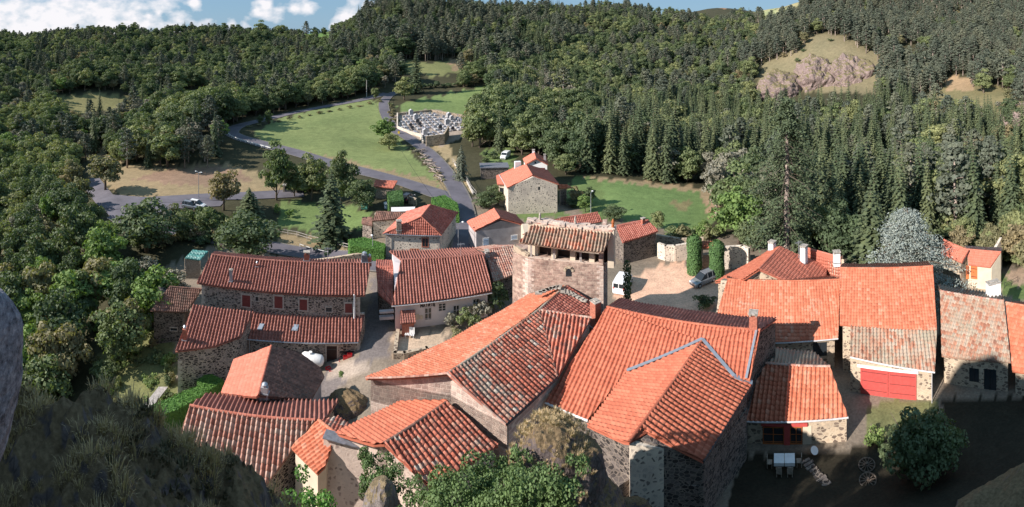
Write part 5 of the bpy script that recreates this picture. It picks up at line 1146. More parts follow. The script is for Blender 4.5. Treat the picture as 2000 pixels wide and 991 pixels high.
# ---- the woods: a jittered stand over every wooded zone, nearest as single trees, the remainder as one mass of each kind
def species(px, py, d, x=0, y=0):
    """what grows where, from the place's own zones (rows and columns of the photograph the spot is seen at)"""
    r = min(.999, max(0, .5 + 1.15 * mnoise.noise(Vector((x / 38, y / 38, 3))) + random.uniform(-.34, .34)))
    for poly in CLEAR:
        if in1(px, py, poly): return None
    for poly, mixes in WOODS:
        if in1(px, py, poly):
            acc = 0
            for k, w, h in mixes:
                acc += w
                if r < acc: return k, h * random.uniform(.7, 1.18) * (1 + .35 * mnoise.noise(Vector((x / 30, y / 30, 8))))
            return None
    return None
def in1(x, y, poly):
    c = False; n = len(poly)
    for i in range(n):
        x1, y1 = poly[i]; x2, y2 = poly[(i + 1) % n]
        if (y1 > y) != (y2 > y) and x < (x2 - x1) * (y - y1) / (y2 - y1) + x1: c = not c
    return c
B, DB, OL, BR_, GY, SP, PN = 'broadleaf_tree', 'dark_broadleaf_tree', 'olive_tree', 'bright_tree', 'bare_grey_tree', 'spruce_tree', 'pine_tree'
CLEAR = [
 [(105, 186), (190, 178), (258, 190), (266, 232), (190, 243), (115, 243)], [(350, 178), (405, 174), (415, 226), (352, 230)],
 [(160, 320), (200, 290), (240, 335), (330, 332), (430, 330), (530, 352), (600, 372), (740, 350), (900, 385), (1000, 395), (1130, 440), (1330, 475), (1500, 492), (1560, 510), (1850, 560), (2300, 560), (2300, 1300), (200, 1300), (190, 760), (222, 640), (245, 560), (220, 475), (178, 400), (160, 370)],
 [(430, 300), (440, 250), (480, 232), (590, 212), (700, 190), (750, 176), (790, 176), (850, 183), (957, 163), (965, 215), (925, 262), (900, 292), (945, 330), (1000, 330), (1130, 340), (1250, 352), (1395, 368), (1400, 440), (1100, 440), (870, 378), (740, 346), (640, 322), (560, 304), (500, 294)],
 [(755, 118), (830, 122), (905, 114), (914, 140), (850, 152), (770, 144)],
 [(590, 55), (650, 60), (650, 88), (590, 84)], [(430, 50), (470, 45), (470, 66), (430, 70)],
 [(1380, -40), (1565, -40), (1565, 20), (1545, 40), (1490, 42), (1470, 20), (1380, 16)],
 [(1470, 150), (1500, 122), (1562, 108), (1582, 74), (1630, 70), (1676, 98), (1720, 125), (1712, 205), (1690, 232), (1560, 236), (1472, 226)],
 [(1780, 196), (1850, 176), (1910, 190), (2000, 215), (2060, 225), (2060, 290), (1990, 290), (1930, 252), (1850, 235), (1790, 228)],
 [(1850, 150), (1895, 150), (1895, 176), (1850, 174)],
]
WOODS = [
 ([(-300, 90), (60, 88), (300, 80), (600, 80), (660, 120), (560, 190), (430, 200), (300, 180), (-300, 180)], [(DB, .34, 13), (B, .28, 12), (OL, .06, 10), (PN, .26, 15), (SP, .06, 17)]),
 ([(-300, 30), (700, 30), (700, 90), (-300, 95)], [(DB, .25, 11), (B, .25, 10), (PN, .12, 12)]),
 ([(-300, 170), (240, 175), (330, 200), (560, 190), (760, 120), (760, 205), (560, 215), (440, 250), (430, 330), (330, 330), (240, 330), (150, 330), (-300, 420)], [(B, .38, 11), (DB, .22, 12), (OL, .12, 9), (BR_, .05, 10), (PN, .12, 14), (SP, .08, 16), (GY, .03, 9)]),
 ([(-300, 320), (140, 325), (178, 400), (215, 475), (240, 560), (215, 640), (190, 760), (60, 860), (-300, 1000)], [(B, .42, 9), (DB, .25, 10), (OL, .12, 8), (BR_, .08, 9), (GY, .05, 8)]),
 ([(640, -20), (1100, -20), (1100, 120), (960, 165), (900, 120), (760, 120), (640, 130)], [(PN, .50, 18), (DB, .22, 14), (B, .1, 13), (SP, .18, 20)]),
 ([(560, 60), (800, 90), (780, 190), (560, 230)], [(B, .4, 12), (DB, .3, 13), (PN, .2, 15), (OL, .06, 10)]),
 ([(900, 110), (1130, 100), (1200, 200), (1130, 345), (1000, 300), (900, 300)], [(DB, .30, 14), (B, .36, 13), (OL, .06, 11), (SP, .16, 18), (PN, .09, 15), (GY, .03, 10)]),
 ([(1100, -20), (1400, -20), (1480, 60), (1480, 200), (1200, 240), (1100, 130)], [(PN, .34, 16), (B, .26, 13), (DB, .2, 13), (SP, .12, 18), (OL, .06, 10)]),
 ([(1100, 240), (1480, 200), (1780, 210), (2300, 330), (2300, 480), (1800, 480), (1560, 500), (1500, 480), (1390, 440), (1390, 365), (1130, 350)], [(SP, .60, 18), (PN, .12, 16), (B, .12, 13), (DB, .08, 12), (OL, .05, 11), (GY, .03, 10)]),
 ([(1480, -80), (2300, -80), (2300, 240), (1480, 240)], [(PN, .80, 16), (B, .07, 11), (OL, .06, 9), (DB, .04, 10)]),
 ([(1800, 400), (2300, 400), (2300, 570), (1990, 545), (1850, 500)], [(B, .4, 7), (OL, .3, 6), (DB, .2, 7)]),
]
TR = []
d = 34.0; row = 0
random.seed(21)
ROADPTS = [p for r in (RB, RC, RA, RP) for p in r]; RP2 = np.array([(p[0], p[1]) for p in ROADPTS])
prof_cache = {}
while d < 760:
    sp = 5.2 if d < 140 else 5.6 if d < 260 else 6.6 if d < 400 else 8.5 if d < 560 else 10
    n = int(2.5 * d / sp)
    for k in range(n):
        th_ = -1.25 + 2.5 * (k + .5 * (row % 2) + random.uniform(-.35, .35)) / n; dd = d + random.uniform(-.38, .38) * sp
        x, y = dd * math.sin(th_), dd * math.cos(th_); px = 1000 + F * th_
        if px < -160 or px > 2160: continue
        z = Tz(x, y); py = Y0 + F * (HC - z) / dd
        if py > 1000 and d < 40: continue
        s = species(px, py, dd, x, y)
        if not s: continue
        if dd < 320 and np.min(np.hypot(RP2[:, 0] - x, RP2[:, 1] - y)) < 4.6: continue
        TR.append((s[0], x, y, z, s[1], px, py, dd))
    d += sp * .9; row += 1
# leave out what stands wholly behind a ridge
binpx = {}
keep = []
TR.sort(key=lambda t_: t_[7])
_hor = {}
for t_ in TR:
    b = int(t_[5] // 12)
    if b not in _hor:
        th_ = (b * 12 + 6 - 1000) / F; hz = T(_ds * math.sin(th_), _ds * math.cos(th_)); sl = np.maximum.accumulate((hz - HC) / _ds); _hor[b] = sl
    j = np.searchsorted(_ds, t_[7]) - 1
    if (t_[3] + t_[4] - HC) / t_[7] > _hor[b][max(j - 3, 0)] - .004: keep.append(t_)
TR = keep
print('TREES', len(TR), {k: sum(1 for t_ in TR if t_[0] == k) for k in KINDS})
def where(px, py):
    for lim, txt in ((lambda: px < 350 and py > 330, 'in the wooded ravine at the left edge of the village'), (lambda: px < 640 and py < 175, 'on the shaded ridge at the upper left'), (lambda: px < 640, 'on the slope below the left ridge'),
                     (lambda: px < 1100 and py < 125, 'on the wooded central hilltop'), (lambda: px < 900, 'above the bend of the upper road'), (lambda: px < 1150, 'at the wood edge behind the cemetery'),
                     (lambda: px < 1480 and py < 210, 'on the hill between the central top and the pale rock'), (lambda: py > 400, 'at the foot of the plantation behind the barns'), (lambda: py > 205, 'in the plantation below the pale rock'),
                     (lambda: px > 1700, 'on the steep right hillside'), (lambda: True, 'around the pale rock outcrop')):
        if lim(): return txt
ADJ = {'broadleaf_tree': 'mid-green round leafy tree', 'dark_broadleaf_tree': 'dark green leafy tree', 'olive_tree': 'yellowish olive leafy tree', 'bright_tree': 'bright fresh green leafy tree', 'bare_grey_tree': 'thin greyish half-bare tree', 'spruce_tree': 'narrow pointed dark spruce', 'pine_tree': 'blue-green tiered pine'}
LM = ['at the left edge', 'left of the car park', 'above the car park', 'above the stone shed', 'above the long house', 'above the road bend', 'above the roadside trees', 'above the big meadow', 'above the lane fork', 'above the cemetery',
      'above the stone gable house', 'above the bell tower', 'above the right meadow', 'above the square', 'above the bright green tree', 'above the tall fir', 'above the manor', 'above the tall barn', 'above the blue cedar', 'above the lawn house', 'at the right edge']
def lab(k, px, py, H, mean, pl=False):
    return ('' if pl else 'tall ' if H > mean * 1.1 else 'low ' if H < mean * .88 else '') + ADJ[k] + ('s' if pl else '') + ', ' + ('front rows' if py > 290 else 'lower rows' if py > 215 else 'middle rows' if py > 140 else 'upper rows' if py > 80 else 'top of the hill') + ', ' + LM[min(20, max(0, int(px // 97)))]
NAMEOF = lambda k: {'bright_tree': 'broadleaf_tree', 'dark_broadleaf_tree': 'broadleaf_tree', 'olive_tree': 'broadleaf_tree', 'bare_grey_tree': 'broadleaf_tree'}.get(k, k)
quota = {'broadleaf_tree': 215, 'spruce_tree': 285, 'pine_tree': 285}; rest = {}; MEAN = {'broadleaf_tree': 11, 'dark_broadleaf_tree': 12, 'olive_tree': 9.5, 'bright_tree': 9.5, 'bare_grey_tree': 9, 'spruce_tree': 18, 'pine_tree': 15.5}
for t_ in sorted(TR, key=lambda t_: -t_[4] / t_[7] * (1 if -20 < t_[5] < 2020 else .1)):
    k = t_[0]; nm = NAMEOF(k)
    if quota[nm] > 0:
        quota[nm] -= 1; w = where(t_[5], t_[6]); plant(k, (t_[1], t_[2], t_[3] - .2), t_[4], lab(k, t_[5], t_[6], t_[4], MEAN[k]), lab(k, t_[5], t_[6], 0, 1, True), wide=random.uniform(.85, 1.2))
    else: rest.setdefault(k, []).append(t_)
def mass(name, label, kind, pts, cat):
    """the rest of a wood as one object: its points carry height and turn, the trees are placed on them"""
    me = bpy.data.meshes.new(name); me.from_pydata([(p[1], p[2], p[3] - .2) for p in pts], [], [])
    for an, vals in (('s', [p[4] / KINDS[kind][0][3] for p in pts]), ('r', [random.uniform(0, 6.28) for _ in pts])):
        at = me.attributes.new(an, 'FLOAT', 'POINT'); at.data.foreach_set('value', vals)
    o = bpy.data.objects.new(name, me); link(o); o['kind'] = 'stuff'; o['label'] = label; o['category'] = cat
    ng = bpy.data.node_groups.new(name, 'GeometryNodeTree'); ng.interface.new_socket('Geometry', in_out='INPUT', socket_type='NodeSocketGeometry'); ng.interface.new_socket('Geometry', in_out='OUTPUT', socket_type='NodeSocketGeometry')
    N_ = ng.nodes; L_ = ng.links; gi = N_.new('NodeGroupInput'); go = N_.new('NodeGroupOutput')
    gt = N_.new('GeometryNodeGeometryToInstance')
    for v in KINDS[kind]:
        oi = N_.new('GeometryNodeObjectInfo'); oi.inputs['Object'].default_value = v[2]; oi.inputs['As Instance'].default_value = False
        g2_ = N_.new('GeometryNodeGeometryToInstance'); L_.new(oi.outputs['Geometry'], g2_.inputs[0]); 
        if v is KINDS[kind][0]: jn = N_.new('GeometryNodeJoinGeometry')
        L_.new(g2_.outputs[0], jn.inputs[0])
    ip = N_.new('GeometryNodeInstanceOnPoints'); ip.inputs['Pick Instance'].default_value = True
    na_ = N_.new('GeometryNodeInputNamedAttribute'); na_.data_type = 'FLOAT'; na_.inputs['Name'].default_value = 's'
    nb_ = N_.new('GeometryNodeInputNamedAttribute'); nb_.data_type = 'FLOAT'; nb_.inputs['Name'].default_value = 'r'
    cx_ = N_.new('ShaderNodeCombineXYZ'); L_.new(nb_.outputs['Attribute'], cx_.inputs[2])
    rv = N_.new('FunctionNodeRandomValue'); rv.data_type = 'INT'; rv.inputs['Min'].default_value = 0 if False else rv.inputs['Min'].default_value
    for i_ in rv.inputs:
        if i_.name == 'Max' and i_.type == 'INT': i_.default_value = len(KINDS[kind]) - 1
        if i_.name == 'Min' and i_.type == 'INT': i_.default_value = 0
    L_.new([o_ for o_ in rv.outputs if o_.type == 'INT'][0], ip.inputs['Instance Index'])
    N_.remove(gt); L_.new(gi.outputs[0], ip.inputs['Points']); L_.new(jn.outputs[0], ip.inputs['Instance']); L_.new(cx_.outputs[0], ip.inputs['Rotation']); L_.new(na_.outputs['Attribute'], ip.inputs['Scale'])
    L_.new(ip.outputs[0], go.inputs[0]); md = o.modifiers.new('trees', 'NODES'); md.node_group = ng; return o
NMASS = {'pine_tree': ('pine_woods', 'distant blue-green pine woods covering the upper hillsides'), 'spruce_tree': ('spruce_woods', 'distant dark spruces scattered through the wooded hills'), 'broadleaf_tree': ('broadleaf_woods', 'distant mid-green leafy woods on the hills'),
         'dark_broadleaf_tree': ('dark_woods', 'distant dark leafy woods on the upper ridges'), 'olive_tree': ('olive_woods', 'distant yellowish trees dotted in the woods'), 'bright_tree': ('bright_woods', 'distant fresh green trees dotted in the woods'), 'bare_grey_tree': ('bare_woods', 'distant greyish bare trees dotted in the woods')}
for k, pts in rest.items(): mass(NMASS[k][0], NMASS[k][1], k, pts, 'woods')
# ---- trees one can point at
def one(kind, px, pyb, pyt, label, name=None, wpx=None, v=None, group=None, barkmat=None):
    p = G(px, pyb); dd = math.hypot(p.x, p.y); H = (pyb - pyt) * dd / F * .98
    o = plant(kind, p - Vector((0, 0, .15)), H, label, group, name, v=v)
    if wpx:
        W0 = {'spruce_tree': 6.2 / 20, 'pine_tree': 6.5 / 16, 'bush': 4 / 3, 'bare_grey_tree': .65, 'dark_broadleaf_tree': 8 / 11}.get(kind, .76); s = o.scale.z * (wpx * dd / F) / (H * W0) ; o.scale = (s, s, o.scale.z)
    return o
for a in [
 (DB, 287, 494, 388, 'big round dark green tree between the car park and the village road', 'round_tree', 122),
 (DB, 487, 512, 412, 'big dark leafy tree standing in front of the long farmhouse ridge', 'round_tree', 122),
 (SP, 647, 478, 330, 'broad dark conifer with drooping branches above the hedge', 'spruce_tree', 92),
 (B, 540, 392, 274, 'tall leafy tree with a visible trunk beside the small stone trough', None, 58),
 (B, 609, 392, 298, 'dense rounded tree right of the stone trough near the road', None, 62),
 (DB, 666, 400, 290, 'tall dark tree rising behind the broad conifer', None, 60),
 (DB, 705, 412, 345, 'dark tree cluster between the conifer and the bus shelter', None, 60),
 (B, 575, 385, 312, 'small leafy tree between the two tall roadside trees', None, 40),
 (SP, 487, 432, 365, 'short wide dark fir beside the car park bushes', None, 66),
 (OL, 437, 412, 328, 'sparse olive-brown tree at the edge of the car park', None, 64),
 (OL, 206, 372, 296, 'olive green tree at the top of the car park', None, 72),
 (BR_, 752, 282, 228, 'yellow-green tree at the corner of the meadow by the cemetery lane', None, 46),
 (B, 760, 292, 258, 'bushy lower tree beside the yellow-green one at the meadow corner', None, 40),
 (B, 524, 243, 212, 'small tree on the inner side of the road bend', None, 16), (DB, 507, 243, 224, 'round little tree beside the road bend', None, 15),
 (B, 790, 196, 150, 'loose leafy tree where the two upper lanes meet', None, 40), (SP, 813, 182, 92, 'tall single dark conifer above the lane fork', None, 40),
 (B, 733, 196, 165, 'slim tree by the power pole on the upper road', None, 16),
 (BR_, 1443, 478, 362, 'large fresh green tree at the right end of the meadow', None, 100),
 (SP, 1700, 560, 350, 'tall dark conifer behind the manor, left of the silvery cedar', None, 110),
 (DB, 1645, 520, 390, 'dark tree between the bare-trunked fir and the cedar', None, 100), (B, 1605, 478, 395, 'shadowy leafy tree behind the manor chimneys', None, 80), (DB, 1972, 246, 188, 'single dark round tree on the reddish slope at the right edge', None, 46),
 (DB, 1470, 492, 420, 'dark leafy tree just behind the ruined gate wall', None, 70), (BR_, 1375, 455, 428, 'small green tree behind the tall clipped cypress', None, 26),
 (B, 1284, 448, 410, 'small round tree beside the chimney of the square house', None, 30),
 (DB, 973, 398, 358, 'dark garden tree at the left wall of the stone gable house', None, 56), (DB, 950, 408, 372, 'dark garden tree near the lane junction', None, 46),
 (BR_, 1143, 415, 378, 'bright garden tree right of the stone gable house', None, 32), (OL, 1125, 402, 362, 'brownish garden tree right of the stone gable house', None, 28), (DB, 1152, 402, 360, 'dark pointed garden tree beside the meadow', None, 24),
 (DB, 1200, 432, 398, 'dark bushy tree at the lower edge of the meadow', None, 46), (B, 1105, 342, 298, 'pale green tree behind the stone gable house', None, 44), (DB, 1120, 405, 385, 'low dark shrubby tree at the end of the gable house garden', None, 30),
 (B, 1215, 330, 262, 'grey-green tree at the dark wood edge above the meadow', None, 60), (B, 1340, 352, 290, 'leafy tree at the wood edge on the far side of the meadow', None, 60), (GY, 1300, 350, 280, 'bare greyish tree at the wood edge above the meadow', None, 60),
 (B, 235, 700, 590, 'olive tree at the left of the vegetable garden', None, 100), (BR_, 240, 600, 508, 'bright green leafy tree left of the stone shed', None, 120), (BR_, 150, 640, 520, 'large green tree in the ravine left of the garden', None, 110),
 (OL, 250, 690, 585, 'brownish green tree beside the vegetable garden', None, 80), (DB, 150, 520, 395, 'bare-looking dark tree in the ravine below the car park', None, 90), (OL, 100, 760, 630, 'olive green tree above the foreground crag', None, 110),
 (BR_, 300, 640, 520, 'bright leafy tree touching the left wall of the stone shed', None, 110), (DB, 120, 700, 560, 'dark full tree close to the blurred stone edge', None, 120), (DB, 255, 625, 500, 'dark tree between the two bright ones by the shed', None, 90), (B, 90, 800, 690, 'green tree half hidden behind the crag', None, 110), (DB, 355, 470, 415, 'dark bushy tree at the upper edge of the village road', None, 50), (B, 405, 462, 405, 'leafy tree between the two big round trees', None, 50),
 (B, 205, 745, 700, 'small tree between the crag and the garden path', None, 50),
 (GY, 340, 590, 525, 'loose twiggy tree beside the stone shed roof', None, 60), (GY, 285, 560, 500, 'twiggy olive tree left of the garden shed', None, 60),
]: one(a[0], a[1], a[2], a[3], a[4], a[5], a[6])
for px_, py_, H_, v_, lb in ((1775, 950, 6.0, 0, 'big dark round tree in the shaded garden at the lower right'), (1835, 935, 5.2, 1, 'second dark tree just right of the big round one')):
    o = plant(DB, P(px_, py_, .8), H_, lb, v=v_, wide=1.15)
# blue conifer by the lane
cr, tr = spruce(51, H=10, W=5.5, lev=18); t = Thing('blue_spruce', 'bluish conifer beside the fenced lane below the cemetery', 'tree', G(901, 352)); t.o.location = G(901, 352)
t.base = Vector((0, 0, 0)); t.part('crown', cr, 'leaf_blue_dark' if 'leaf_blue_dark' in MATS else 'leaf_pine', attr='lv'); t.part('trunk', tr, 'bark'); 
s_ = (352 - 284) * math.hypot(*t.o.location[:2]) / F / 10; t.o.scale = (s_, s_, s_)
# grey weeping garden tree
# great cedar
rng = np.random.default_rng(77); V = []; Fq = []; A = []; nv = 0; Hc = 13.0; tr = MB(); tr.tube([(0, 0, -1), (0, 0, 6), (.2, 0, Hc * .95)], [.45, .3, .05], 8)
for k in range(120):
    t_ = (k + .5) / 120; z = 1.2 + (Hc - 1.2) * t_; L = 8.6 * (1 - t_) ** .72 * rng.uniform(.6, 1.08) + .3; a = k * 2.4 + rng.uniform(-.3, .3); dx, dy = math.cos(a), math.sin(a); ns = 7
    tr.tube([(0, 0, z * .96), (dx * L * .5, dy * L * .5, z + .5), (dx * L * .9, dy * L * .9, z + .1)], [.09, .06, .02], 4, cap=False)
    for s in range(2, ns + 1):
        u = s / ns; m = 44; q = rng.normal(0, 1, (m, 3)); c = np.array([dx * L * u, dy * L * u, z + L * (.16 * u - .2 * u * u)])
        v, f, aa = cards(c + q * np.array([.62, .62, .14]) * (.5 + .5 * (1 - abs(u - .6))), np.tile([dx * .35, dy * .35, 1.0], (m, 1)), .24, rng, .6, .45); V.append(v); Fq.append(f + nv); A.append(aa); nv += len(v)
cr = MB(); cr.add(np.concatenate(V), np.concatenate(Fq), np.concatenate(A)); t = Thing('blue_cedar', 'large silvery blue cedar with layered branches behind the tall barn', 'tree', (0, 0, 0)); t.part('crown', cr, 'leaf_blue', attr='lv'); t.part('trunk', tr, 'bark')
p = PD(1770, 71, -1.0); t.o.location = p; t.o.scale = (1.15, 1.15, .98)
# tall fir with the long bare trunk
rng = np.random.default_rng(88); V = []; Fq = []; A = []; nv = 0; Hf = 28.0; tr = MB(); tr.tube([(0, 0, -1), (0, 0, 8), (.15, 0, 18), (0, .1, Hf)], [.55, .46, .34, .06], 9); br_ = MB()
for k in range(190):
    t_ = (k + .5) / 190; z = 6.5 + (Hf - 6.5) * t_; L = (6.6 if t_ < .55 else 6.6 * (1 - t_) / .45 + .3) * rng.uniform(.35, 1.1) * (.75 + .5 * math.sin(t_ * 9) ** 2); a = rng.uniform(0, 6.28); dx, dy = math.cos(a), math.sin(a)
    br_.tube([(0, 0, z), (dx * L * .5, dy * L * .5, z - .1 * L), (dx * L, dy * L, z - .3 * L)], [.035, .025, .01], 4, cap=False)
    if rng.random() < .05: continue
    for s in range(3, 8):
        u = s / 7; m = 20; q = rng.normal(0, 1, (m, 3)); c = np.array([dx * L * u, dy * L * u, z - L * .3 * u - .1])
        if t_ < .8 and c[0] * .53 + c[1] * .85 < .1 and abs(c[0] * .85 - c[1] * .53) < .95: continue
        v, f, aa = cards(c + q * np.array([.5, .5, .3]), np.tile([dx * .5, dy * .5, .8], (m, 1)), .32, rng, .5, .7); V.append(v); Fq.append(f + nv); A.append(aa); nv += len(v)
cr = MB(); cr.add(np.concatenate(V), np.concatenate(Fq), np.concatenate(A)); t = Thing('bare_trunk_fir', 'very tall sparse fir with a long pale bare trunk behind the manor roof', 'tree', (0, 0, 0)); t.part('crown', cr, 'leaf_spruce', attr='lv'); k_ = t.part('trunk', tr, 'pale_bark'); t.part('branches', br_, 'bark', parent=k_)
p = PD(1536, 77, -1.0); t.o.location = p
# ---- bushes and hedgerows
def bushes(spec):
    for (px, py, h, w, kind, label, grp) in spec:
        p = G(px, py); o = plant('bush', p - Vector((0, 0, .1)), h, label, grp, 'bush'); s = w / 4; o.scale = (s, s, h / 3)
        if kind != 'leaf_broad':
            for ch in o.children:
                if ch.name.startswith('crown'): ch.material_slots[0].link = 'OBJECT'; ch.material_slots[0].material = MATS[kind]
bl = []
random.seed(5)
for k in range(16): bl.append((335 + k * 9.5 + random.uniform(-3, 3), 432 + k * 1.2 + random.uniform(-4, 4), random.uniform(2, 4), random.uniform(3, 4.5), random.choice(['leaf_broad', 'leaf_dark', 'leaf_grey']), 'leafy bush in the hedgerow below the car park', 'bushes below the car park'))
for k in range(14): bl.append((486 + (742 - 486) * k / 13, 247 - 48 * k / 13 + random.uniform(-1, 1) + 2, random.uniform(.8, 1.6), random.uniform(2, 3.5), 'leaf_olive', 'low scrubby bush along the inner verge of the upper road', 'scrub along the upper road'))
for k in range(12): bl.append((782 + (915 - 782) * k / 11 + random.uniform(-3, 3), 176 - 8 * k / 11, random.uniform(2, 4), random.uniform(4, 6), 'leaf_dark', 'dark bush in the hedgerow above the cemetery meadow', 'hedgerow above the cemetery meadow'))
for k in range(12): bl.append((808 + 58 * k / 11, 292 + 62 * k / 11, random.uniform(.5, 1.3), random.uniform(1.5, 3), random.choice(['leaf_olive', 'leaf_grey', 'leaf_broad']), 'low scrubby bush on the bank beside the cemetery lane', 'scrub on the lane bank'))
for k in range(10): bl.append((1405 - 10 * (k % 3) - 9 * k, 462 + 2 * (k % 4), random.uniform(1.5, 3), random.uniform(2.5, 4), random.choice(['leaf_olive', 'leaf_broad', 'leaf_bright']), 'bush along the garden wall behind the square', 'bushes behind the square'))
for k in range(9): bl.append((762 + 3 * (k % 3), 205 + k * 6, random.uniform(1, 2), random.uniform(2, 3), random.choice(['leaf_broad', 'leaf_olive']), 'roadside bush between the lane and the cemetery meadow', 'bushes along the cemetery lane'))
for k in range(12): bl.append((1850 + 14 * k, 466 + 5 * k + random.uniform(-5, 5), random.uniform(2, 4.5), random.uniform(4, 6), random.choice(['leaf_olive', 'leaf_broad', 'leaf_dark']), 'rounded bush on the slope behind the lawn house', 'bushes behind the lawn house'))
for k in range(8): bl.append((1810 - 14 * k, 500 + random.uniform(-5, 5), random.uniform(2, 4), 5, 'leaf_dark', 'shaded bush under the silvery cedar', 'bushes under the cedar'))
for k in range(44): bl.append((190 + random.uniform(0, 150), 640 + random.uniform(0, 160), random.uniform(.5, 1.5), random.uniform(1.2, 2.6), random.choice(['leaf_bright', 'leaf_broad', 'leaf_dark', 'leaf_olive']), 'leafy plant patch in the vegetable garden', 'vegetable garden plants'))
for k in range(10): bl.append((1005 + random.uniform(0, 60) - 60, 305 + random.uniform(0, 50), random.uniform(1, 2.5), random.uniform(2, 3.5), 'leaf_dark', 'shaded shrub in the garden above the lane', 'garden shrubs above the lane'))
for k in range(20): bl.append((250 + k * 14 + random.uniform(-5, 5), 478 - k * .6 + random.uniform(-4, 10), random.uniform(1.5, 3.5), random.uniform(3, 5), random.choice(['leaf_broad', 'leaf_dark', 'leaf_olive']), 'bush on the bank below the village road', 'bushes below the village road'))
for k in range(9): bl.append((560 + k * 14, 372 + random.uniform(-3, 3), random.uniform(1.5, 3), 4, 'leaf_broad', 'bush under the roadside trees by the trough', 'bushes under the roadside trees'))
for k in range(40): bl.append((1790 + random.uniform(0, 230), 200 + random.uniform(0, 70), random.uniform(1, 3), random.uniform(2.5, 5), random.choice(['leaf_olive', 'leaf_grey', 'leaf_broad']), 'low scrub bush on the dry slope at the right edge', 'scrub on the right slope'))
for k in range(9): bl.append((1530 + random.uniform(0, 180), 78 + random.uniform(0, 55), random.uniform(1.5, 4), random.uniform(3, 6), random.choice(['leaf_olive', 'leaf_dark', 'leaf_broad']), 'bush scattered above the pale rock domes', 'bushes above the pale rock'))
for px, py, h, w, m, l in ((385, 470, 3.0, 4, 'leaf_olive', 'round olive bush beside the village road sign'), (985, 598, 0, 0, 0, 0), (540, 418, 2.2, 2, 'leaf_bright', 'small pale green shrub on the garden lawn'), (566, 425, 2.4, 2, 'leaf_bright', 'second small pale green shrub on the garden lawn'), (318, 540, 1.5, 3, 'leaf_bright', 'leafy pumpkin patch beside the green garden shed'), (1815, 330, 8, 13, 'leaf_dark', 'x')):
    if h and l != 'x': bl.append((px, py, h, w, m, l, None))
bushes(bl)
for i, (px, py, z, h, w, m, l) in enumerate(((912, 640, .4, 2.2, 3.0, 'leaf_broad', 'garden shrub nearest the town hall door'), (935, 622, .4, 3.2, 3.4, 'leaf_grey', 'rose shrub in the middle of the town hall bed'), (965, 606, .3, 3.4, 4.2, 'leaf_dark', 'dark shrub at the right end of the town hall front'), (880, 636, .3, 1.6, 2.2, 'leaf_grey', 'greyish low shrub beside the town hall door'), (893, 662, 0, 1.0, 2.4, 'leaf_olive', 'low plant bed beside the gravel forecourt'), (1708, 868, .8, 1.6, 2.2, 'leaf_bright', 'small sunlit shrub between the cottage and the barn'), (1918, 556, 0, 2.6, 2.4, 'leaf_bright', 'bright green shrub in front of the lawn house doors'), (1375, 600, 0, 1.8, 3.4, 'leaf_dark', 'dark shrub on the shaded edge of the gravel square'), (690, 727, -1.8, .6, 1.0, 'leaf_bright', 'potted green plant on the cobbles by the red crates'), (667, 738, -1.8, .7, 1.1, 'leaf_bright', 'potted green plant beside the brown roof'))):
    p = P(px, py, z); o = plant('bush', p, h, l, None, 'bush'); o.scale = (w / 4, w / 4, h / 3)
    for ch in o.children:
        if ch.name.startswith('crown'): ch.material_slots[0].link = 'OBJECT'; ch.material_slots[0].material = MATS[m]
# ================================================================== rocks
def rock(name, c, r, seed, mat, label, sub=5, amp=.28, freq=1.0, squash=1.0, rz=0.0, kind=None, ribs=0.0, cat='rock', flatbot=True):
    bm = bmesh.new(); bmesh.ops.create_icosphere(bm, subdivisions=sub, radius=1.0); off = Vector((seed * 7.3, seed * 3.1, seed * 1.7)); ca, sa = math.cos(rz), math.sin(rz)
    for v in bm.verts:
        p = v.co.copy(); q = Vector((p.x * r[0], p.y * r[1], p.z * r[2]))
        n = mnoise.fractal(q * .35 * freq + off, .9, 2.1, 6) * 1.0 + (mnoise.ridged_multi_fractal(q * .22 * freq + off, 1.0, 2.0, 5, 1.0, 2.0) - 1.0) * .35
        if ribs: n += ribs * math.sin(q.x * 1.1 + 2 * mnoise.noise(q * .2 + off)) * (1 - abs(p.z))
        q = q * (1 + amp * n); v.co = (q.x * ca - q.y * sa, q.x * sa + q.y * ca, q.z)
    me = bpy.data.meshes.new(name); bm.to_mesh(me); bm.free(); me.materials.append(MATS[mat])
    o = bpy.data.objects.new(name, me); link(o); o.location = c
    if label: o['label'] = label; o['category'] = cat
    if kind: o['kind'] = kind
    return o
# foreground crag at the lower left: a rough shelf that breaks off along a falling crest
def crag_z(x, y):
    ax, ay = -14.5, 7.0; dx, dy = .757, .653; u = (x - ax) * dx + (y - ay) * dy; s_ = -(x - ax) * dy + (y - ay) * dx   # s_>0 beyond the crest
    ze = np.interp(u, [-3, 1.5, 3, 4, 5, 7, 9, 10.5, 12.0, 13.5, 15], [23.4, 25.7, 26.5, 27.1, 26.8, 25.8, 24.3, 22.9, 21.0, 18.0, 13])
    n = mnoise.fractal(Vector((x * .55, y * .55, 3.0)), .62, 2.1, 7) * .95 + (mnoise.voronoi(Vector((x * 1.1, y * 1.1, 1)))[0][1] - .6) * .45 + (mnoise.ridged_multi_fractal(Vector((x * .35, y * .35, 9.0)), 1.0, 2.0, 5, 1.0, 2.0) - 1.2) * .30
    if s_ > 0: z = ze - 1.5 * s_ - .12 * s_ * s_ + n * .9
    else: z = ze - .16 * abs(s_) + n * (.55 + .1 * min(abs(s_), 3))
    return z
mb = MB(); nx = 260; NY = 230; xs = np.linspace(-23, -1.5, nx); ys = np.linspace(1.5, 20, NY); V = []
for x in xs:
    for y in ys: V.append((x, y, crag_z(x, y)))
Fc = [[i * NY + j, (i + 1) * NY + j, (i + 1) * NY + j + 1, i * NY + j + 1] for i in range(nx - 1) for j in range(NY - 1)]
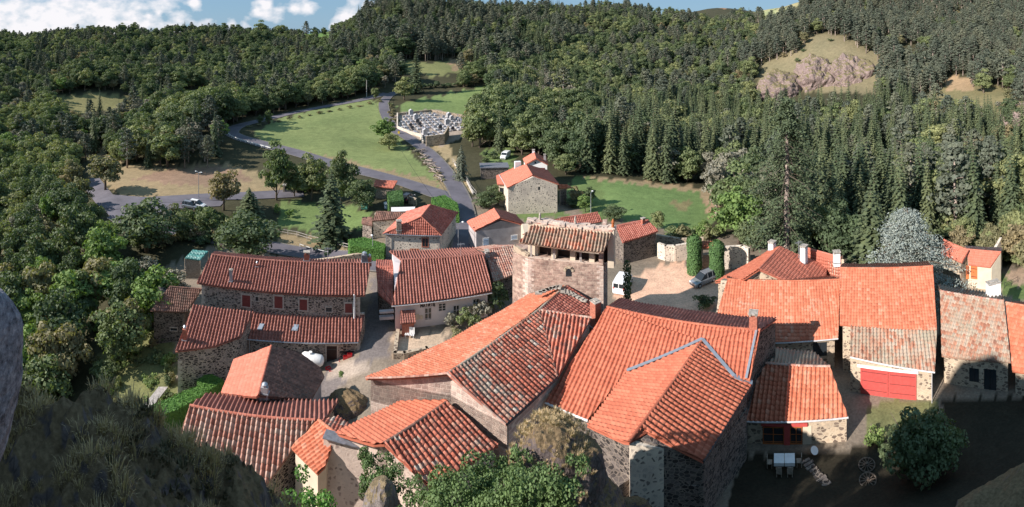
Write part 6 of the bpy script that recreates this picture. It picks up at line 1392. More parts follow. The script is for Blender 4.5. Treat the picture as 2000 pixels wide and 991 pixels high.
mb.add(V, np.array(Fc)); CRAG = single('rocky_crag', mb, 'rock_crag', 'big dark rocky crag with dry grass filling the lower left of the view', 'rock')
# tufts of dry grass on the crag
def tufts(name, pts, mat, label, hgt=.5, blades=26, cat='grass', spread=.22, wid=.03):
    rng = np.random.default_rng(len(pts)); V = []; Fq = []; A = []; nv = 0
    for (x, y, z, k) in pts:
        m = blades; a = rng.uniform(0, 6.28, m); rr = rng.uniform(0, spread, m) * k; h_ = hgt * k * rng.uniform(.5, 1.1, m); lean = rng.uniform(.1, .75, m) * h_
        b = np.stack([x + rr * np.cos(a), y + rr * np.sin(a), np.full(m, z - .05)], 1); t1 = b + np.stack([np.cos(a) * lean * .5, np.sin(a) * lean * .5, h_ * .7], 1); t2 = b + np.stack([np.cos(a) * lean, np.sin(a) * lean, h_ * .85], 1)
        w = np.stack([-np.sin(a), np.cos(a), np.zeros(m)], 1) * wid * k
        v = np.stack([b - w, b + w, t1 + w * .7, t1 - w * .7, t1 - w * .7, t1 + w * .7, t2 + w * .1, t2 - w * .1], 1).reshape(-1, 3)
        f = np.arange(8 * m).reshape(-1, 4); V.append(v); Fq.append(f + nv); nv += len(v); A.append(np.repeat(rng.random(m), 2))
    mb = MB(); mb.add(np.concatenate(V), np.concatenate(Fq), np.concatenate(A)); o = single(name, mb, mat, label, cat, attr='lv', kind='stuff'); return o
rng = random.Random(3); pts = []
for k in range(900):
    u = rng.uniform(0, 13); s_ = rng.uniform(-6.5, .7) if rng.random() < .7 else rng.uniform(-1.2, .4); x = -14.5 + .757 * u - .653 * s_; y = 7 + .653 * u + .757 * s_; n = mnoise.noise(Vector((x * .5, y * .5, 1)))
    if n > -.06: pts.append((x, y, crag_z(x, y), rng.uniform(.5, 1.3) * (1.25 if s_ > -1.2 else 1)))
tufts('dry_grass', pts, 'dry_grass', 'dry yellow grass tufts growing on the foreground crag', .30, 40, wid=.010)
pts = []
for k in range(260):
    u = rng.uniform(3, 12); s_ = rng.uniform(-6, 0); x = -14.5 + .757 * u - .653 * s_; y = 7 + .653 * u + .757 * s_
    if mnoise.noise(Vector((x * .4, y * .4, 7))) > .05: pts.append((x, y, crag_z(x, y), rng.uniform(.6, 1.3)))
tufts('weeds', pts, 'crag_weed', 'dark brownish weeds in the hollows of the foreground crag', .18, 30, 'weeds', .25, .03)
# castle ruin round the lookout: its blurred edge shows at the far left, its unseen walls are shaped to throw the shadow over the lower right
def ragged_wall(name, a, b, th, zb, prof, mat, label, cat='wall'):
    a = Vector(a); b = Vector(b); d = (b - a).normalized(); n = Vector((-d.y, d.x, 0)) * th / 2; L = (b - a).length; N_ = max(8, int(L / .7)); mb = MB(); V = []; Fq = []
    for i in range(N_ + 1):
        p = a.lerp(b, i / N_); zt = np.interp(i / N_, [q[0] for q in prof], [q[1] for q in prof]) + .5 * mnoise.noise(Vector((i * .9, len(prof), 2)))
        V += [(p.x - n.x, p.y - n.y, zb), (p.x + n.x, p.y + n.y, zb), (p.x + n.x, p.y + n.y, zt + .1 * random.random()), (p.x - n.x, p.y - n.y, zt)]
    for i in range(N_):
        k = 4 * i; Fq += [[k + 1, k + 5, k + 6, k + 2], [k + 2, k + 6, k + 7, k + 3], [k + 3, k + 7, k + 4, k]]
    Fq += [[0, 1, 2, 3], [4 * N_ + 3, 4 * N_ + 2, 4 * N_ + 1, 4 * N_]]; mb.add(V, Fq); return single(name, mb, mat, label, cat)
ragged_wall('castle_wall', (-24, -34, 0), (-25.5, -8, 0), 1.2, 15, [(0, 42), (.2, 43.6), (.4, 44.2), (.6, 43.3), (.8, 45.4), (1, 44.2)], 'dark_rubble', 'long ruined castle wall out of view behind the lookout on its left')
ragged_wall('castle_keep_wall', (-25, -8, 0), (-25.5, 8.6, 0), 1.6, 15, [(0, 45), (.3, 46.0), (.5, 44.2), (.7, 45.5), (.86, 44.0), (.93, 43.4), (1, 41)], 'dark_rubble', 'high ruined keep wall out of view to the left of the lookout')
o = rock('parapet_stone', (-1.131, .523, 37.10), (.082, .2, .29), 4, 'granite', 'out-of-focus grey-violet granite wall edge at the far left', 5, .16, 9.0)
# rocks in the middle foreground
rock('rock_knoll', PD(1085, 28.3, 10.0), (3.7, 3.2, 4.7), 2, 'rock_crag', 'mossy rock knoll with brown grass rising in front of the church', 6, .22, .8)
rock('rock_spur', PD(748, 31, 5.6), (1.5, 1.6, 3.0), 5, 'rock_basalt', 'small pale grey rock spur beside the ivy at the bottom centre', 5, .3, 1.2)
rock('rock_mass', PD(560, 17.5, 14.5), (4.2, 2.4, 4.6), 6, 'rock_basalt', 'dark shaded rock at the bottom left of centre under the crag', 5, .25, .7)
rock('rock_shelf', PD(2010, 22, 13.5), (5.0, 3.4, 3.6), 8, 'rock_crag', 'shaded grey rock shelf in the bottom right corner', 5, .25, .7, rz=-.6)
rock('shade_rock', PD(1215, 32.9, 4.2), (3.6, .9, 2.3), 17, 'rock_crag', 'added dark rock standing in for shade at the foot of the cross wing wall', 5, .22, 1.0, rz=-.25)  # dark rock added in place of the shade on the wall foot
rock('yard_boulder', P(682, 806, -1.4), (2.6, 1.8, 1.9), 9, 'rock_crag', 'dark craggy boulder in the yard between the brown roof house and the church', 5, .3, 1.0)
rng = random.Random(9); pts = []
for k in range(420):
    a = rng.uniform(0, 6.28); r_ = rng.uniform(0, 2.7); c = PD(1080, 28.3, 12); pts.append((c.x + r_ * math.cos(a), c.y + r_ * math.sin(a) * 1.1, 10.2 + 5.1 * math.sqrt(max(0, 1 - (r_ / 3.3) ** 2)) + rng.uniform(-.2, .15), rng.uniform(.4, .9)))
tufts('knoll_grass', pts, 'dry_grass', 'brown grass on top of the rock knoll in the bottom centre', .25, 34, wid=.015)
# big pale outcrop on the right hill: four ribbed domes
def far_rock(px, py, d, r, seed, label, rz=0, ribs=.08): c = PD(px, d, HC - (py - Y0) * d / F); return rock('rock_outcrop', c, r, seed, 'rock_pink', label, 6, .20, .35, rz=rz, ribs=ribs)
far_rock(1522, 176, 306, (15, 12, 12), 11, 'left pale rock dome on the wooded right hill'); far_rock(1592, 172, 316, (16, 16, 19), 12, 'tall middle pale rock dome on the wooded right hill'); far_rock(1660, 168, 318, (20, 16, 19), 13, 'right pale rock dome with vertical ribs on the wooded hill')
far_rock(1985, 245, 190, (7, 6, 10), 14, 'reddish rock face at the right edge below the pines')
# ivy and scrub
def leafmass(name, blobs, mat, label, leaf=.16, per=420, cat='ivy'):
    rng = np.random.default_rng(len(blobs) * 7); V = []; Fq = []; A = []; nv = 0
    for (c, r) in blobs:
        m = int(per * (r[0] * r[1] + r[0] * r[2]) / 2); q = rng.normal(0, 1, (m, 3)); q /= np.linalg.norm(q, axis=1)[:, None]
        v, f, a = cards(np.array(c)[None] + q * np.array(r) * rng.uniform(.75, 1.05, m)[:, None], q, leaf, rng, .6); V.append(v); Fq.append(f + nv); A.append(a * .6 + rng.random() * .4); nv += len(v)
    mb = MB(); mb.add(np.concatenate(V), np.concatenate(Fq), np.concatenate(A)); return single(name, mb, mat, label, cat, attr='lv')
rng = random.Random(12)
def blobline(spec):
    out = []
    for (px, py, d, r) in spec:
        c = PD(px, d, HC - (py - Y0) * d / F)
        for k in range(7): out.append(((c.x + rng.uniform(-r, r) * .9, c.y + rng.uniform(-r, r) * .9, c.z + rng.uniform(-r, r) * .7), (r * rng.uniform(.35, .6),) * 2 + (r * rng.uniform(.3, .5),)))
    return out
leafmass('ivy', blobline([(715, 885, 34.6, .55), (722, 905, 34.2, .6), (740, 905, 34.0, .7), (762, 918, 33.4, .7), (730, 930, 33.4, .7), (755, 940, 32.8, .7), (785, 950, 32.0, .7), (718, 955, 32.8, .5), (805, 975, 31, .8)]), 'leaf_ivy', 'green ivy spilling over the corner of the pinkish stone end wall', .10, 1100)
leafmass('shrubbery', blobline([(900, 985, 25, 1.3), (865, 1010, 24.5, 1.2), (940, 960, 25, 1.2), (968, 935, 25.5, .8), (945, 990, 23, 1.3), (990, 985, 22, 1.2), (1030, 975, 21.4, 1.0), (1075, 970, 21.2, .9), (1100, 990, 20.5, 1.0), (1030, 1020, 20.5, 1.3), (880, 1050, 23, 1.6), (992, 905, 26.5, .6), (1020, 890, 26.2, .5), (1000, 925, 25.5, .6), (1130, 905, 26.3, .5), (1110, 950, 21.2, .5)]), 'leaf_ivy', 'dense green shrubs covering the foot of the rock knoll at the bottom centre', .095, 1300, 'shrubs')
leafmass('garden_bush', blobline([(600, 975, 31, 1.1), (618, 985, 30, 1.0)]), 'leaf_hedge', 'round dark green bush under the stair tower at the bottom', .14, 460, 'bush')
leafmass('wall_creeper', [((P(1209, 505, 8).x, 58.2, z_), (.5, .5, .9)) for z_ in (4, 5, 6, 7, 8, 9)], 'leaf_dark', 'climbing plant on the right side of the bell tower', .2, 500, 'creeper')
# ================================================================== clipped hedges and cypresses
def hedge(name, poly, zt, zb, mat, label, leaf=.13, dens=120, group=None, cat='hedge'):
    """clipped hedge: a solid green core hidden under thousands of small leaves on its faces"""
    rng = np.random.default_rng(int(abs(poly[0][0] * 13))); V = []; N = []; n = len(poly); P_ = [Vector((p[0], p[1], 0)) for p in poly]; c0 = sum(P_, Vector()) / n
    for i in range(n):
        a, b = P_[i], P_[(i + 1) % n]; m = int((b - a).length * (zt - zb) * dens); t_ = rng.random(m); z = rng.uniform(zb, zt, m); d = (b - a).normalized(); nn = Vector((d.y, -d.x, 0)); nn = nn if nn.dot(a - c0) > 0 else -nn
        V.append(np.stack([a.x + (b.x - a.x) * t_, a.y + (b.y - a.y) * t_, z], 1) + rng.normal(0, .035, (m, 3))); N.append(np.tile([nn.x, nn.y, .25], (m, 1)))
        t1 = P_[(i + 1) % n]; ar = abs((a - c0).cross(t1 - c0).z) / 2; m = int(ar * dens); u, w = rng.random(m), rng.random(m); k = u + w > 1; u[k] = 1 - u[k]; w[k] = 1 - w[k]
        V.append(np.stack([c0.x + (a.x - c0.x) * u + (t1.x - c0.x) * w, c0.y + (a.y - c0.y) * u + (t1.y - c0.y) * w, np.full(m, zt)], 1) + rng.normal(0, .035, (m, 3))); N.append(np.tile([0, 0, 1.0], (m, 1)))
    v, f, a = cards(np.concatenate(V), np.concatenate(N), leaf, rng, .4); mb = MB(); mb.add(v, f, a); mb.prism([(*toward((p.x, p.y), (c0.x, c0.y), .06), zt - .05) for p in P_], zb); 
    mb.f[1] = np.array([q if len(q) == 4 else q for q in mb.f[1]], dtype=object) if False else mb.f[1]; return single(name, mb, mat, label, cat, attr='lv', group=group)
hq = lambda pts, z: [P(x, y, z)[:2] for x, y in pts]
hedge('box_hedge', hq([(384.5, 743), (407.6, 729), (437.7, 743), (402, 767)], -1.9), -1.9, -4.5, 'leaf_hedge', 'clipped hedge block nearest the brown roof house')
hedge('box_hedge', hq([(342, 771), (388, 753), (403, 768), (352, 796)], -2.0), -2.0, -4.5, 'leaf_hedge', 'clipped hedge block second from the top of the row')
hedge('box_hedge', hq([(292, 794), (341, 773), (358, 795), (308, 815)], -2.1), -2.1, -4.5, 'leaf_hedge', 'clipped hedge block third down the row beside the wooden pallet')
hedge('box_hedge', hq([(262, 813), (292, 797), (309, 816), (272, 832)], -2.2), -2.2, -4.5, 'leaf_hedge', 'lowest clipped hedge block, next to the crag')
hedge('garden_hedge', hq([(680, 468), (712, 463), (754, 477), (750, 489), (684, 480)], 1.9), 1.9, -.6, 'leaf_hedge', 'long clipped green hedge left of the corner house', .16, 70)
hedge('rounded_hedge', hq([(843, 386), (868, 381), (893, 396), (897, 415), (870, 412), (845, 398)], 2.3), 2.3, -.3, 'leaf_hedge', 'bright rounded hedge right behind the hipped roof', .18, 60)
hedge('dark_hedge', hq([(755, 374), (785, 371), (788, 392), (760, 394)], 3), 3, -.5, 'leaf_topiary', 'tall dark hedge below the bus shelter', .2, 60)
def column(name, px, pyb, pyt, w, label):
    p = P(px, pyb, 0); d = math.hypot(p.x, p.y); H = (pyb - pyt) * d / F; rng = np.random.default_rng(px); m = int(H * w * 420); t_ = rng.random(m); a = rng.uniform(0, 6.28, m)
    r_ = w / 2 * np.clip(np.minimum(1.0, (1 - t_) * 7 + .45) , 0, 1) * rng.uniform(.9, 1.06, m) * (1 + .07 * np.sin(t_ * 11 + a * 2)); c = np.stack([r_ * np.cos(a), r_ * np.sin(a), t_ * H], 1); N = np.stack([np.cos(a), np.sin(a), np.full(m, .3)], 1)
    v, f, aa = cards(c, N, .17, rng, .4); mb = MB(); mb.add(v, f, aa); mb.tube([(0, 0, .2), (0, 0, H * .5), (0, 0, H * .96)], [w * .42, w * .44, w * .25], 10, .3)
    t = Thing(name, label, 'topiary', p); t.base = Vector((0, 0, 0)); t.part('crown', mb, 'leaf_topiary', attr='lv'); mb = MB(); mb.tube([(0, 0, -.3), (0, 0, .5)], .15, 8); t.part('trunk', mb, 'bark')
column('clipped_cypress', 1356, 532, 461, 2.2, 'clipped columnar cypress left of the gate pillar at the square'); column('clipped_cypress', 1400, 543, 471, 2.2, 'clipped columnar cypress right of the gate, behind the grey car')
# gate pillar and ruined wall behind the square
h = House('gate_pillar', 'stone gate building with a small tiled cap between the two clipped cypresses', 'gate', P(1382, 528, 0)); a = P(1382, 528, 0); 
mb = MB(); mb.box((a.x - .9, a.y + .6, -.5), .7, .6, 4.2, -.35); mb.box((a.x + 1.3, a.y, -.5), .6, .6, 4.2, -.35); mb.box((a.x + .2, a.y + .3, 3.2), 2.9, .6, .5, -.35); h.part('pillar', mb, 'pale_rubble')
z = 4.3; q_ = [Vector((a.x - 1.9, a.y + 1.5, z)), Vector((a.x + 1.9, a.y + .1, z)), Vector((a.x + 1.5, a.y - 1.0, z - .5)), Vector((a.x - 2.3, a.y + .4, z - .5))]; h.roof([q_], 'tiles_orange_old', .3, .35, .06)
mb = MB(); mb.box((a.x + .2, a.y + .25, -.3), 1.6, .08, 2.6, -.35); h.part('gate_leaf', mb, 'old_wood')
wall_run('ruined_wall', [P(1417, 520, 0), P(1450, 518, 0), P(1462, 523, 0)], .5, 'pale_rubble', 'ruined stone wall with openings right of the clipped cypresses', h0=3.2)
wall_run('garden_wall', [P(1287, 500, 0), P(1300, 505, 0), P(1318, 505, 0), P(1345, 500, 0)], .5, 'pale_rubble', 'rough low garden wall between the square house and the cypresses', h0=2.2)
wall_run('meadow_wall', [P(1284, 470, 0), P(1330, 478, 0), P(1372, 476, 0)], .5, 'tan_rubble', 'old dry-stone wall at the bottom of the meadow', h0=1.1)
# ================================================================== cemetery
wall_run('cemetery_wall', [G(776, 226), G(776, 252), G(800, 262), G(822, 268), G(826, 282)], .5, 'pale_rubble', 'low pale wall round the cemetery along the lane', h0=1.1)
wall_run('cemetery_retaining_wall', [G(833, 287), G(867, 283), G(876, 266)], .5, 'tan_rubble', 'high dark stone retaining corner of the cemetery', h0=3.6)
wall_run('cemetery_back_wall', [G(776, 226), G(842, 218), G(914, 230)], .4, 'tan_rubble', 'rear wall of the cemetery below the meadow', h0=.9)
def tomb(kind, mat, label):
    t = Thing('tomb', label, 'tomb', (0, 0, 0), 'tombs in the cemetery'); mb = MB(); mb.box((0, 0, -.4), 1.3, 2.3, .65); mb.box((0, -.05, .25), 1.1, 2.0, .14); t.part('slab', mb, mat)
    mb = MB()
    if kind == 0: mb.box((0, 1.0, .1), 1.15, .22, 1.1); mb.box((0, 1.0, 1.2), .8, .2, .15); t.part('headstone', mb, mat)
    elif kind == 1: mb.box((0, 1.0, .1), .5, .3, .5); mb.box((0, 1.0, .6), .14, .12, 1.15); mb.box((0, 1.0, 1.25), .62, .12, .14); t.part('cross', mb, 'tomb_pale')
    elif kind == 2:
        mb.prism([(-.75, .3, 1.9), (.75, .3, 1.9), (.75, 1.6, 1.9), (-.75, 1.6, 1.9)], -.2); mb.prism([(-.85, .2, 1.95), (0, .2, 2.5), (.85, .2, 1.95), (.85, 1.7, 1.95), (0, 1.7, 2.5), (-.85, 1.7, 1.95)], 1.9); t.part('chapel', mb, mat)
    else: mb.box((0, 1.0, .1), 1.0, .2, .75); mb.tube([(.3, .2, .38), (.3, .2, .62)], [.16, .22], 8); t.part('headstone', mb, 'tomb_grey')
    return t.o
protos = [tomb(0, 'tomb_pale', 'pale stone tomb with an upright headstone in the walled cemetery'), tomb(1, 'tomb_grey', 'grey tomb with a pale cross in the walled cemetery'), tomb(2, 'tomb_pale', 'small pale chapel tomb in the walled cemetery'), tomb(3, 'tomb_pale', 'low pale tomb with a grey headstone in the walled cemetery'), tomb(0, 'tomb_dark', 'polished dark tomb in the walled cemetery'), tomb(1, 'tomb_pale', 'pale tomb with a cross in the walled cemetery')]
rng = random.Random(31); used = set(); cpoly = [(781, 229), (840, 222), (908, 233), (905, 252), (872, 262), (850, 276), (830, 266), (783, 254)]
c0, c1 = G(783, 250), G(905, 240); e1 = (c1 - c0); e1.z = 0; e1.normalize(); e2 = Vector((-e1.y, e1.x, 0)); k_ = 0
for i in range(-1, 16):
    for j in range(-6, 12):
        p = c0 + e1 * (i * 2.05 + rng.uniform(-.15, .15)) + e2 * (j * 3.2 + rng.uniform(-.25, .25)); z = Tz(p.x, p.y); px, py = proj(p.x, p.y, z)
        if not in1(px, py, cpoly) or rng.random() < .06: continue
        w = rng.choices(range(6), (4, 3, .7, 3, 1.2, 2))[0]; sc = rng.uniform(.85, 1.15); rz = math.atan2(e1.y, e1.x) + rng.uniform(-.06, .06)
        if w in used: copy_thing(protos[w], (p.x, p.y, z), rz, sc)
        else: used.add(w); o = protos[w]; o.location = (p.x, p.y, z); o.rotation_euler = (0, 0, rz); o.scale = (sc,) * 3
mb = MB(); p = G(779, 262); mb.box((0, 0, 0), .7, .6, 1.1); t = Thing('waste_bin', 'yellow waste bin by the cemetery gate', 'bin', (0, 0, 0)); t.part('body', mb, 'yellow' if 'yellow' in MATS else plain('yellow', (.65, .45, .05))); mb = MB(); mb.box((0, 0, 1.1), .76, .66, .08); t.part('lid', mb, 'dark_metal'); t.o.location = p
# ================================================================== vehicles
def car(name, label, p, rz, L=4.3, Wd=1.8, H=1.6, paint='car_grey', van=False, cat='car'):
    """x forward; lower body lofted from rounded sections, glazed cabin, four wheels"""
    t = Thing(name, label, cat, (0, 0, 0)); h2 = H * .55
    if van: st = [(-.5, .30, .94, .96), (-.49, .96, .96, .98), (-.1, 1.0, 1.0, 1.0), (.18, .98, .97, 1.0), (.30, .62, .95, .97), (.47, .50, .86, .9), (.5, .34, .8, .86)]
    else: st = [(-.5, .40, .82, .86), (-.485, .62, .88, .92), (-.3, .63, .93, 1.0), (.05, .62, .94, 1.0), (.2, .60, .93, .98), (.40, .53, .86, .93), (.49, .44, .76, .84), (.5, .3, .7, .8)]
    mb = MB(); V = []
    for (u, zt, wt, wb) in st:
        x = u * L; zt *= H; w1 = Wd / 2
        V += [(x, -w1 * wb * .93, .22), (x, -w1 * wb, .42), (x, -w1 * wb, zt * .6 + .2), (x, -w1 * wt, zt * .93), (x, -w1 * wt * .86, zt), (x, w1 * wt * .86, zt), (x, w1 * wt, zt * .93), (x, w1 * wb, zt * .6 + .2), (x, w1 * wb, .42), (x, w1 * wb * .93, .22)]
    Fq = [[k * 10 + i, k * 10 + (i + 1) % 10, (k + 1) * 10 + (i + 1) % 10, (k + 1) * 10 + i] for k in range(len(st) - 1) for i in range(10)] + [list(range(10))[::-1], [10 * (len(st) - 1) + i for i in range(10)]]
    mb.add(V, Fq); t.part('body', mb, paint)
    if not van:
        mb = MB(); cs = [(-.47, .62, .86), (-.40, .97, .72), (-.1, 1.0, .72), (.06, .97, .70), (.26, .60, .84)]; V = []
        for (u, zt, w) in cs: V += [(u * L, -Wd / 2 * .90, .60 * H), (u * L, -Wd / 2 * w, zt * H), (u * L, Wd / 2 * w, zt * H), (u * L, Wd / 2 * .90, .60 * H)]
        Fq = [[k * 4 + i, k * 4 + (i + 1) % 4, (k + 1) * 4 + (i + 1) % 4, (k + 1) * 4 + i] for k in range(4) for i in range(4)] + [[3, 2, 1, 0], [16, 17, 18, 19]]; mb.add(V, Fq); t.part('windows', mb, 'glass_dark')
        mb = MB(); mb.box((-.17 * L, 0, .985 * H), .42 * L, Wd * .72, .045); r_ = t.part('roof', mb, paint)
        for s_ in (-1, 1): mb = MB(); mb.beam((-.37 * L, s_ * Wd * .34, 1.03 * H + .02), (.02 * L, s_ * Wd * .34, 1.03 * H + .02), .04); t.part('roof_rail', mb, 'dark_metal', parent=r_)
        for u in (-.28, -.06):
            for s_ in (-1, 1): mb = MB(); mb.beam((u * L, s_ * Wd * .455, .6 * H), (u * L, s_ * Wd * .365, .985 * H), .08); t.part('pillar', mb, paint)
    else:
        for (x0, x1, y, z0, z1) in ((.30, .19, 0, .62, .93),):
            mb = MB(); mb.add([(x0 * L, -Wd * .44, z0 * H), (x0 * L, Wd * .44, z0 * H), (x1 * L + .04, Wd * .42, z1 * H), (x1 * L + .04, -Wd * .42, z1 * H)], [[0, 1, 2, 3]]); t.part('windscreen', mb, 'glass_dark')
        for s_ in (-1, 1):
            mb = MB(); mb.box((-.502 * L, s_ * Wd * .22, H * .55), .02, Wd * .36, H * .3); t.part('rear_window', mb, 'glass_dark')
            mb = MB(); mb.box((.12 * L, s_ * Wd * .497, H * .55), L * .16, .03, H * .32); t.part('side_window', mb, 'glass_dark')
    for s_ in (-1, 1):
        mb = MB(); mb.box((L * .478, s_ * Wd * .33, H * .36), .12, .34, .16); t.part('headlight', mb, 'white_paint')
        mb = MB(); mb.box((-L * .492, s_ * Wd * .38, H * .45), .06, .2, .28); t.part('tail_light', mb, 'red_plastic')
        for u in (-.31, .32):
            mb = MB(); mb.tube([(u * L, s_ * (Wd / 2 - .2), .33), (u * L, s_ * (Wd / 2 + .01), .33)], .33, 16); w_ = t.part('wheel', mb, 'rubber'); mb = MB(); mb.tube([(u * L, s_ * (Wd / 2 + .0), .33), (u * L, s_ * (Wd / 2 + .025), .33)], .2, 12); t.part('rim', mb, 'grey_zinc', parent=w_)
    mb = MB(); mb.box((L * .495, 0, .3), .05, Wd * .7, .2); t.part('bumper', mb, 'dark_metal')
    t.o.location = p; t.o.rotation_euler = (0, 0, rz); return t.o
car('parked_car', 'silver grey car parked on the sandy square beside the clipped cypress', P(1374, 553, 0), math.radians(197))
car('parked_van', 'white van parked on the square, half hidden by the bell tower', P(1217, 562, 0), math.radians(60), 4.6, 1.9, 1.95, 'van_white', True, 'van')
p = G(987, 309); car('parked_van', 'small white van parked in the grass clearing by the wood edge', p, math.radians(250), 4.4, 1.85, 1.9, 'van_white', True, 'van')
plain('car_dark', (.05, .05, .06), .25, .6, .3, var=.02)
p = G(797, 392); car('parked_car', 'dark car parked beside the yard under the upper road', p, math.radians(75), paint='car_dark')
p = G(385, 405); car('parked_car', 'pale blue-white car half hidden by the car park bushes', p, math.radians(10), paint='van_white')
p = G(372, 407); car('parked_car', 'silver car at the left of the pale one in the car park', p, math.radians(10), paint='car_grey')
# ================================================================== street and garden furniture
def lamp(label, p, h=5.5, rz=0.0, double=False):
    t = Thing('street_lamp', label, 'street lamp', (0, 0, 0)); mb = MB(); mb.tube([(0, 0, -.3), (0, 0, h)], [.09, .05], 8); t.part('pole', mb, 'grey_zinc')
    for s_ in ((1, -1) if double else (1,)):
        mb = MB(); mb.tube([(0, 0, h - .1), (.5 * s_, 0, h + .15), (.9 * s_, 0, h + .2)], .035, 6); a_ = t.part('arm', mb, 'grey_zinc'); mb = MB(); mb.tube([(.85 * s_, 0, h + .28), (.85 * s_, 0, h + .18), (.85 * s_, 0, h + .08)], [.08, .24, .2], 10); t.part('lamp_head', mb, 'white_paint', parent=a_)
    t.o.location = p; t.o.rotation_euler = (0, 0, rz)
lamp('street lamp in the dark lane beside the corner house', P(895, 497, 0), 5.2, .5); lamp('tall street lamp on the dry slope above the car park', G(388, 388), 6.5, 0, True); lamp('street lamp at the foot of the bright hedge by the long house', P(728, 503, 0), 3.2, 2)
lamp('lamp post in the garden beside the stone gable house', P(980, 398, 0), 4.5, 2.5); lamp('lamp post at the edge of the meadow right of the bell tower', P(1154, 420, 0), 4.5, 1)
t = Thing('power_pole', 'pale concrete power pole above the upper road', 'pole', (0, 0, 0)); mb = MB(); mb.tube([(0, 0, -.5), (0, 0, 8.5)], [.22, .14], 8); t.part('pole', mb, 'pale_kerb'); mb = MB(); mb.beam((-.9, 0, 8.2), (.9, 0, 8.2), .12); t.part('crossarm', mb, 'dark_metal'); t.o.location = G(716, 190)
t = Thing('mast', 'thin mast on the wooded central hilltop', 'mast', (0, 0, 0)); mb = MB(); mb.tube([(0, 0, 0), (0, 0, 34)], [.3, .12], 6); t.part('pole', mb, 'dark_metal'); t.o.location = PD(803, 540, Tz(*PD(803, 540)[:2]))
def fence(name, label, pts, h=1.0, rails=2, mat='grey_wood', step=2.0, w=.08):
    t = Thing(name, label, 'fence', pts[0]); pp = []
    for a, b in zip(pts[:-1], pts[1:]):
        n = max(1, int((b - a).length / step)); pp += [a.lerp(b, k / n) for k in range(n)]
    pp.append(pts[-1]); pp = [Vector((p.x, p.y, Tz(p.x, p.y))) for p in pp]
    for p in pp: mb = MB(); mb.beam(p - Vector((0, 0, .3)), p + Vector((0, 0, h)), w * 1.2); t.part('post', mb, mat)
    for r_ in range(rails):
        z = Vector((0, 0, h * (r_ + 1) / rails - .08)); mb = MB()
        for a, b in zip(pp[:-1], pp[1:]): mb.beam(a + z, b + z, w * .6, w)
        t.part('rail', mb, mat)
fence('wooden_fence', 'wooden post and rail fence above the village road bank', [G(545, 456), G(580, 462), G(620, 474), G(660, 482), G(682, 488)], 1.0)
fence('road_rail', 'low white wooden rail beside the village road', [G(586, 484), G(610, 492), G(640, 499)], .7, 1, 'white_paint', 2.2)
fence('lane_fence', 'long wire fence on low posts along the cemetery lane', [G(884, 318), G(905, 345), G(920, 372), G(930, 385)], 1.3, 2, 'pale_kerb', 2.5, .06)
fence('courtyard_fence', 'small iron garden fence by the grey lawn object at the right edge', [P(1962, 566, 0), P(1975, 560, 0), P(1988, 552, 0)], .9, 2, 'dark_metal', .8, .04)
wall_run('lane_wall', [G(888, 322), G(908, 348), G(924, 380)], .3, 'pale_kerb', 'low pale retaining wall at the edge of the cemetery lane', h0=.45)
wall_run('road_wall', [P(905, 398, 0) + Vector((2.2, 0, 0)), P(925, 404, 0) + Vector((1.5, 0, 0))], .4, 'dark_rubble', 'short dark wall at the lane junction', h0=1.2)
wall_run('yard_pillar', [P(800, 398, 0), P(812, 402, 0)], .5, 'tan_rubble', 'stone yard gate pillar by the dark parked car', h0=1.6)
wall_run('roadside_wall', [P(612, 507, 0) + Vector((0, 0, -1)), P(690, 507, 0), P(752, 500, 0)], .5, 'tan_rubble', 'low stone wall along the village road in front of the clipped hedge', h0=.9)
# log pile
rng = random.Random(2); mb = MB()
for k in range(60):
    px = rng.uniform(822, 862); py = 300 + (px - 822) * 1.25 + rng.uniform(-8, 8); p = G(px, py); a_ = rng.uniform(0, 3.14); d = Vector((math.cos(a_), math.sin(a_), rng.uniform(-.1, .15))) * rng.uniform(.8, 1.8); mb.tube([p - d + Vector((0, 0, .15 + rng.random() * .5)), p + d + Vector((0, 0, .15 + rng.random() * .5))], rng.uniform(.06, .16), 6)
single('log_pile', mb, 'pale_bark', 'long heap of cut branches and logs on the bank beside the cemetery lane', 'log pile')
# picnic shelter trough by the roadside trees
t = Thing('roadside_shelter', 'pale block shelter by the roadside trees at the end of the upper car park', 'shelter', G(566, 376)); p = G(566, 376); d_ = Vector((1, .3, 0)).normalized()
mb = MB(); mb.box((p.x - 1.6, p.y, p.z - .2), .4, 1.4, 1.9, .3); t.part('side_wall', mb, 'cream_render'); mb = MB(); mb.box((p.x + 1.6, p.y + .5, p.z - .2), .4, 1.4, 1.9, .3); t.part('side_wall', mb, 'cream_render'); mb = MB(); mb.box((p.x, p.y + .25, p.z + 1.7), 3.8, 1.6, .2, .3); t.part('top_slab', mb, 'pale_kerb'); mb = MB(); mb.box((p.x, p.y + .3, p.z), 2.6, .8, .6, .3); t.part('basin', mb, 'tomb_grey')
# green garden shed
h = House('garden_shed', 'little garden shed with green translucent corrugated sheets, left of the long house', 'shed', P(385, 515, -3)); q_ = [P(377, 488, -.6), P(407, 491, -.6), P(391, 508, -1.1), P(361, 504, -1.1)]; h.roof([q_], 'green_plastic', .25, 1.2, .05)
for k in (0, 1, 2, 3): mb = MB(); mb.beam((q_[k].x, q_[k].y, -5.5), (q_[k].x, q_[k].y, q_[k].z - .1), .1); h.part('post', mb, 'old_wood')
mb = MB(); wallquad(mb, q_[3] + Vector((.1, .2, 0)), q_[2] + Vector((-.1, .2, 0)), .08, -5, -1.4); h.part('board_wall', mb, 'old_wood')
fence('garden_fence', 'green net fence round the vegetable plot left of the long house', [P(305, 512, -5), P(318, 545, -5), P(335, 565, -5)], 1.1, 3, 'green_plastic', 1.6, .05)
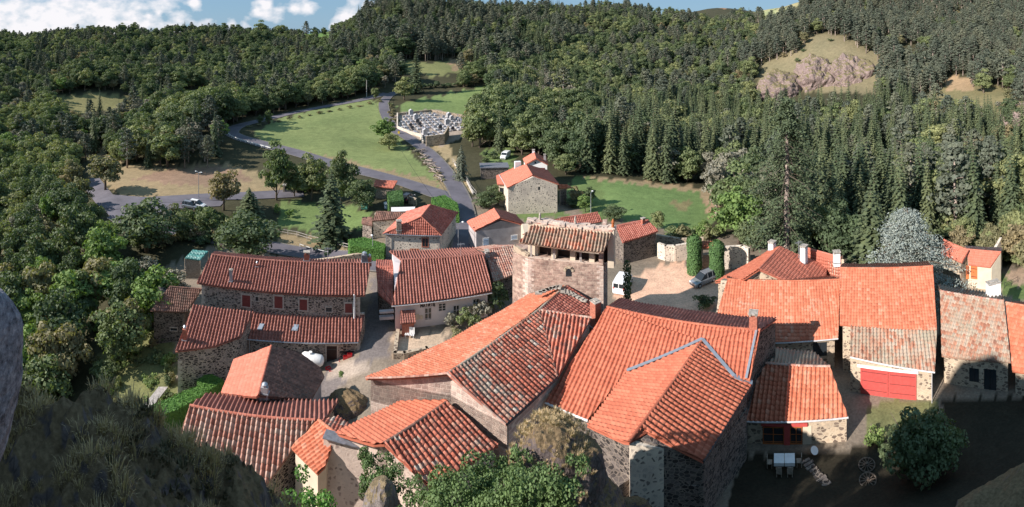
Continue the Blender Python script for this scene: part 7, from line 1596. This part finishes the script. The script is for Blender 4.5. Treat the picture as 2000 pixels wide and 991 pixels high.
# pallet in the vegetable garden
t = Thing('wooden_pallet', 'long weathered wooden trellis lying in the vegetable garden by the hedge row', 'pallet', P(300, 780, -4.3)); a, b, c1 = P(311, 757, -4.1), P(327, 757, -4.1), P(276, 800, -4.1); e = (c1 - a); 
for k in range(8): p0 = a.lerp(b, k / 7); mb = MB(); mb.beam(p0 + Vector((0, 0, .05)), p0 + e + Vector((0, 0, .05)), .10, .05); t.part('plank', mb, 'grey_wood')
for u in (.15, .5, .85): mb = MB(); mb.beam(a + e * u, b + e * u, .08, .06); t.part('batten', mb, 'old_wood')
# gas tank, crates and stacked chairs in front of the lean-to
t = Thing('gas_tank', 'white cylindrical gas tank lying in front of the lean-to wall', 'tank', P(610, 705, -2)); a, b = P(590, 697, -1.1), P(631, 706, -1.1); d = (b - a).normalized(); mb = MB(); mb.tube([a - d * .1, a, a + d * .25, b - d * .25, b, b + d * .1], [.1, .42, .62, .62, .42, .1], 18); o = t.part('body', mb, 'white_paint', smooth=True); m = a.lerp(b, .4); mb = MB(); mb.tube([m + Vector((0, 0, .55)), m + Vector((0, 0, .8))], .22, 12); t.part('valve_cover', mb, 'white_paint', parent=o)
for u in (.25, .75): q_ = a.lerp(b, u); mb = MB(); mb.box((q_.x, q_.y, -2.1), .25, .9, .5, math.atan2(d.y, d.x)); t.part('foot', mb, 'pale_kerb')
def crate_stack(label, p, n, rz):
    t = Thing('crate_stack', label, 'crates', p)
    for k in range(n):
        mb = MB(); z = p.z + k * .27
        for i, j, sx, sy in ((0, -.19, .58, .03), (0, .19, .58, .03), (-.28, 0, .03, .36), (.28, 0, .03, .36)):
            c_, s_ = math.cos(rz), math.sin(rz); mb.box((p.x + i * c_ - j * s_, p.y + i * s_ + j * c_, z), sx, sy, .25, rz)
        mb.box((p.x, p.y, z), .54, .36, .03, rz); t.part('crate', mb, 'red_plastic')
for (px, n, lb) in ((667, 2, 'low stack of red plastic crates next to the dark door'), (675, 4, 'tall stack of red plastic crates by the lean-to wall'), (683, 5, 'tallest stack of red plastic crates in front of the wall bracket'), (690, 3, 'right-hand stack of red plastic crates by the lean-to corner')): crate_stack(lb, P(px, 713, -2), n, .3)
crate_stack('red crate lying beside the corner of the brown roof', P(641, 722, -2), 1, .9); crate_stack('red crates in the yard near the potted plant', P(648, 727, -2), 1, .2)
# bench and trellis on the forecourt
t = Thing('garden_bench', 'pale slatted garden chair on the gravel in front of the town hall', 'chair', P(800, 660, 0)); p = P(800, 660, 0)
for k in range(6): mb = MB(); mb.box((p.x - .5 + k * .2, p.y, .42), .14, .55, .03); t.part('slat', mb, 'white_paint')
mb = MB(); mb.box((p.x, p.y + .3, .45), 1.16, .04, .7); t.part('backrest', mb, 'white_paint')
for sx in (-.5, .5):
    for sy in (-.2, .25): mb = MB(); mb.beam((p.x + sx, p.y + sy, 0), (p.x + sx, p.y + sy, .42), .05); t.part('leg', mb, 'white_paint')
# terrace table with a white cloth and four chairs
GZ = Tz(*P(1532, 912, 1.2)[:2])
def at0(px, py):
    g_ = G(px, py); return g_
p = at0(1532, 915); t = Thing('terrace_table', 'table under a white cloth on the shaded terrace', 'table', p)
mb = MB(); mb.box((p.x, p.y, p.z + .72), 1.7, .85, .04, -.55); t.part('tabletop', mb, 'old_wood')
for i in (-.7, .7):
    for j in (-.3, .3): c_, s_ = math.cos(-.55), math.sin(-.55); q_ = Vector((p.x + i * c_ - j * s_, p.y + i * s_ + j * c_, p.z)); mb = MB(); mb.beam(q_, q_ + Vector((0, 0, .72)), .06); t.part('leg', mb, 'old_wood')
mb = MB()
for i in (-.45, .45): c_, s_ = math.cos(-.55), math.sin(-.55); mb.box((p.x + i * c_, p.y + i * s_, p.z + .765), .85, .95, .012, -.55); mb.box((p.x + i * c_ + .47 * s_, p.y + i * s_ - .47 * c_, p.z + .5), .85, .015, .27, -.55)
single('tablecloth', mb, 'white_paint', 'white cloth draped over the terrace table', 'tablecloth')
for i, (u, v, lb) in enumerate(((-.45, -.9, 'wooden chair nearest the viewer at the terrace table, left one'), (.45, -.9, 'wooden chair nearest the viewer at the terrace table, right one'), (-1.25, 0, 'wooden chair at the left end of the terrace table'), (1.25, .1, 'wooden chair at the right end of the terrace table'))):
    c_, s_ = math.cos(-.55), math.sin(-.55); q_ = Vector((p.x + u * c_ - v * s_, p.y + u * s_ + v * c_, p.z)); t = Thing('garden_chair', lb, 'chair', q_, 'chairs round the terrace table'); mb = MB(); mb.box((q_.x, q_.y, q_.z + .42), .45, .45, .05, -.55); t.part('seat', mb, 'old_wood')
    bx, by = (0, -.2) if i < 2 else ((-.2, 0) if i == 2 else (.2, 0)); X_, Y_ = q_.x + bx * c_ - by * s_, q_.y + bx * s_ + by * c_; mb = MB(); mb.box((X_, Y_, q_.z + .47), .42 if i < 2 else .05, .05 if i < 2 else .42, .48, -.55); t.part('backrest', mb, 'old_wood')
    for a_ in (-.19, .19):
        for b_ in (-.19, .19): w = Vector((q_.x + a_ * c_ - b_ * s_, q_.y + a_ * s_ + b_ * c_, q_.z)); mb = MB(); mb.beam(w, w + Vector((0, 0, .42)), .04); t.part('leg', mb, 'old_wood')
# stepping boards and cart wheels in the shaded garden
t = Thing('board_path', 'short path of boards running across the shaded garden from the terrace', 'path')if False else None
mb = MB(); a, b = G(1572, 898), G(1618, 950); d = (b - a); d.z = 0; n = 9
for k in range(n): q_ = a.lerp(b, (k + .5) / n); mb.box((q_.x + random.uniform(-.08, .08), q_.y, Tz(q_.x, q_.y) + .02), random.uniform(.7, .95), d.length / n * .7, .05, math.atan2(d.y, d.x) - math.pi / 2 + random.uniform(-.1, .1))
single('stepping_stones', mb, 'dark_rubble', 'line of pale stepping slabs leading down from the cottage terrace', 'path')
for px, py, lb in ((1693, 912, 'upper old spoked cart wheel lying in the shaded garden'), (1695, 942, 'lower old spoked cart wheel lying in the shaded garden')):
    p = G(px, py) + Vector((0, 0, .12)); t = Thing('cart_wheel', lb, 'wheel', p, 'cart wheels lying in the garden'); mb = MB(); mb.tube([(p.x + .68 * math.cos(a_), p.y + .68 * math.sin(a_), p.z) for a_ in [2 * math.pi * k / 24 for k in range(25)]], .05, 6); t.part('rim', mb, 'bark'); mb = MB(); mb.tube([p, p + Vector((0, 0, .16))], .12, 10); t.part('hub', mb, 'bark')
    for k in range(12): a_ = math.pi * k / 6; mb = MB(); mb.beam((p.x + .1 * math.cos(a_), p.y + .1 * math.sin(a_), p.z + .02), (p.x + .66 * math.cos(a_), p.y + .66 * math.sin(a_), p.z + .02), .045); t.part('spoke', mb, 'bark')
p = P(1590, 891, 1); t = Thing('satellite_dish', 'pale round dish on the ground by the cottage step', 'dish', p); mb = MB(); mb.tube([p + Vector((0, 0, .1)), p + Vector((0, -.02, .45)), p + Vector((0, -.06, .52))], [.05, .05, .34], 14); t.part('dish', mb, 'white_paint')
# white tarpaulin roof and boat-like trailer in the yard above the corner house
h = House('tarpaulin_shelter', 'low shelter under a long white sheet, left of the bright rounded hedge', 'shelter', P(787, 415, 0)); q_ = [P(764, 405, 1.9), P(811, 404, 1.9), P(808, 412, 1.6), P(764, 413.5, 1.6)]; mb = MB(); V = [tuple(v) for v in q_] + [tuple(v + Vector((0, 0, -.06))) for v in q_]; mb.add(V, [[0, 1, 2, 3], [7, 6, 5, 4], [0, 4, 5, 1], [1, 5, 6, 2], [2, 6, 7, 3], [3, 7, 4, 0]]); h.part('sheet', mb, 'white_paint')
for v in q_: mb = MB(); mb.beam((v.x, v.y, -.5), (v.x, v.y, v.z - .06), .1); h.part('post', mb, 'old_wood')
mb = MB(); p = P(712, 408, 0); mb.box((0, 0, 0), 1.3, .8, 1.1); t = Thing('recycling_bin', 'green bin in the yard left of the white sheet shelter', 'bin', (0, 0, 0)); t.part('body', mb, 'green_plastic'); mb = MB(); mb.prism([(-.68, -.42, 1.15), (.68, -.42, 1.15), (.68, .42, 1.25), (-.68, .42, 1.25)], 1.1); t.part('lid', mb, 'green_plastic'); t.o.location = p
p = P(757, 407, 0); t = Thing('water_butt', 'round pale blue tub standing in the yard beside the white sheet', 'tub', p); mb = MB(); mb.tube([p, p + Vector((0, 0, 1.1))], [.7, .8], 16); t.part('body', mb, 'blue_shutter'); mb = MB(); mb.tube([p + Vector((0, 0, 1.1)), p + Vector((0, 0, 1.16))], .84, 16); t.part('rim', mb, 'white_paint')
# garden house above the lane and far farmhouse
h = House('garden_hut', 'dark flat-roofed hut among the garden trees above the lane', 'hut', P(965, 345, 0)); p = P(965, 345, 0); mb = MB(); mb.box((p.x, p.y, -.5), 7, 4, 3.3, .1); h.part('wall', mb, 'dark_rubble'); mb = MB(); mb.box((p.x, p.y, 2.8), 7.5, 4.5, .2, .1); h.part('roof', mb, 'slate_grey')
p = PD(1532, 640, 0); z = HC - (33 - Y0) * 640 / F; t = Thing('distant_farmhouse', 'tiny white farmhouse with a red roof on the far hillside', 'house', (p.x, p.y, z)); mb = MB(); mb.box((p.x, p.y, z - 6), 9, 7, 9.5, .4); t.part('wall', mb, 'white_paint'); mb = MB(); mb.prism([(p.x - 5, p.y - 4, z + 3.6), (p.x + 5, p.y - 4, z + 3.6), (p.x + 5, p.y, z + 6), (p.x + 5, p.y + 4, z + 3.6), (p.x - 5, p.y + 4, z + 3.6), (p.x - 5, p.y, z + 6)], z + 3.5); t.part('roof', mb, 'tiles_pink')
# skyline trees standing alone on the left ridge
for (px, pyt, kind, lb) in ((42, 62, PN, 'first lone tree at the left end of the skyline'), (62, 60, PN, 'wide tree near the left end of the skyline'), (240, 45, B, 'round tree left of the pair on the skyline'), (262, 42, B, 'larger round tree of the skyline pair'), (361, 40, SP, 'small pointed tree on the skyline'), (374, 42, PN, 'umbrella shaped pine on the skyline'), (394, 44, SP, 'narrow tree right of the umbrella pine'), (438, 44, B, 'first of the three small skyline trees'), (455, 47, B, 'second of the three small skyline trees'), (466, 47, B, 'third of the three small skyline trees'), (510, 40, B, 'round dome tree on the skyline'), (548, 42, B, 'broad tree right of the dome on the skyline'), (598, 40, PN, 'dark tall tree left of the green field gap'), (615, 52, B, 'smaller tree beside the green field gap'), (633, 52, DB, 'little round tree above the green field gap')):
    d = 640; b = PD(px, d); z = Tz(b.x, b.y); top = HC - (pyt - Y0) * d / F; H = max(6, top - z); plant(kind, (b.x, b.y, z), H, lb)


for (x, y, z, lb) in ((*LH.pl.at(640, 512), 'thin television aerial on the ridge of the long house'), (*MH.pl.at(900, 502), 'thin television aerial on the ridge of the town hall'), (*BN.pl.at(1700, 530), 'x') if hasattr(BN, 'pl') else (*P(1560, 500, 7.5), 'thin television aerial on the manor roof')):
    t = Thing('tv_aerial', lb, 'aerial', (x, y, z)); mb = MB(); mb.tube([(x, y, z - .3), (x, y, z + 2.0)], .03, 6); k_ = t.part('mast', mb, 'grey_zinc'); mb = MB(); mb.beam((x - .5, y, z + 1.8), (x + .5, y + .3, z + 1.8), .03)
    for i in range(6): u = -.45 + .18 * i; mb.beam((x + u - .1, y + u * .3 + .3, z + 1.8), (x + u + .1, y + u * .3 - .3, z + 1.8), .02)
    t.part('antenna', mb, 'grey_zinc')
def cable(a, b, sag, label):
    a = Vector(a); b = Vector(b); mb = MB(); mb.tube([a.lerp(b, k / 14) - Vector((0, 0, sag * 4 * (k / 14) * (1 - k / 14))) for k in range(15)], .03, 5); single('overhead_cable', mb, 'rubber', label, 'cable')
cable(P(745, 560, 4.2), P(768, 590, 3.2), .15, 'short dark cable crossing the alley by the town hall'); gp = G(716, 190); cable((gp.x, gp.y, gp.z + 8.2), P(895, 450, 4.8), 4.0, 'long sagging cable from the power pole down to the lane lamp')
